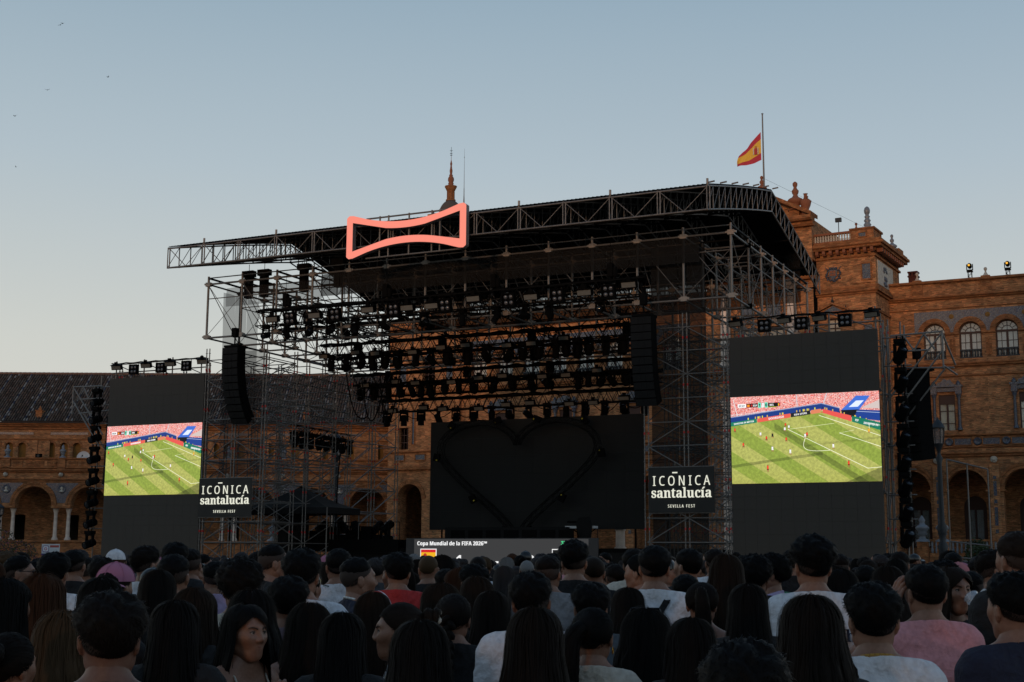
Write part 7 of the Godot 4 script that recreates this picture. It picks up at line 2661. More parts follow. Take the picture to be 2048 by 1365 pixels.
var HAIRC = {black = Color(0.003, 0.0027, 0.0027), dark = Color(0.0065, 0.0045, 0.0035), brown = Color(0.014, 0.0085, 0.0055), auburn = Color(0.040, 0.016, 0.007), light = Color(0.050, 0.030, 0.015), blonde = Color(0.11, 0.07, 0.035), grey = Color(0.15, 0.15, 0.15)}
var SKIN = [Color(0.21, 0.105, 0.066), Color(0.25, 0.13, 0.083), Color(0.155, 0.072, 0.045), Color(0.30, 0.17, 0.115)]
var CLOTH = {white = Color(0.68, 0.69, 0.72), black = Color(0.006, 0.006, 0.007), navy = Color(0.009, 0.013, 0.035), pink = Color(0.62, 0.27, 0.29), lavender = Color(0.42, 0.33, 0.50), red = Color(0.45, 0.03, 0.03), slate = Color(0.07, 0.085, 0.10), mauve = Color(0.12, 0.09, 0.115), grey = Color(0.22, 0.22, 0.23), teal = Color(0.25, 0.42, 0.40), olive = Color(0.06, 0.065, 0.04), cream = Color(0.55, 0.50, 0.42), green = Color(0.03, 0.16, 0.09), blue = Color(0.06, 0.11, 0.25), yellow = Color(0.50, 0.33, 0.06), skyblue = Color(0.30, 0.42, 0.52)}
var pm = {}

func people_materials():
	# blotchy skin tone, worn cloth tone, and fine creases
	var im = noise_image(Color(0.86, 0.80, 0.78), Color(1.0, 1.0, 1.0), 0.03, 51, 256)
	im.generate_mipmaps()
	var mottle = ImageTexture.create_from_image(im)
	im = noise_image(Color(0.84, 0.84, 0.85), Color(1.0, 1.0, 1.0), 0.05, 52, 256)
	im.generate_mipmaps()
	var weave = ImageTexture.create_from_image(im)
	var nf = FastNoiseLite.new()
	nf.seed = 53
	nf.frequency = 0.018
	nf.noise_type = FastNoiseLite.TYPE_SIMPLEX
	nf.fractal_type = FastNoiseLite.FRACTAL_RIDGED
	nf.fractal_octaves = 3
	im = nf.get_seamless_image(256, 256)
	im.convert(Image.FORMAT_RGBA8)
	im.bump_map_to_normal_map(5.0)
	im.generate_mipmaps()
	var creases = ImageTexture.create_from_image(im)
	for k in HAIRC:
		var c: Color = HAIRC[k]
		pm["h_" + k] = mat(lin(c.r, c.g, c.b), 0.6)
		pm["h_" + k].metallic_specular = 0.2
	for i in SKIN.size():
		var c: Color = SKIN[i]
		var m = mat(lin(c.r, c.g, c.b), 0.5)
		m.albedo_texture = mottle
		m.uv1_triplanar = true
		m.uv1_scale = Vector3.ONE * 6.0
		m.subsurf_scatter_enabled = true
		m.subsurf_scatter_strength = 0.06
		pm["s_%d" % i] = m
	for k in CLOTH:
		var c: Color = CLOTH[k]
		var m = mat(lin(c.r, c.g, c.b), 0.9)
		m.albedo_texture = weave
		m.normal_enabled = true
		m.normal_texture = creases
		m.normal_scale = 0.7
		m.uv1_triplanar = true
		m.uv1_scale = Vector3.ONE * 2.6
		pm["c_" + k] = m
	pm.lips = mat(Color(0.44, 0.23, 0.20), 0.45)
	pm.gold = mat(Color(0.75, 0.55, 0.25), 0.25, 0.9)
	pm.silver = mat(Color(0.75, 0.75, 0.77), 0.2, 0.9)
	pm.shades = mat(Color(0.02, 0.02, 0.022), 0.15)
	pm.cup = mat(Color(0.75, 0.80, 0.85, 0.35), 0.15)
	pm.cup.transparency = BaseMaterial3D.TRANSPARENCY_ALPHA
	pm.lime = mat(Color(0.66, 0.68, 0.32), 0.4)
	pm.wine = mat(Color(0.22, 0.05, 0.07), 0.3)
	pm.jeans = mat(Color(0.11, 0.13, 0.17), 0.9)
	pm.pink_cap = mat(Color(0.62, 0.40, 0.50), 0.9)
	pm.print_cap = mat(Color(0.66, 0.42, 0.44), 0.9)
	pm.maroon = mat(Color(0.28, 0.07, 0.09), 0.9)
	pm.ochre = mat(Color(0.62, 0.47, 0.20), 0.9)

# [x, z, height, turn, body, hair, hair colour, shirt colour, skin, group, label, extras]
func person(e: Array):
	var b = bodies[e[4]]
	var t = T("person", e[10], "person", Transform3D(Basis(Vector3.UP, deg_to_rad(e[3])).scaled(Vector3.ONE * (e[2] / 1.745)), Vector3(e[0], 0, e[1])), e[9])
	var skin = pm["s_%d" % e[8]]
	P(t, "body", b.body, skin)
	P(t, "trousers", b.trousers, pm.jeans)
	var sh = P(t, "shirt", b.shirt, pm["c_" + e[7]])
	var ex: Array = e[11]
	if b.has("straps"): P(sh, "strap", b.straps, pm["c_" + e[7]])
	elif "maroon_collar" in ex or "gold_collar" in ex:
		P(sh, "collar", b.collar, pm.maroon if "maroon_collar" in ex else pm.ochre)
		if "maroon_collar" in ex and "gold_collar" in ex: P(sh, "collar_edge", b.collar, pm.ochre, at(0, 0.014, 0))
	elif "rib" in ex: P(sh, "collar", shared.rib_collar, M.vc)
	else: P(sh, "collar", b.collar, pm["c_" + e[7]])
	var hm = pm["h_" + e[6]]
	var hr: String = e[5]
	if hr.begins_with("cap"):
		P(t, "hair", hairs.buzz, hm)
		var cm = {cap_pink = pm.pink_cap, cap_black = pm.shades, cap_white = pm.c_white, cap_print = pm.print_cap}[hr]
		P(t, "cap", hairs.cap, cm, Transform3D(Basis(Vector3.UP, PI if "backwards" in ex else 0.0), Vector3.ZERO))
	else:
		var q = fposmod(e[0] * 7.31 + e[1] * 3.77, 1.0)
		P(t, "hair", hairs[hr], hm, Transform3D(Basis(Vector3.UP, (q - 0.5) * 0.5).scaled(Vector3(0.96 + 0.08 * q, 1.0, 0.97 + 0.07 * fposmod(q * 9.0, 1.0))), Vector3(0, 0, 0)))
		if hr in ["crop", "thick", "fade", "quiff"]:
			var key = "st_%s_%d" % [e[6], e[8]]
			if not pm.has(key):
				var c: Color = SKIN[e[8]].lerp(HAIRC[e[6]], 0.90)
				pm[key] = mat(lin(c.r, c.g, c.b), 0.8)
			P(t, "cropped_sides", hairs.stubble, pm[key])
	if "face" in ex:
		P(t, "eyes", shared.eyes, M.vc)
		P(t, "lips", shared.lips, pm.lips if not ("man" in ex) else skin, at(0, 0.001, 0.0035))
	if "earring" in ex: P(t, "earring", shared.earring, pm.silver)
	if "gold_earring" in ex: P(t, "earring", shared.earring, pm.gold)
	if "shades" in ex: P(t, "sunglasses", shared.shades, pm.shades)
	if "shades_up" in ex: P(t, "sunglasses", shared.shades_up, pm.shades)
	if "bag" in ex: P(t, "bag_strap", shared.strap, pm.c_black)
	if "clip" in ex: P(t, "hair_clip", shared.clip, pm.c_cream)
	if "band" in ex: P(t, "hair_band", shared.band, pm.c_white)
	if "cup_lime" in ex: cup_thing("yellow plastic cup with a drink held by the woman with the ponytail", t.transform * at(0.155, 1.235, -0.325), pm.lime, true)
	if "cup_wine" in ex: cup_thing("clear plastic cup of red drink at the drinking woman's mouth", t.transform * Transform3D(Basis(Vector3.RIGHT, 0.9), Vector3(-0.015, 1.50, -0.235)), pm.wine, false)
	if "pink_strap" in ex: P(sh, "halter_strap", b.collar, pm.c_pink, at(0, -0.005, 0))
	if "script" in ex: text_part(sh, "lettering", "Baths", 0.055, pm.c_navy, Transform3D(Basis(Vector3.RIGHT, -0.12) * Basis(Vector3.BACK, 0.0), Vector3(0.10, 1.285, 0.150)), 400, "Droid Serif")
	if "espana" in ex: text_part(sh, "lettering", "España", 0.026, pm.maroon, Transform3D(Basis(Vector3.RIGHT, -0.25), Vector3(0.0, 1.36, 0.125)), 500, "Droid Serif")
	return t

func cup_thing(label: String, x: Transform3D, drink: Material, other: bool):
	var t = T("plastic_cup", label, "cup", x)
	P(t, "wall", shared.cup, pm.lime if other else pm.cup)
	P(t, "drink", shared.drink, drink)

func crowd():
	people_materials()
	make_hair()
	face_meshes()
	var nohands = [[Vector3(0, -1, -0.2), Vector3(1, 0, 0.2), 0.35], [Vector3(0, -1, -0.2), Vector3(-1, 0, 0.2), 0.35]]
	make_body("man", false, ARMS_DOWN, nohands, 0.62, "tee")
	make_body("woman", true, [[Vector3(0.205, 1.11, 0.03), Vector3(0.205, 0.89, -0.05)], [Vector3(-0.205, 1.11, 0.03), Vector3(-0.205, 0.89, -0.05)]], nohands, 0.5, "tee")
	make_body("woman_top", true, [[Vector3(0.205, 1.11, 0.03), Vector3(0.205, 0.89, -0.05)], [Vector3(-0.205, 1.11, 0.03), Vector3(-0.205, 0.89, -0.05)]], nohands, 0.5, "top")
	# hands clasped before the chest
	make_body("woman_hands", true, [[Vector3(0.20, 1.13, -0.04), Vector3(0.055, 1.30, -0.22)], [Vector3(-0.20, 1.13, -0.04), Vector3(-0.045, 1.27, -0.21)]], [[Vector3(-0.35, 0.9, -0.25), Vector3(0.6, 0.2, -0.6), 0.9], [Vector3(0.5, 0.85, -0.2), Vector3(-0.6, 0.2, -0.6), 0.8]], 0.5, "top")
	# right hand at the ear
	make_body("man_ear", false, [[Vector3(0.235, 1.11, 0.03), Vector3(0.225, 0.88, -0.06)], [Vector3(-0.28, 1.32, -0.16), Vector3(-0.135, 1.53, -0.07)]], [nohands[0], [Vector3(0.22, 0.95, 0.25), Vector3(-0.9, 0.1, 0.4), 0.45]], 0.62, "tee")
	# a cup held up to the mouth
	make_body("woman_drink", true, [[Vector3(0.205, 1.11, 0.03), Vector3(0.205, 0.89, -0.05)], [Vector3(-0.215, 1.26, -0.17), Vector3(-0.085, 1.475, -0.21)]], [nohands[0], [Vector3(0.55, 0.5, -0.35), Vector3(-0.6, 0.5, -0.5), 0.75]], 0.5, "tee")
	# a cup held at chest height
	make_body("woman_cup", true, [[Vector3(0.235, 1.15, -0.03), Vector3(0.20, 1.235, -0.23)], [Vector3(-0.205, 1.11, 0.03), Vector3(-0.205, 0.89, -0.05)]], [[Vector3(-0.55, 0.4, -0.6), Vector3(0.75, 0.3, -0.5), 0.7], nohands[1]], 0.5, "top")
	for e in PEOPLE: person(e)
	for c in CROWD:
		var far = "far" if c[10] == 1 else "mid"
		var shirt = SHIRT_KEYS[c[7]]
		var who = "person with %s %s hair, %s shirt" % [HAIR_WORDS[c[5]], COLOUR_WORDS[c[6]], shirt] if c[5] < 11 else "person in a %s and %s shirt" % [HAIR_WORDS[c[5]], shirt]
		person([c[0], c[1], c[2], c[3], "woman" if c[4] == 1 else "man", HAIR_KEYS[c[5]], COLOUR_KEYS[c[6]], shirt, c[8], "people in the %s crowd %s" % [far, ZONES[c[9]]], "%s, %s crowd %s" % [who, far, ZONES[c[9]]], []])
	far_crowd()

func far_crowd():
	# the many people between and beyond those built singly
	var R = RandomNumberGenerator.new()
	R.seed = 61
	var src = []
	for k in [["man", "crop"], ["man", "thick"], ["woman", "long"], ["woman", "bun"]]:
		var mb = MB.new()
		for e in [[bodies[k[0]].body, Color(0.21, 0.105, 0.066)], [bodies[k[0]].trousers, Color(0.012, 0.015, 0.02)], [bodies[k[0]].shirt, Color(1, 1, 1)], [hairs[k[1]], Color(0.004, 0.003, 0.003)]]:
			var a = e[0].surface_get_arrays(0)
			var v: PackedVector3Array = a[Mesh.ARRAY_VERTEX]
			var n: PackedVector3Array = a[Mesh.ARRAY_NORMAL]
			var shirt = e[1] == Color(1, 1, 1)
			var cc = PackedColorArray()
			cc.resize(v.size())
			cc.fill(Color(0.03, 0.03, 0.035) if shirt else e[1])
			mb.V.append_array(v)
			mb.N.append_array(n)
			mb.C.append_array(cc)
		src.append(mb.mesh())
	var spots = []
	var taken = []
	for e in PEOPLE: taken.append(Vector2(e[0], e[1]))
	for e in CROWD: taken.append(Vector2(e[0], e[1]))
	var tries = 0
	while spots.size() < 330 and tries < 9000:
		tries += 1
		var d = sqrt(lerpf(9.5 * 9.5, 44.0 * 44.0, pow(R.randf(), 1.35)))
		var p = Vector2(d * R.randf_range(-0.39, 0.39), -d)
		var ok = true
		for q in taken:
			if q.distance_squared_to(p) < 0.19:
				ok = false
				break
		if ok:
			taken.append(p)
			spots.append(p)
	var t = Node3D.new()
	t.name = "crowd"
	add_child(t)
	t.set_meta("kind", "stuff")
	tag(t, "dense crowd of standing people seen from behind, heads close together", "crowd")
	for k in 4:
		var mm = MultiMesh.new()
		mm.transform_format = MultiMesh.TRANSFORM_3D
		mm.mesh = src[k]
		var mine = []
		for i in spots.size():
			if (i * 7 + i / 5) % 4 == k: mine.append(spots[i])
		mm.instance_count = mine.size()
		for i in mine.size():
			var h = clampf(R.randfn() * 0.06 + (1.62 if k > 1 else 1.70), 1.5, 1.78)
			mm.set_instance_transform(i, Transform3D(Basis(Vector3.UP, R.randfn() * 0.5).scaled(Vector3.ONE * h / 1.745), Vector3(mine[i].x, 0, mine[i].y)))
		var o = MultiMeshInstance3D.new()
		o.name = "people"
		o.multimesh = mm
		o.material_override = M.vc
		t.add_child(o, true)
		o.set_meta("kind", "stuff")

var PEOPLE := [
	[-3.63, -10.13, 1.721, -72, "man", "crop", "black", "white", 1, "people in the front of the crowd", "man in sunglasses and white T-shirt looking right at the left edge", ["face", "man", "shades"]],
	[-2.18, -6.39, 1.641, -28, "woman_top", "wavy", "auburn", "mauve", 1, "people in the front of the crowd", "woman with very long wavy auburn hair and bare back at the left", ["earring"]],
	[-2.02, -6.99, 1.683, -15, "man", "cap_pink", "dark", "black", 1, "people in the front of the crowd", "man in a faded pink cap left of centre", ["backwards"]],
	[-1.76, -5.89, 1.636, 10, "woman", "straight", "black", "black", 1, "people in the front of the crowd", "woman with sleek black hair just below the pink cap", []],
	[-1.09, -3.76, 1.619, 6, "man", "thick", "dark", "black", 2, "people in the front of the crowd", "nearest man at the left with a big round dark head of hair", []],
	[-1.24, -5.09, 1.567, 4, "woman", "straight", "black", "black", 1, "people in the front of the crowd", "woman with straight black hair right of the nearest man", []],
	[-1.33, -5.79, 1.596, -22, "woman", "long", "brown", "black", 1, "people in the front of the crowd", "woman with long brown hair beside the woman showing her face", ["earring"]],
	[-2.08, -8.33, 1.588, 0, "woman", "long2", "brown", "black", 1, "people in the front of the crowd", "woman with smooth brown hair behind two long haired women at left", []],
	[-1.93, -7.51, 1.652, -10, "woman", "long", "dark", "black", 1, "people in the front of the crowd", "woman with smooth dark hair left of the curly head", []],
	[-1.04, -5.40, 1.544, -128, "woman_hands", "long", "black", "cream", 1, "people in the front of the crowd", "woman looking over to the right with clasped hands and silver earring", ["face", "earring"]],
	[-1.15, -6.12, 1.579, 0, "woman", "wild", "black", "black", 1, "people in the front of the crowd", "dark curly woman behind the woman with clasped hands", []],
	[-1.05, -6.52, 1.625, -8, "man", "thick", "black", "mauve", 2, "people in the front of the crowd", "man with black hair in a mauve shirt right of the clasped hands", []],
	[-1.34, -6.81, 1.688, 0, "man", "curly", "dark", "cream", 1, "people in the front of the crowd", "curly-haired person in a pale printed shirt", []],
	[-2.19, -10.13, 1.689, 12, "man", "crop", "black", "lavender", 1, "people in the front of the crowd", "man in a lavender collared shirt at mid left", []],
	[-2.69, -10.12, 1.789, -35, "man", "thick", "dark", "white", 1, "people in the front of the crowd", "man with brown hair and white T-shirt under the left screen", []],
	[-2.63, -10.72, 1.821, 0, "man", "thick", "black", "black", 1, "people in the front of the crowd", "tall dark head at the right foot of the left screen", []],
	[-2.60, -11.11, 1.786, 0, "man", "fade", "dark", "black", 1, "people in the front of the crowd", "man with a skin fade at the right foot of the left screen", []],
	[-1.94, -7.90, 1.735, 0, "man", "crop", "black", "yellow", 1, "people in the front of the crowd", "man with black hair and a trace of yellow collar", []],
	[-1.94, -10.63, 1.767, -40, "man", "crop", "dark", "black", 1, "people in the front of the crowd", "man with dark hair looking down below the left banner", []],
	[-1.68, -9.71, 1.812, -65, "man", "fade", "black", "black", 1, "people in the front of the crowd", "man with a faded cut turned right below the left banner", []],
	[-1.08, -7.08, 1.757, 4, "man", "thick", "black", "white", 1, "people in the front of the crowd", "man with a large black head of hair in a white shirt left of centre", []],
	[-1.25, -9.92, 1.785, 10, "man", "crop", "black", "white", 1, "people in the front of the crowd", "man with black hair and white T-shirt under the black tent", []],
	[-2.97, -8.91, 1.735, 0, "man", "thick", "black", "white", 1, "people in the front of the crowd", "man with thick black hair and white collar at far left", []],
	[-3.55, -11.13, 1.772, 0, "man", "crop", "black", "black", 1, "people in the front of the crowd", "dark-haired man below the flowering bush", []],
	[-3.77, -12.16, 1.712, 0, "man", "fade", "dark", "white", 1, "people in the front of the crowd", "man with a close fade left of the pink cap", []],
	[-2.90, -9.73, 1.703, 15, "man", "thick", "dark", "black", 1, "people in the front of the crowd", "dark tousled head behind the pink cap", []],
	[-2.09, -5.69, 1.636, -35, "woman", "long", "black", "black", 1, "people in the front of the crowd", "woman with long dark hair cut off by the left edge", []],
	[-1.59, -4.39, 1.483, -20, "woman_top", "bun", "dark", "green", 1, "people in the front of the crowd", "bare-shouldered woman with a green strap in the lower left corner", []],
	[-1.55, -4.79, 1.538, -20, "woman", "long2", "light", "black", 1, "people in the front of the crowd", "woman with brown highlighted hair left of the nearest man", []],
	[-0.85, -5.80, 1.536, 12, "woman_top", "wavy", "dark", "black", 1, "people in the front of the crowd", "woman with wavy dark hair and bare shoulder below the mauve shirt", []],
	[-0.62, -5.10, 1.526, 0, "woman", "straight", "black", "black", 1, "people in the front of the crowd", "woman with sleek black hair below the college jacket", []],
	[-0.89, -8.00, 1.724, -62, "man", "fade", "black", "navy", 1, "people in the front of the crowd", "boy in a dark college jacket with striped collar looking down right", ["face", "man", "rib"]],
	[-0.79, -9.62, 1.750, -10, "man", "thick", "black", "red", 1, "people in the front of the crowd", "man in a red shirt with black hair left of the score screen", []],
	[-0.70, -11.64, 1.754, 10, "man", "buzz", "light", "black", 1, "people in the front of the crowd", "man with a ginger buzz cut before the score screen", []],
	[-0.68, -13.17, 1.674, 15, "man", "bald", "grey", "black", 1, "people in the front of the crowd", "bald man right of the ginger buzz cut", []],
	[-1.43, -20.25, 1.778, 0, "man", "crop", "grey", "slate", 1, "people in the front of the crowd", "grey-haired man at the left end of the score screen", []],
	[-0.37, -9.73, 1.655, 60, "woman", "wavy", "auburn", "black", 1, "people in the front of the crowd", "woman with reddish wavy hair and sunglasses turned left", ["shades"]],
	[-0.25, -9.33, 1.675, 0, "man", "thick", "black", "black", 1, "people in the front of the crowd", "dark round head in the middle of the crowd", []],
	[-0.20, -8.12, 1.620, 0, "woman", "long2", "brown", "black", 1, "people in the front of the crowd", "woman with long brown hair in the middle of the crowd", []],
	[-0.36, -7.11, 1.595, 10, "woman", "wild", "brown", "black", 1, "people in the front of the crowd", "woman with curly brown hair behind the hair clip", []],
	[-0.69, -6.91, 1.555, -8, "woman", "long", "brown", "white", 1, "people in the front of the crowd", "woman with a white hair band right of the college jacket", ["band"]],
	[-0.44, -5.46, 1.549, 93, "woman_top", "bun", "brown", "cream", 1, "people in the front of the crowd", "woman in profile facing left with her hair clipped up", ["face", "clip"]],
	[-0.28, -4.28, 1.537, 0, "woman", "long", "black", "white", 1, "people in the front of the crowd", "woman with long dark hair in a white shirt in front of the profile", []],
	[-0.26, -6.31, 1.562, -5, "woman", "braid", "dark", "black", 1, "people in the front of the crowd", "woman with a braid down her back at centre", []],
	[-0.09, -6.67, 1.569, 0, "woman_top", "long", "dark", "pink", 1, "people in the front of the crowd", "woman with long dark hair, bare back and a pink strap", []],
	[0.09, -5.99, 1.656, 2, "man", "thick", "black", "white", 2, "people in the front of the crowd", "man with black hair in a white T-shirt at the centre", []],
	[0.08, -4.38, 1.574, -4, "woman", "long", "dark", "black", 1, "people in the front of the crowd", "woman with very long dark hair at the bottom centre", []],
	[0.26, -9.42, 1.746, -12, "man", "fade", "dark", "grey", 1, "people in the front of the crowd", "man with a fade in a pale grey knit shirt", []],
	[0.18, -15.19, 1.716, 10, "man", "bald", "grey", "cream", 3, "people in the front of the crowd", "older bald man before the score screen", []],
	[0.23, -21.25, 1.829, 0, "man", "cap_black", "black", "black", 1, "people in the front of the crowd", "man in a black cap at the middle of the score screen", []],
	[0.46, -9.91, 1.830, 0, "man", "quiff", "black", "black", 1, "people in the front of the crowd", "tall man with piled black hair at the right end of the score screen", []],
	[0.62, -10.29, 1.750, 2, "man", "buzz", "brown", "black", 1, "people in the front of the crowd", "man with a brown buzz cut right of the tall black quiff", []],
	[0.32, -5.30, 1.541, -14, "woman", "side_tail", "black", "cream", 1, "people in the front of the crowd", "woman with a sleek black tail, gold earring and maroon collar", ["gold_earring", "maroon_collar"]],
	[0.39, -6.70, 1.599, 0, "man", "thick", "black", "slate", 1, "people in the front of the crowd", "dark-haired man in a slate T-shirt behind the sleek black tail", []],
	[0.66, -7.72, 1.568, 0, "woman", "long", "dark", "black", 1, "people in the front of the crowd", "woman with long dark hair below the man with the bag strap", []],
	[0.85, -8.05, 1.804, -18, "man", "crop", "black", "white", 1, "people in the front of the crowd", "man in a white T-shirt with a black bag strap", ["bag"]],
	[1.01, -11.13, 1.807, -20, "man", "crop", "dark", "cream", 1, "people in the front of the crowd", "man in a cream shirt with maroon collar left of the bag strap", ["maroon_collar"]],
	[0.55, -5.60, 1.526, -4, "woman", "wild", "black", "black", 1, "people in the front of the crowd", "woman with wild black hair and sunglasses on her head", ["shades_up"]],
	[0.93, -12.16, 1.677, 0, "man", "crop", "dark", "black", 1, "people in the front of the crowd", "dark head left of the cream shirt with maroon collar", []],
	[1.31, -10.12, 1.801, 35, "man", "crop", "black", "black", 1, "people in the front of the crowd", "man with black hair turned left under the right banner", []],
	[1.96, -13.15, 1.822, 0, "man", "crop", "dark", "white", 1, "people in the front of the crowd", "man in white with a gold collar under the right banner", ["gold_collar"]],
	[1.31, -8.30, 1.758, 0, "woman", "wavy", "brown", "black", 1, "people in the front of the crowd", "woman with wavy brown hair at the left foot of the right screen", []],
	[1.10, -8.62, 1.630, 0, "man", "crop", "black", "black", 1, "people in the front of the crowd", "dark-haired man behind the woman with the yellow cup", []],
	[1.02, -7.31, 1.605, -22, "woman_cup", "ponytail", "dark", "olive", 1, "people in the front of the crowd", "woman with a ponytail holding a yellow cup", ["cup_lime"]],
	[1.39, -8.89, 1.639, -75, "woman", "long", "light", "lavender", 1, "people in the front of the crowd", "fair-haired woman in a lavender T-shirt looking right", ["face"]],
	[1.64, -9.20, 1.726, 0, "man", "curly", "black", "black", 1, "people in the front of the crowd", "curly black head left of the tall man in white", []],
	[1.09, -6.30, 1.618, 4, "woman", "straight", "black", "black", 1, "people in the front of the crowd", "woman with straight jet black hair right of the yellow cup", []],
	[1.56, -7.07, 1.824, 0, "man", "quiff", "black", "white", 1, "people in the front of the crowd", "tall man in a white T-shirt with script lettering", ["script"]],
	[2.81, -13.66, 1.826, 0, "man", "crop", "black", "black", 1, "people in the front of the crowd", "dark head left of the tall man in white", []],
	[2.91, -12.14, 1.781, 0, "man", "fade", "dark", "cream", 1, "people in the front of the crowd", "man with a fade and gold collar right of the tall man", ["gold_collar"]],
	[0.89, -4.07, 1.626, 2, "woman", "long2", "dark", "black", 1, "people in the front of the crowd", "woman with very long dark brown hair in front of the tall man", []],
	[1.23, -4.67, 1.641, 0, "man", "thick", "black", "white", 1, "people in the front of the crowd", "man in a white football shirt with maroon and gold collar", ["maroon_collar", "gold_collar", "espana"]],
	[0.47, -2.76, 1.557, 0, "man", "thick", "black", "black", 2, "people in the front of the crowd", "dark crown of hair at the bottom edge below the straight black hair", []],
	[0.67, -5.10, 1.514, 0, "woman", "long", "black", "black", 1, "people in the front of the crowd", "woman with long black hair below the yellow cup", []],
	[1.84, -6.08, 1.709, 6, "man_ear", "crop", "black", "pink", 1, "people in the front of the crowd", "man in a pink T-shirt with a hand at his ear", []],
	[2.28, -7.09, 1.698, -158, "woman_drink", "long", "brown", "black", 1, "people in the front of the crowd", "woman drinking from a plastic cup behind the pink T-shirt", ["face", "cup_wine"]],
	[3.27, -9.73, 1.651, 0, "man", "fade", "black", "white", 1, "people in the front of the crowd", "man with a fade in a white T-shirt behind the drinking woman", []],
	[3.98, -12.16, 1.704, 0, "man", "cap_print", "dark", "black", 1, "people in the front of the crowd", "person in a pink patterned cap at the right", []],
	[2.29, -8.31, 1.695, -8, "woman", "long2", "dark", "black", 1, "people in the front of the crowd", "woman with dark hair left of the pink T-shirt", []],
	[2.76, -10.64, 1.686, 0, "man", "crop", "black", "teal", 1, "people in the front of the crowd", "dark-haired man above the football shirt", []],
	[2.47, -6.66, 1.867, 12, "man", "crop", "brown", "black", 1, "people in the front of the crowd", "tall man with brown hair at the right edge", []],
	[3.82, -10.62, 1.792, 0, "man", "fade", "dark", "black", 1, "people in the front of the crowd", "man with a fade left of the tall man at the right edge", []],
	[1.82, -4.97, 1.677, 14, "man", "thick", "black", "navy", 1, "people in the front of the crowd", "man in a navy T-shirt cut off by the right edge", []],
	[2.57, -7.38, 1.568, 70, "woman_top", "braid", "dark", "teal", 1, "people in the front of the crowd", "woman in a pale teal top turned left at the right edge", ["face"]],
	[1.41, -7.53, 1.531, 0, "woman", "bun", "dark", "black", 1, "people in the front of the crowd", "woman with a dark bun between two long black heads of hair", []],
	[4.27, -18.21, 1.857, 0, "man", "crop", "black", "black", 1, "people in the front of the crowd", "dark head to the right of the tall man, farther off", []],
]
const HAIR_KEYS = ["crop", "thick", "fade", "buzz", "curly", "long", "long2", "wavy", "bun", "ponytail", "quiff", "cap_black", "cap_white", "cap_pink"]
const HAIR_WORDS = ["short", "thick", "faded", "cropped", "curly", "long", "long", "wavy", "pinned-up", "tied-back", "piled-up", "black cap", "white cap", "pink cap"]
const COLOUR_KEYS = ["black", "dark", "brown", "auburn", "light", "grey", "blonde"]
const COLOUR_WORDS = ["black", "dark", "brown", "reddish", "light brown", "grey", "fair"]
const SHIRT_KEYS = ["black", "blue", "cream", "green", "grey", "lavender", "navy", "olive", "pink", "red", "skyblue", "slate", "white"]
const ZONES = ["before the left arcade", "below the left screen", "below the left banner", "below the left scaffold", "below the score screen", "right of the score screen", "below the right banner", "below the right screen", "before the right arcade"]
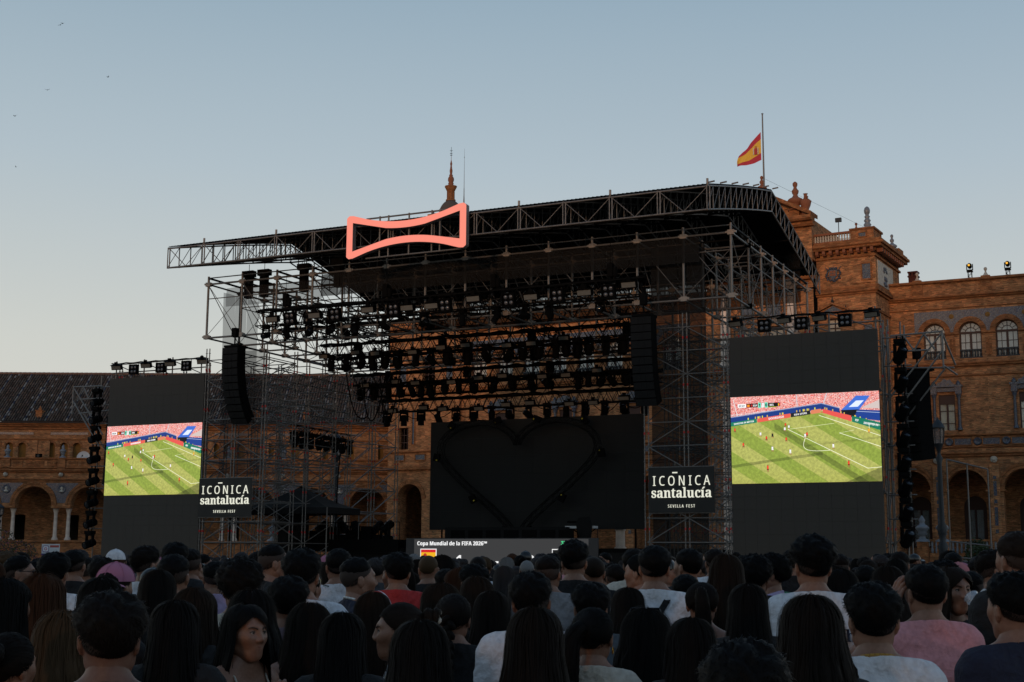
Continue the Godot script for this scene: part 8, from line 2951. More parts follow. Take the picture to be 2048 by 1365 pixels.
# the rest of the crowd: x, z, height, turn, woman, hair, hair colour, shirt, skin, zone, far
const CROWD = [
	[-2.04, -11.97, 1.64, -19, 1, 5, 1, 0, 1, 3, 0],
	[-0.92, -10.87, 1.70, 52, 1, 9, 1, 0, 2, 3, 0],
	[-0.63, -12.28, 1.75, 75, 1, 7, 1, 5, 1, 4, 0],
	[-3.92, -13.55, 1.78, 28, 0, 12, 3, 0, 0, 1, 0],
	[3.86, -13.54, 1.81, -25, 0, 0, 1, 9, 3, 8, 0],
	[-4.09, -14.20, 1.55, -12, 1, 6, 3, 0, 1, 1, 0],
	[-4.21, -11.77, 1.65, -17, 1, 6, 4, 0, 3, 0, 0],
	[2.29, -13.60, 1.69, 64, 1, 8, 0, 12, 1, 7, 0],
	[0.30, -13.35, 1.64, -25, 1, 8, 3, 0, 1, 4, 0],
	[-2.30, -13.13, 1.59, 0, 0, 1, 1, 6, 3, 3, 0],
	[-3.11, -13.65, 1.65, 88, 0, 11, 4, 12, 1, 1, 0],
	[3.27, -9.22, 1.79, -93, 0, 1, 1, 12, 1, 8, 0],
	[2.70, -9.20, 1.61, -9, 1, 7, 3, 12, 2, 8, 0],
	[0.21, -11.93, 1.60, 9, 1, 7, 2, 0, 3, 4, 0],
	[-0.33, -13.78, 1.75, 0, 0, 3, 1, 12, 3, 4, 0],
	[2.31, -9.70, 1.68, 7, 1, 7, 1, 4, 1, 7, 0],
	[-1.66, -12.57, 1.69, 0, 1, 5, 2, 3, 0, 3, 0],
	[2.10, -11.04, 1.72, 0, 0, 4, 3, 3, 1, 7, 0],
	[4.57, -14.11, 1.81, -11, 0, 2, 0, 10, 1, 8, 0],
	[0.40, -12.84, 1.76, -9, 0, 1, 0, 0, 1, 4, 0],
	[4.38, -12.56, 1.73, -20, 0, 10, 0, 11, 1, 8, 0],
	[3.54, -12.71, 1.69, 0, 0, 11, 1, 8, 1, 8, 0],
	[-2.84, -11.93, 1.72, -69, 0, 2, 1, 1, 3, 1, 0],
	[3.26, -10.70, 1.67, 7, 0, 1, 2, 0, 0, 8, 0],
	[-4.41, -13.46, 1.68, -10, 0, 10, 0, 0, 2, 0, 0],
	[4.16, -11.44, 1.64, 1, 0, 3, 2, 10, 1, 8, 0],
	[-2.61, -13.91, 1.61, 0, 1, 8, 0, 1, 0, 2, 0],
	[3.04, -13.07, 1.64, -7, 0, 2, 0, 4, 1, 7, 0],
	[0.32, -11.14, 1.66, -34, 1, 6, 1, 12, 3, 4, 0],
	[-0.29, -11.10, 1.65, -4, 1, 5, 2, 0, 0, 4, 0],
	[2.65, -11.43, 1.70, 17, 1, 5, 0, 0, 3, 7, 0],
	[-5.02, -14.02, 1.76, -15, 1, 9, 1, 6, 3, 0, 0],
	[3.28, -11.63, 1.74, -11, 1, 5, 0, 0, 0, 8, 0],
	[-2.94, -12.68, 1.69, -104, 1, 5, 0, 0, 1, 1, 0],
	[1.28, -12.65, 1.61, 33, 0, 0, 0, 12, 1, 5, 0],
	[-1.69, -11.38, 1.61, 0, 0, 4, 3, 0, 3, 3, 0],
	[1.47, -13.72, 1.74, 15, 0, 11, 0, 6, 1, 6, 0],
	[-1.40, -11.82, 1.67, -5, 1, 11, 0, 12, 1, 3, 0],
	[-2.44, -9.36, 1.64, -7, 0, 11, 1, 10, 1, 1, 0],
	[4.59, -13.36, 1.74, -116, 0, 0, 1, 4, 1, 8, 0],
	[-3.66, -9.62, 1.69, 12, 1, 7, 3, 4, 1, 0, 0],
	[-4.42, -12.85, 1.67, 0, 0, 10, 0, 0, 1, 0, 0],
	[-1.36, -9.22, 1.63, -21, 1, 11, 1, 6, 3, 3, 0],
	[5.32, -14.14, 1.66, -15, 0, 0, 3, 6, 3, 8, 0],
	[1.92, -12.57, 1.65, -23, 0, 0, 1, 0, 1, 6, 0],
	[-0.50, -10.50, 1.64, 23, 0, 0, 1, 10, 0, 4, 0],
	[-2.29, -12.49, 1.55, -38, 0, 10, 3, 0, 3, 2, 0],
	[1.32, -11.65, 1.73, -86, 0, 11, 1, 9, 3, 6, 0],
	[-3.57, -14.17, 1.73, 10, 0, 13, 0, 9, 3, 1, 0],
	[1.05, -14.11, 1.65, -120, 0, 10, 1, 0, 1, 5, 0],
	[-0.99, -13.69, 1.58, -13, 1, 6, 1, 0, 1, 4, 0],
	[1.85, -11.84, 1.75, -46, 1, 7, 1, 0, 1, 7, 0],
	[1.98, -10.39, 1.74, 72, 0, 4, 0, 5, 1, 7, 0],
	[-5.01, -13.37, 1.70, -3, 0, 0, 1, 0, 3, 0, 0],
	[0.38, -14.00, 1.75, -15, 0, 3, 4, 0, 1, 4, 0],
	[1.02, -13.31, 1.64, -4, 0, 10, 1, 0, 0, 5, 0],
	[-1.60, -13.51, 1.61, 16, 0, 1, 0, 10, 1, 3, 0],
	[-4.48, -12.20, 1.73, -3, 0, 10, 4, 0, 2, 0, 0],
	[2.17, -9.03, 1.67, 45, 1, 5, 0, 6, 1, 7, 0],
	[0.89, -9.45, 1.76, 54, 1, 8, 0, 0, 3, 5, 0],
	[-2.06, -13.98, 1.53, 0, 0, 1, 1, 0, 1, 3, 0],
	[3.54, -11.18, 1.70, 0, 0, 4, 0, 0, 3, 8, 0],
	[-4.32, -18.21, 1.63, 0, 1, 9, 0, 2, 1, 1, 1],
	[-6.96, -20.38, 1.62, -60, 1, 9, 1, 0, 3, 0, 1],
	[-6.56, -19.87, 1.58, 4, 1, 5, 0, 1, 2, 0, 1],
	[1.76, -17.62, 1.71, 55, 1, 5, 0, 11, 1, 5, 1],
	[-4.45, -16.99, 1.60, -114, 1, 7, 1, 0, 1, 1, 1],
	[5.52, -21.78, 1.75, 0, 1, 7, 0, 7, 1, 7, 1],
	[5.17, -18.74, 1.79, 0, 0, 10, 1, 9, 1, 8, 1],
	[2.31, -20.98, 1.63, 8, 1, 8, 1, 6, 2, 6, 1],
	[-1.88, -19.35, 1.63, 93, 0, 3, 5, 0, 3, 3, 1],
	[-3.94, -16.46, 1.70, -18, 0, 4, 0, 0, 1, 1, 1],
	[4.29, -19.39, 1.67, -8, 0, 12, 0, 0, 2, 7, 1],
	[-2.88, -21.25, 1.74, 0, 0, 13, 1, 0, 0, 3, 1],
	[6.57, -19.88, 1.69, 0, 0, 13, 1, 7, 2, 8, 1],
	[0.56, -18.73, 1.66, 0, 1, 8, 0, 0, 1, 4, 1],
	[5.13, -21.30, 1.70, -7, 0, 1, 0, 12, 1, 7, 1],
	[-5.55, -21.12, 1.65, 8, 1, 5, 0, 0, 1, 1, 1],
	[3.97, -16.65, 1.72, 106, 1, 7, 0, 0, 3, 7, 1],
	[-2.15, -17.62, 1.59, 11, 0, 10, 2, 1, 2, 3, 1],
	[-0.32, -16.79, 1.74, 0, 1, 9, 4, 0, 0, 4, 1],
	[-6.10, -17.91, 1.64, 33, 0, 10, 0, 6, 3, 0, 1],
	[0.83, -21.50, 1.72, 56, 0, 0, 1, 8, 1, 4, 1],
	[7.01, -18.30, 1.69, -88, 1, 9, 0, 12, 1, 8, 1],
	[-6.92, -18.19, 1.65, 118, 1, 7, 1, 0, 1, 0, 1],
	[-6.05, -22.22, 1.70, 1, 1, 8, 4, 12, 3, 1, 1],
	[3.70, -16.02, 1.72, -7, 0, 1, 3, 12, 3, 7, 1],
	[-0.45, -21.90, 1.63, 19, 1, 6, 0, 0, 0, 4, 1],
	[2.59, -14.88, 1.66, 34, 0, 10, 0, 0, 3, 7, 0],
	[3.10, -14.82, 1.80, -24, 0, 11, 1, 0, 3, 7, 0],
	[-1.92, -21.44, 1.68, 16, 1, 8, 3, 0, 0, 3, 1],
	[-2.77, -20.57, 1.58, -41, 1, 7, 4, 12, 3, 3, 1],
	[7.08, -21.06, 1.68, 0, 0, 4, 1, 0, 3, 8, 1],
	[3.86, -20.29, 1.75, 0, 0, 4, 0, 7, 1, 7, 1],
	[3.33, -20.37, 1.64, -28, 1, 9, 1, 0, 3, 7, 1],
	[-8.10, -21.20, 1.70, -57, 0, 3, 1, 12, 3, 0, 1],
	[-3.63, -21.60, 1.58, 9, 0, 2, 4, 11, 1, 3, 1],
	[-3.51, -18.54, 1.62, -32, 0, 10, 2, 11, 3, 2, 1],
	[1.16, -18.15, 1.73, 29, 0, 1, 2, 3, 2, 5, 1],
	[5.64, -20.02, 1.73, -64, 0, 1, 1, 1, 3, 8, 1],
	[3.75, -14.36, 1.73, 94, 1, 8, 2, 0, 2, 7, 0],
	[1.73, -15.17, 1.69, 0, 1, 9, 0, 6, 0, 6, 0],
	[-1.11, -15.15, 1.62, 8, 0, 2, 0, 0, 2, 4, 0],
	[2.43, -19.43, 1.73, -86, 0, 3, 1, 3, 1, 6, 1],
	[-0.97, -14.32, 1.71, 0, 1, 6, 1, 8, 3, 4, 0],
	[6.39, -16.97, 1.69, 28, 1, 6, 3, 4, 3, 8, 1],
	[0.14, -20.47, 1.77, 0, 1, 8, 0, 0, 0, 4, 1],
	[2.72, -15.93, 1.74, 0, 0, 10, 0, 0, 0, 7, 1],
	[0.99, -17.02, 1.65, 0, 1, 8, 4, 6, 1, 4, 1],
	[6.49, -22.02, 1.64, 5, 0, 10, 2, 6, 3, 8, 1],
	[-3.82, -19.04, 1.68, 97, 0, 0, 0, 1, 1, 2, 1],
	[1.48, -21.58, 1.82, 119, 0, 0, 0, 0, 1, 5, 1],
	[-4.52, -15.88, 1.61, 8, 0, 4, 1, 0, 1, 1, 1],
	[-4.52, -17.59, 1.68, 13, 0, 0, 0, 0, 3, 1, 1],
	[-2.42, -16.67, 1.76, 24, 1, 5, 0, 0, 2, 3, 1],
	[-5.86, -18.95, 1.62, 3, 1, 9, 1, 0, 0, 0, 1],
	[-2.68, -22.04, 1.68, -13, 1, 7, 3, 0, 1, 3, 1],
	[-2.30, -14.46, 1.71, -115, 1, 8, 4, 6, 1, 3, 0],
	[1.88, -16.84, 1.75, -7, 0, 10, 0, 11, 3, 6, 1],
	[-0.17, -19.32, 1.63, 0, 1, 11, 1, 0, 1, 4, 1],
	[-3.96, -17.67, 1.75, -68, 0, 0, 0, 12, 0, 2, 1],
	[-6.61, -19.36, 1.64, 0, 0, 4, 4, 0, 1, 0, 1],
	[-2.83, -18.30, 1.60, 12, 1, 9, 6, 0, 1, 3, 1],
	[4.75, -20.83, 1.77, 17, 1, 9, 0, 0, 1, 7, 1],
	[-7.04, -22.06, 1.57, -23, 1, 9, 2, 0, 0, 0, 1],
	[-1.52, -20.89, 1.70, 21, 0, 2, 2, 6, 3, 4, 1],
	[5.06, -19.53, 1.74, 0, 0, 10, 1, 7, 2, 7, 1],
	[-5.50, -19.58, 1.67, -11, 0, 0, 0, 0, 3, 1, 1],
	[-0.05, -18.71, 1.74, 0, 1, 6, 5, 0, 3, 4, 1],
	[-3.30, -16.50, 1.67, 29, 0, 0, 4, 0, 3, 2, 1],
	[-4.93, -21.70, 1.59, 29, 1, 7, 2, 0, 3, 1, 1],
	[4.97, -15.49, 1.84, 15, 1, 6, 0, 7, 1, 8, 1],
	[6.19, -21.55, 1.76, 0, 1, 5, 1, 0, 2, 8, 1],
	[-2.08, -20.78, 1.62, -8, 0, 2, 0, 1, 1, 3, 1],
	[1.84, -39.89, 1.77, -2, 0, 10, 3, 2, 3, 4, 1],
	[1.95, -29.33, 1.73, -3, 1, 5, 0, 8, 0, 5, 1],
	[5.31, -34.45, 1.73, 0, 0, 0, 1, 8, 2, 7, 1],
	[-11.82, -32.80, 1.66, -7, 1, 8, 1, 1, 0, 0, 1],
	[9.04, -33.61, 1.72, -2, 0, 0, 4, 12, 1, 7, 1],
	[-9.19, -26.54, 1.62, 0, 0, 11, 2, 0, 2, 0, 1],
	[0.79, -30.07, 1.73, -5, 0, 3, 1, 3, 1, 4, 1],
	[5.43, -28.70, 1.70, 58, 0, 0, 1, 8, 1, 7, 1],
	[7.22, -26.31, 1.82, 35, 0, 3, 2, 0, 0, 7, 1],
	[14.56, -38.04, 1.80, 68, 0, 4, 4, 6, 1, 8, 1],
	[-10.01, -28.61, 1.55, -17, 0, 10, 1, 10, 0, 0, 1],
	[3.38, -35.47, 1.76, 0, 1, 6, 2, 12, 1, 5, 1],
	[-10.95, -40.14, 1.65, 18, 0, 10, 3, 0, 1, 1, 1],
	[8.98, -25.23, 1.70, 84, 0, 10, 2, 0, 3, 8, 1],
	[-6.55, -23.25, 1.61, -17, 0, 10, 0, 4, 3, 1, 1],
	[7.30, -24.68, 1.84, -69, 1, 11, 1, 11, 0, 8, 1],
	[6.05, -35.35, 1.72, 56, 1, 6, 1, 10, 0, 7, 1],
	[-1.63, -37.35, 1.66, -8, 0, 1, 0, 1, 0, 4, 1],
	[-5.74, -33.37, 1.72, 5, 0, 4, 1, 5, 1, 3, 1],
	[-6.92, -28.72, 1.72, 5, 0, 0, 2, 2, 1, 1, 1],
	[8.95, -39.11, 1.80, 0, 0, 10, 3, 0, 0, 7, 1],
	[-7.06, -40.27, 1.60, 107, 0, 10, 3, 0, 2, 3, 1],
	[5.00, -30.28, 1.89, 7, 1, 9, 1, 8, 1, 7, 1],
	[5.71, -39.35, 1.59, -104, 0, 0, 1, 4, 1, 6, 1],
	[1.60, -31.66, 1.70, -23, 1, 9, 1, 3, 0, 4, 1],
	[-4.65, -28.86, 1.64, 0, 0, 3, 3, 12, 1, 3, 1],
	[6.50, -23.23, 1.80, -3, 0, 4, 2, 0, 2, 8, 1],
	[-8.82, -34.78, 1.81, 12, 0, 1, 0, 0, 1, 1, 1],
	[3.64, -26.39, 1.87, -48, 0, 3, 2, 11, 3, 6, 1],
	[-4.15, -34.18, 1.74, 0, 0, 10, 2, 11, 1, 3, 1],
	[4.87, -25.38, 1.66, 0, 0, 2, 0, 12, 1, 7, 1],
	[8.80, -24.70, 1.62, 5, 0, 2, 1, 0, 3, 8, 1],
	[9.81, -38.44, 1.74, -21, 0, 1, 1, 5, 0, 7, 1],
	[-7.56, -23.52, 1.68, 29, 1, 6, 0, 5, 0, 0, 1],
	[12.83, -33.41, 1.74, -79, 0, 4, 2, 3, 1, 8, 1],
	[-8.29, -27.96, 1.54, -47, 0, 3, 2, 0, 1, 1, 1],
	[-10.58, -33.79, 1.62, 12, 1, 7, 2, 9, 2, 0, 1],
	[4.37, -35.41, 1.69, 0, 0, 4, 0, 6, 3, 6, 1],
	[-7.41, -35.94, 1.67, 18, 0, 12, 1, 8, 0, 2, 1],
	[0.68, -26.27, 1.70, -29, 1, 9, 2, 12, 1, 4, 1],
	[5.71, -25.22, 1.68, -22, 1, 6, 4, 0, 2, 7, 1],
	[-5.20, -38.73, 1.67, -62, 0, 4, 3, 9, 0, 3, 1],
	[1.02, -26.97, 1.66, 0, 1, 6, 1, 8, 2, 4, 1],
	[0.55, -28.74, 1.64, -106, 0, 4, 3, 0, 1, 4, 1],
	[9.62, -30.71, 1.74, 0, 0, 2, 0, 0, 2, 8, 1],
	[12.00, -36.11, 1.74, 2, 1, 7, 5, 0, 1, 8, 1],
	[-9.09, -39.93, 1.71, -30, 1, 7, 1, 0, 0, 1, 1],
	[-1.73, -35.87, 1.67, 0, 1, 7, 1, 0, 1, 4, 1],
	[-3.72, -37.85, 1.66, -2, 0, 1, 1, 6, 3, 3, 1],
	[-7.53, -36.71, 1.59, 1, 1, 8, 0, 6, 1, 2, 1],
	[-4.46, -24.42, 1.68, -13, 0, 1, 1, 0, 2, 3, 1],
	[-6.20, -27.84, 1.68, 54, 0, 3, 3, 12, 3, 2, 1],
	[-4.17, -40.45, 1.66, 19, 0, 3, 5, 12, 1, 3, 1],
	[2.17, -38.31, 1.61, 35, 0, 2, 1, 0, 1, 4, 1],
	[-6.10, -36.06, 1.63, -18, 0, 10, 4, 4, 1, 3, 1],
	[6.29, -37.69, 1.73, 0, 0, 1, 0, 6, 3, 7, 1],
	[0.97, -23.37, 1.74, 16, 0, 3, 1, 6, 1, 4, 1],
	[0.03, -29.28, 1.79, 0, 0, 10, 3, 11, 1, 4, 1],
	[-7.13, -30.24, 1.66, 15, 1, 5, 1, 0, 0, 1, 1],
	[6.57, -27.73, 1.74, 0, 0, 10, 3, 4, 3, 7, 1],
	[2.57, -36.30, 1.68, 62, 1, 9, 0, 12, 1, 5, 1],
	[4.50, -26.03, 1.79, -9, 1, 7, 1, 0, 3, 7, 1],
	[6.31, -33.85, 1.80, -48, 1, 8, 3, 6, 2, 7, 1],
	[1.35, -35.40, 1.68, -7, 0, 11, 4, 4, 2, 4, 1],
	[-4.82, -31.35, 1.70, 42, 0, 11, 2, 0, 2, 3, 1],
	[3.52, -26.93, 1.70, 50, 1, 9, 1, 12, 1, 6, 1],
	[-5.49, -34.07, 1.59, 0, 1, 9, 3, 0, 1, 3, 1],
	[11.59, -36.95, 1.68, 14, 0, 1, 4, 0, 3, 8, 1],
	[-0.53, -35.75, 1.68, 19, 1, 9, 1, 4, 0, 4, 1],
	[-2.90, -36.05, 1.66, -1, 1, 9, 0, 6, 3, 3, 1],
	[0.32, -27.99, 1.68, -57, 1, 8, 1, 0, 2, 4, 1],
	[6.92, -25.82, 1.86, 70, 0, 3, 0, 0, 0, 7, 1],
	[-12.48, -35.98, 1.55, 0, 0, 0, 2, 6, 1, 0, 1],
	[10.83, -39.11, 1.77, -50, 1, 5, 2, 0, 1, 8, 1],
	[-13.35, -36.93, 1.57, -46, 0, 10, 1, 12, 1, 0, 1],
	[-4.00, -36.14, 1.61, 0, 1, 9, 2, 6, 1, 3, 1],
	[-8.47, -24.07, 1.59, -61, 1, 8, 0, 6, 1, 0, 1],
	[-6.12, -36.58, 1.77, 0, 1, 8, 2, 0, 0, 3, 1],
]

func park_trees():
	# the park behind the viewer: a row of tall planes that keeps the low sun off the square
	var R = RandomNumberGenerator.new()
	R.seed = 90
	var cr = MB.new()
	for i in 7000:
		var d = Vector3(R.randfn(), R.randfn(), R.randfn()).normalized()
		var rad = pow(R.randf(), 0.4)
		var c = d * Vector3(5.2, 7.6, 5.2) * rad * (0.85 + 0.25 * sin(d.x * 5.0) * cos(d.y * 4.0 + d.z * 3.0))
		c.y += 10.2
		var n = Vector3(R.randfn(), R.randfn() + 0.6, R.randfn()).normalized()
		var u = n.cross(Vector3(R.randfn(), R.randfn(), R.randfn())).normalized() * R.randf_range(0.4, 0.8)
		var v = n.cross(u)
		cr.quad(c - u, c + v * 0.6, c + u, c - v * 0.6)
	var crown = cr.mesh()
	var tr = MB.new()
	tr.path([Vector3(0, 0, 0), Vector3(0.1, 3, 0), Vector3(0, 7, 0.2), Vector3(0.2, 12, 0)], [0.55, 0.42, 0.36, 0.15], 9)
	for i in 7:
		var a = i * 0.9
		tr.path([Vector3(0, 6.0 + i * 0.5, 0.15), Vector3(cos(a) * 1.6, 8.5 + i * 0.6, sin(a) * 1.6), Vector3(cos(a) * 3.0, 11.5 + i * 0.5, sin(a) * 3.0)], [0.2, 0.12, 0.04], 6)
	var trunk = tr.mesh()
	var leaf = mat(lin(0.05, 0.09, 0.03), 0.8)
	leaf.backlight_enabled = true
	leaf.backlight = Color(0.1, 0.14, 0.04)
	var bark = mat(Color(0.36, 0.31, 0.26), 0.95)
	var i = 0
	for e in TREES:
		var t = T("park_tree", "leafy plane tree in the %s park row behind the crowd, %s from west" % ["front" if i < 17 else "rear", ORD[i % 17]], "tree", Transform3D(Basis(Vector3.UP, i * 1.7).scaled(Vector3(1.25, e[2] / 18.0, 1.25)), Vector3(e[0], 0, e[1])), "park trees behind the crowd")
		i += 1
		P(t, "trunk", trunk, bark)
		P(t, "crown", crown, leaf)

const TREES = [[-128, 78, 24], [-117, 74, 25], [-106, 78, 24], [-96, 75, 24], [-85, 78, 23], [-75, 75, 22], [-65, 77, 21], [-55, 75, 20.5], [-46, 77, 21], [-38, 74, 22], [-27, 77, 37], [-18, 74, 38], [-9, 77, 36], [0, 75, 25], [10, 78, 24], [20, 75, 25], [30, 78, 24], [-122, 90, 24], [-111, 88, 25], [-101, 90, 24], [-90, 88, 24], [-80, 90, 23], [-70, 88, 21], [-60, 90, 20.5], [-50, 88, 20.5], [-41, 90, 21], [-32, 88, 27], [-23, 90, 36], [-14, 88, 36], [-4, 90, 30], [6, 88, 25], [16, 90, 24], [26, 88, 25], [36, 90, 24]]

func street_lamp(label: String, x: Transform3D, h: float):
	var t = T("street_lamp", label, "street lamp", x, "iron street lamps")
	var b = MB.new()
	b.lathe([Vector2(0.34, 0), Vector2(0.34, 0.5), Vector2(0.26, 0.6), Vector2(0.24, h * 0.24), Vector2(0.32, h * 0.26), Vector2(0.16, h * 0.29), Vector2(0.22, h * 0.33), Vector2(0.28, h * 0.37), Vector2(0.15, h * 0.40), Vector2(0.13, h * 0.74), Vector2(0.20, h * 0.77), Vector2(0.10, h * 0.79), Vector2(0.09, h * 0.81), Vector2(0.28, h * 0.855)], 12)
	P(t, "post", b, M.iron)
	b = MB.new()
	for k in 6:
		var a = TAU * k / 6.0
		b.tube(Vector3(0.28 * cos(a), h * 0.855, 0.28 * sin(a)), Vector3(0.34 * cos(a), h * 0.945, 0.34 * sin(a)), 0.025, 5)
	b.lathe([Vector2(0.38, h * 0.945), Vector2(0.40, h * 0.952), Vector2(0.26, h * 0.975), Vector2(0.20, h * 0.985), Vector2(0.10, h * 0.995), Vector2(0.05, h * 1.0), Vector2(0, h * 1.02)], 12)
	P(t, "lantern_frame", b, M.iron)
	b = MB.new()
	b.lathe([Vector2(0.26, h * 0.856), Vector2(0.32, h * 0.944)], 6)
	var gl = P(t, "glass", b, mat(Color(0.55, 0.50, 0.48, 0.5), 0.2))
	gl.material_override.transparency = BaseMaterial3D.TRANSPARENCY_ALPHA

func extras():
	street_lamp("tall dark iron street lamp right of the right screen", SX * Transform3D(Basis.IDENTITY, S(30.45, 0, 25.0)), 9.6)
	street_lamp("tall iron street lamp seen through the left scaffold", SX * Transform3D(Basis.IDENTITY, S(-6.3, 0, 20.0)), 9.6)
	street_lamp("iron street lamp in front of the left arcade", LWX * at(-1.7, 0, 6.0), 5.6)
	# flowering bush at the left
	var R = RandomNumberGenerator.new()
	R.seed = 44
	var t = T("flowering_bush", "dark flowering bush with pink blossoms before the left arcade", "bush", LWX * at(0.4, 0, 12.0))
	var st = MB.new()
	for i in 9: st.path([Vector3(R.randf_range(-1.5, 1.5), 0, R.randf_range(-0.4, 0.4)), Vector3(R.randf_range(-2.2, 2.2), 1.6, 0), Vector3(R.randf_range(-3.0, 3.0), 2.7, 0)], [0.06, 0.04, 0.02], 5)
	P(t, "stem", st, mat(Color(0.25, 0.2, 0.16), 0.95))
	var lf = MB.new()
	var bl = MB.new()
	var k = 0
	while k < 5200:
		var x = R.randf_range(-4.6, 3.9)
		var top = 3.45 * exp(-pow((x - 0.3) / 3.6, 2)) + 0.22 * sin(x * 3.1) + 0.15 * sin(x * 7.3)
		var y = R.randf_range(0.2, top)
		var z = R.randf_range(-1.1, 1.1) * sqrt(maxf(0.05, 1.0 - pow(y / maxf(top, 0.1), 2)))
		var c = Vector3(x, y, z)
		var n = Vector3(R.randfn(), R.randfn() + 0.5, R.randfn() + 0.4).normalized()
		var u = n.cross(Vector3(R.randfn(), R.randfn(), R.randfn())).normalized() * R.randf_range(0.05, 0.11)
		var v = n.cross(u)
		if R.randf() < 0.22:
			bl.quad(c - u * 0.7, c + v * 0.6, c + u * 0.7, c - v * 0.6)
		else: lf.quad(c - u, c + v * 0.45, c + u, c - v * 0.45)
		k += 1
	P(t, "foliage", lf, mat(lin(0.035, 0.045, 0.022), 0.85))
	P(t, "blossom", bl, mat(Color(0.48, 0.27, 0.32), 0.85))
	# tents at the left
	for e in [["white peaked tent roof before the left bush", Vector3(-0.35, 0, 36.0), 2.55, M.white_cloth, 1.7], ["dark peaked tent roof left of the white tent", Vector3(-2.0, 0, 24.0), 2.75, M.dark_cloth, 1.7]]:
		var q = T("market_tent", e[0], "tent", LWX * Transform3D(Basis(Vector3.UP, 0.5), e[1]))
		var b = MB.new()
		var hw = e[4]
		var c4 = [Vector3(-hw, e[2] - 0.85, hw), Vector3(hw, e[2] - 0.85, hw), Vector3(hw, e[2] - 0.85, -hw), Vector3(-hw, e[2] - 0.85, -hw)]
		for i in 4:
			var pts = []
			for r in 7:
				for j in 7:
					var p = c4[i].lerp(c4[(i + 1) % 4], j / 6.0).lerp(Vector3(0, e[2], 0), r / 6.0)
					p.y = lerpf(e[2] - 0.85, e[2], pow(r / 6.0, 1.3))
					pts.append(p)
			b.sheet(pts, 7)
		P(q, "canopy", b, e[3])
		for p in c4: rod(q, "leg", Vector3(p.x, 0, p.z), p, 0.03, M.steel)
	# white sign with a camera emblem
	t = T("social_sign", "white sign with a camera emblem left of the left screen", "sign", LWX * at(3.75, 0, 10.0))
	var b = MB.new()
	b.box(Vector3(-0.66, 1.75, -0.03), Vector3(0.66, 2.55, 0.0))
	P(t, "board", b, M.white_cloth)
	for x in [-0.6, 0.6]: rod(t, "leg", Vector3(x, 0, -0.05), Vector3(x, 2.5, -0.05), 0.03, M.steel)
	for e in [[0.24, 0.30, Color(0.45, 0.16, 0.52)], [0.20, 0.26, Color(0.90, 0.91, 0.92)], [0.0, 0.0, Color.WHITE]]:
		if e[0] == 0.0: continue
		b = MB.new()
		var poly = PackedVector2Array()
		for i in 24:
			var a = TAU * i / 24.0
			var c = pow(absf(cos(a)), 0.45) * signf(cos(a))
			var s = pow(absf(sin(a)), 0.45) * signf(sin(a))
			poly.append(Vector2(-0.36 + c * e[0], 2.20 + s * e[0]))
		b.prism(poly, 0.001, 0.006 if e[0] > 0.22 else 0.010)
		P(t, "emblem", b, mat(e[2], 0.6))
	b = MB.new()
	b.lathe([Vector2(0.07, 0), Vector2(0.07, 0.014), Vector2(0.11, 0.014), Vector2(0.11, 0.0)], 20, Vector3(-0.36, 2.20, 0.008), Basis(Vector3.RIGHT, PI / 2))
	P(t, "emblem", b, mat(Color(0.80, 0.25, 0.42), 0.6))
	b = MB.new()
	b.box(Vector3(-0.05, 2.30, 0.001), Vector3(0.60, 2.46, 0.006))
	P(t, "colour_bar", b, mat(Color(0.65, 0.30, 0.27), 0.7))
	b = MB.new()
	b.box(Vector3(-0.66, 1.75, 0.001), Vector3(0.66, 1.86, 0.006))
	P(t, "colour_bar", b, mat(Color(0.30, 0.22, 0.50), 0.7))
	# barrier and stair rails at the right
	t = T("access_ramp", "steel ramp with hand rails before the right arcade", "ramp", SX * Transform3D(Basis.IDENTITY, S(32.6, 0, 12.0)))
	for e in [[Vector3(0, 0, 0), Vector3(0, 6.4, 0)], [Vector3(0.9, 0, 0), Vector3(0.9, 6.2, 0)], [Vector3(1.8, 0, 0), Vector3(1.8, 5.9, 0)], [Vector3(0, 6.4, 0), Vector3(1.8, 5.9, 0)], [Vector3(0, 2.6, 0), Vector3(1.8, 2.4, 0)], [Vector3(0, 1.9, 0), Vector3(5.0, 1.4, 0)], [Vector3(0, 1.5, 0), Vector3(5.0, 1.0, 0)], [Vector3(3.6, 0, 0), Vector3(3.6, 2.3, 0)], [Vector3(4.2, 0, 0), Vector3(4.2, 2.2, 0)]]: rod(t, "tube", e[0], e[1], 0.034, M.steel)
	b = MB.new()
	b.box(Vector3(0, 1.2, -1.2), Vector3(1.8, 1.32, 0))
	P(t, "deck", b, M.steel_dark)
	# blue and white ceramic pinnacles along the plaza balustrade
	var i = 0
	for e in [[SX, S(28.6, 0, 30), 4.4], [SX, S(29.75, 0, 30), 4.4], [CBX, Vector3(-36.6, 0, 8), 4.2], [SX, S(-9.6, 0, 18), 4.2]]:
		var q = T("ceramic_pinnacle", ["white ceramic pinnacle left of the tall street lamp at the right", "white ceramic pinnacle just beside the tall street lamp at the right", "white ceramic pinnacle before the brick arch left of the video wall", "white ceramic pinnacle under the black tent"][i], "pinnacle", e[0] * Transform3D(Basis.IDENTITY, e[1]), "ceramic pinnacles of the plaza")
		i += 1
		b = MB.new()
		b.box(Vector3(-0.3, 0, -0.3), Vector3(0.3, e[2] * 0.64, 0.3))
		P(q, "pedestal", b, M.brick2)
		urn(q, 0, e[2] * 0.64, 0, e[2] * 0.36)
	# balustrade before the right arcade with two floodlights
	t = T("plaza_balustrade", "ceramic balustrade at the foot of the right arcade", "balustrade", RWX * at(2.6, 0, 2.5))
	b = MB.new()
	b.box(Vector3(0, 2.95, -0.12), Vector3(4.2, 3.08, 0.12))
	b.box(Vector3(0, 0, -0.2), Vector3(4.2, 2.2, 0.2))
	P(t, "rail", b, M.brick2)
	var bb = MB.new()
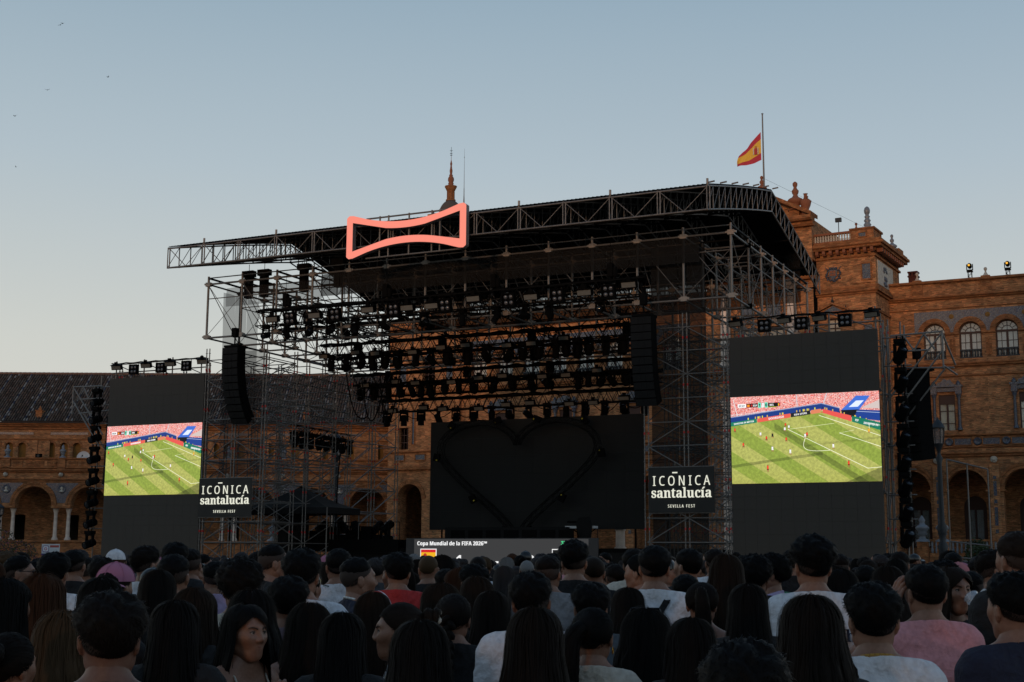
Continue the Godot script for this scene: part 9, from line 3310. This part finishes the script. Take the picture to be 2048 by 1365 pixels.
	bb.lathe([Vector2(0.06, 0), Vector2(0.10, 0.2), Vector2(0.05, 0.4), Vector2(0.08, 0.6), Vector2(0.05, 0.75)], 8)
	var bm = bb.mesh()
	for k2 in 16: P(t, "baluster", bm, M.ceramic, at(0.14 + 0.26 * k2, 2.2, 0))
	var pl = T("potted_shrub", "dark leafy shrub at the foot of the right arcade", "shrub", RWX * at(5.6, 0, 3.4))
	lf = MB.new()
	for k2 in 900:
		var d = Vector3(R.randfn(), R.randfn(), R.randfn()).normalized() * pow(R.randf(), 0.4)
		var c = d * Vector3(0.8, 1.3, 0.7) + Vector3(0, 1.9, 0)
		var n = Vector3(R.randfn(), R.randfn(), R.randfn()).normalized()
		var u = n.cross(Vector3.UP).normalized() * 0.12
		lf.quad(c - u, c + n.cross(u) * 0.5, c + u, c - n.cross(u) * 0.5)
	P(pl, "foliage", lf, mat(lin(0.03, 0.05, 0.02), 0.85))
	var sb = MB.new()
	sb.tube(Vector3(0, 0, 0), Vector3(0, 1.6, 0), 0.06, 6)
	P(pl, "stem", sb, mat(Color(0.25, 0.2, 0.16), 0.95))
	# swifts in the sky
	i = 0
	for e in BIRDS:
		var q = T("bird", ["small dark bird, highest of those in the sky", "small dark bird beside the highest one", "small dark bird, rightmost of the upper left sky", "small dark bird in the middle of the upper left sky", "small dark bird near the left edge of the sky", "small dark bird, lowest in the left sky"][i], "bird", Transform3D((Basis(Vector3.UP, i * 1.1) * Basis(Vector3.BACK, 0.5 - i * 0.2)).scaled(Vector3.ONE * 0.5), e), "birds in the evening sky")
		b = MB.new()
		b.lathe([Vector2(0, -0.16), Vector2(0.05, -0.08), Vector2(0.06, 0.02), Vector2(0.03, 0.12), Vector2(0, 0.15)], 8, Vector3.ZERO, Basis(Vector3.RIGHT, PI / 2))
		P(q, "body", b, M.shade_bird)
		for s in [-1, 1]:
			b = MB.new()
			b.prism(PackedVector2Array([Vector2(0, 0.05), Vector2(s * 0.22, 0.12), Vector2(s * 0.46, -0.12), Vector2(s * 0.2, 0.02), Vector2(0, -0.04)]), -0.006, 0.006)
			P(q, "wing", b, M.shade_bird, Transform3D(Basis(Vector3.RIGHT, PI / 2) * Basis(Vector3.UP, s * 0.35), Vector3.ZERO))
		i += 1

const BIRDS = [Vector3(-36.98, 44.43, -104.54), Vector3(-37.45, 45.33, -106.42), Vector3(-30.08, 36.76, -95.65), Vector3(-36.28, 37.49, -100.59), Vector3(-35.10, 32.26, -91.31), Vector3(-47.91, 38.67, -125.73)]

func _ready():
	rng.seed = 11
	setup()
	materials()
	ground()
	left_wing()
	central_block()
	right_wing()
	dome_spire()
	flag()
	park_trees()
	stage()
	extras()
	crowd()
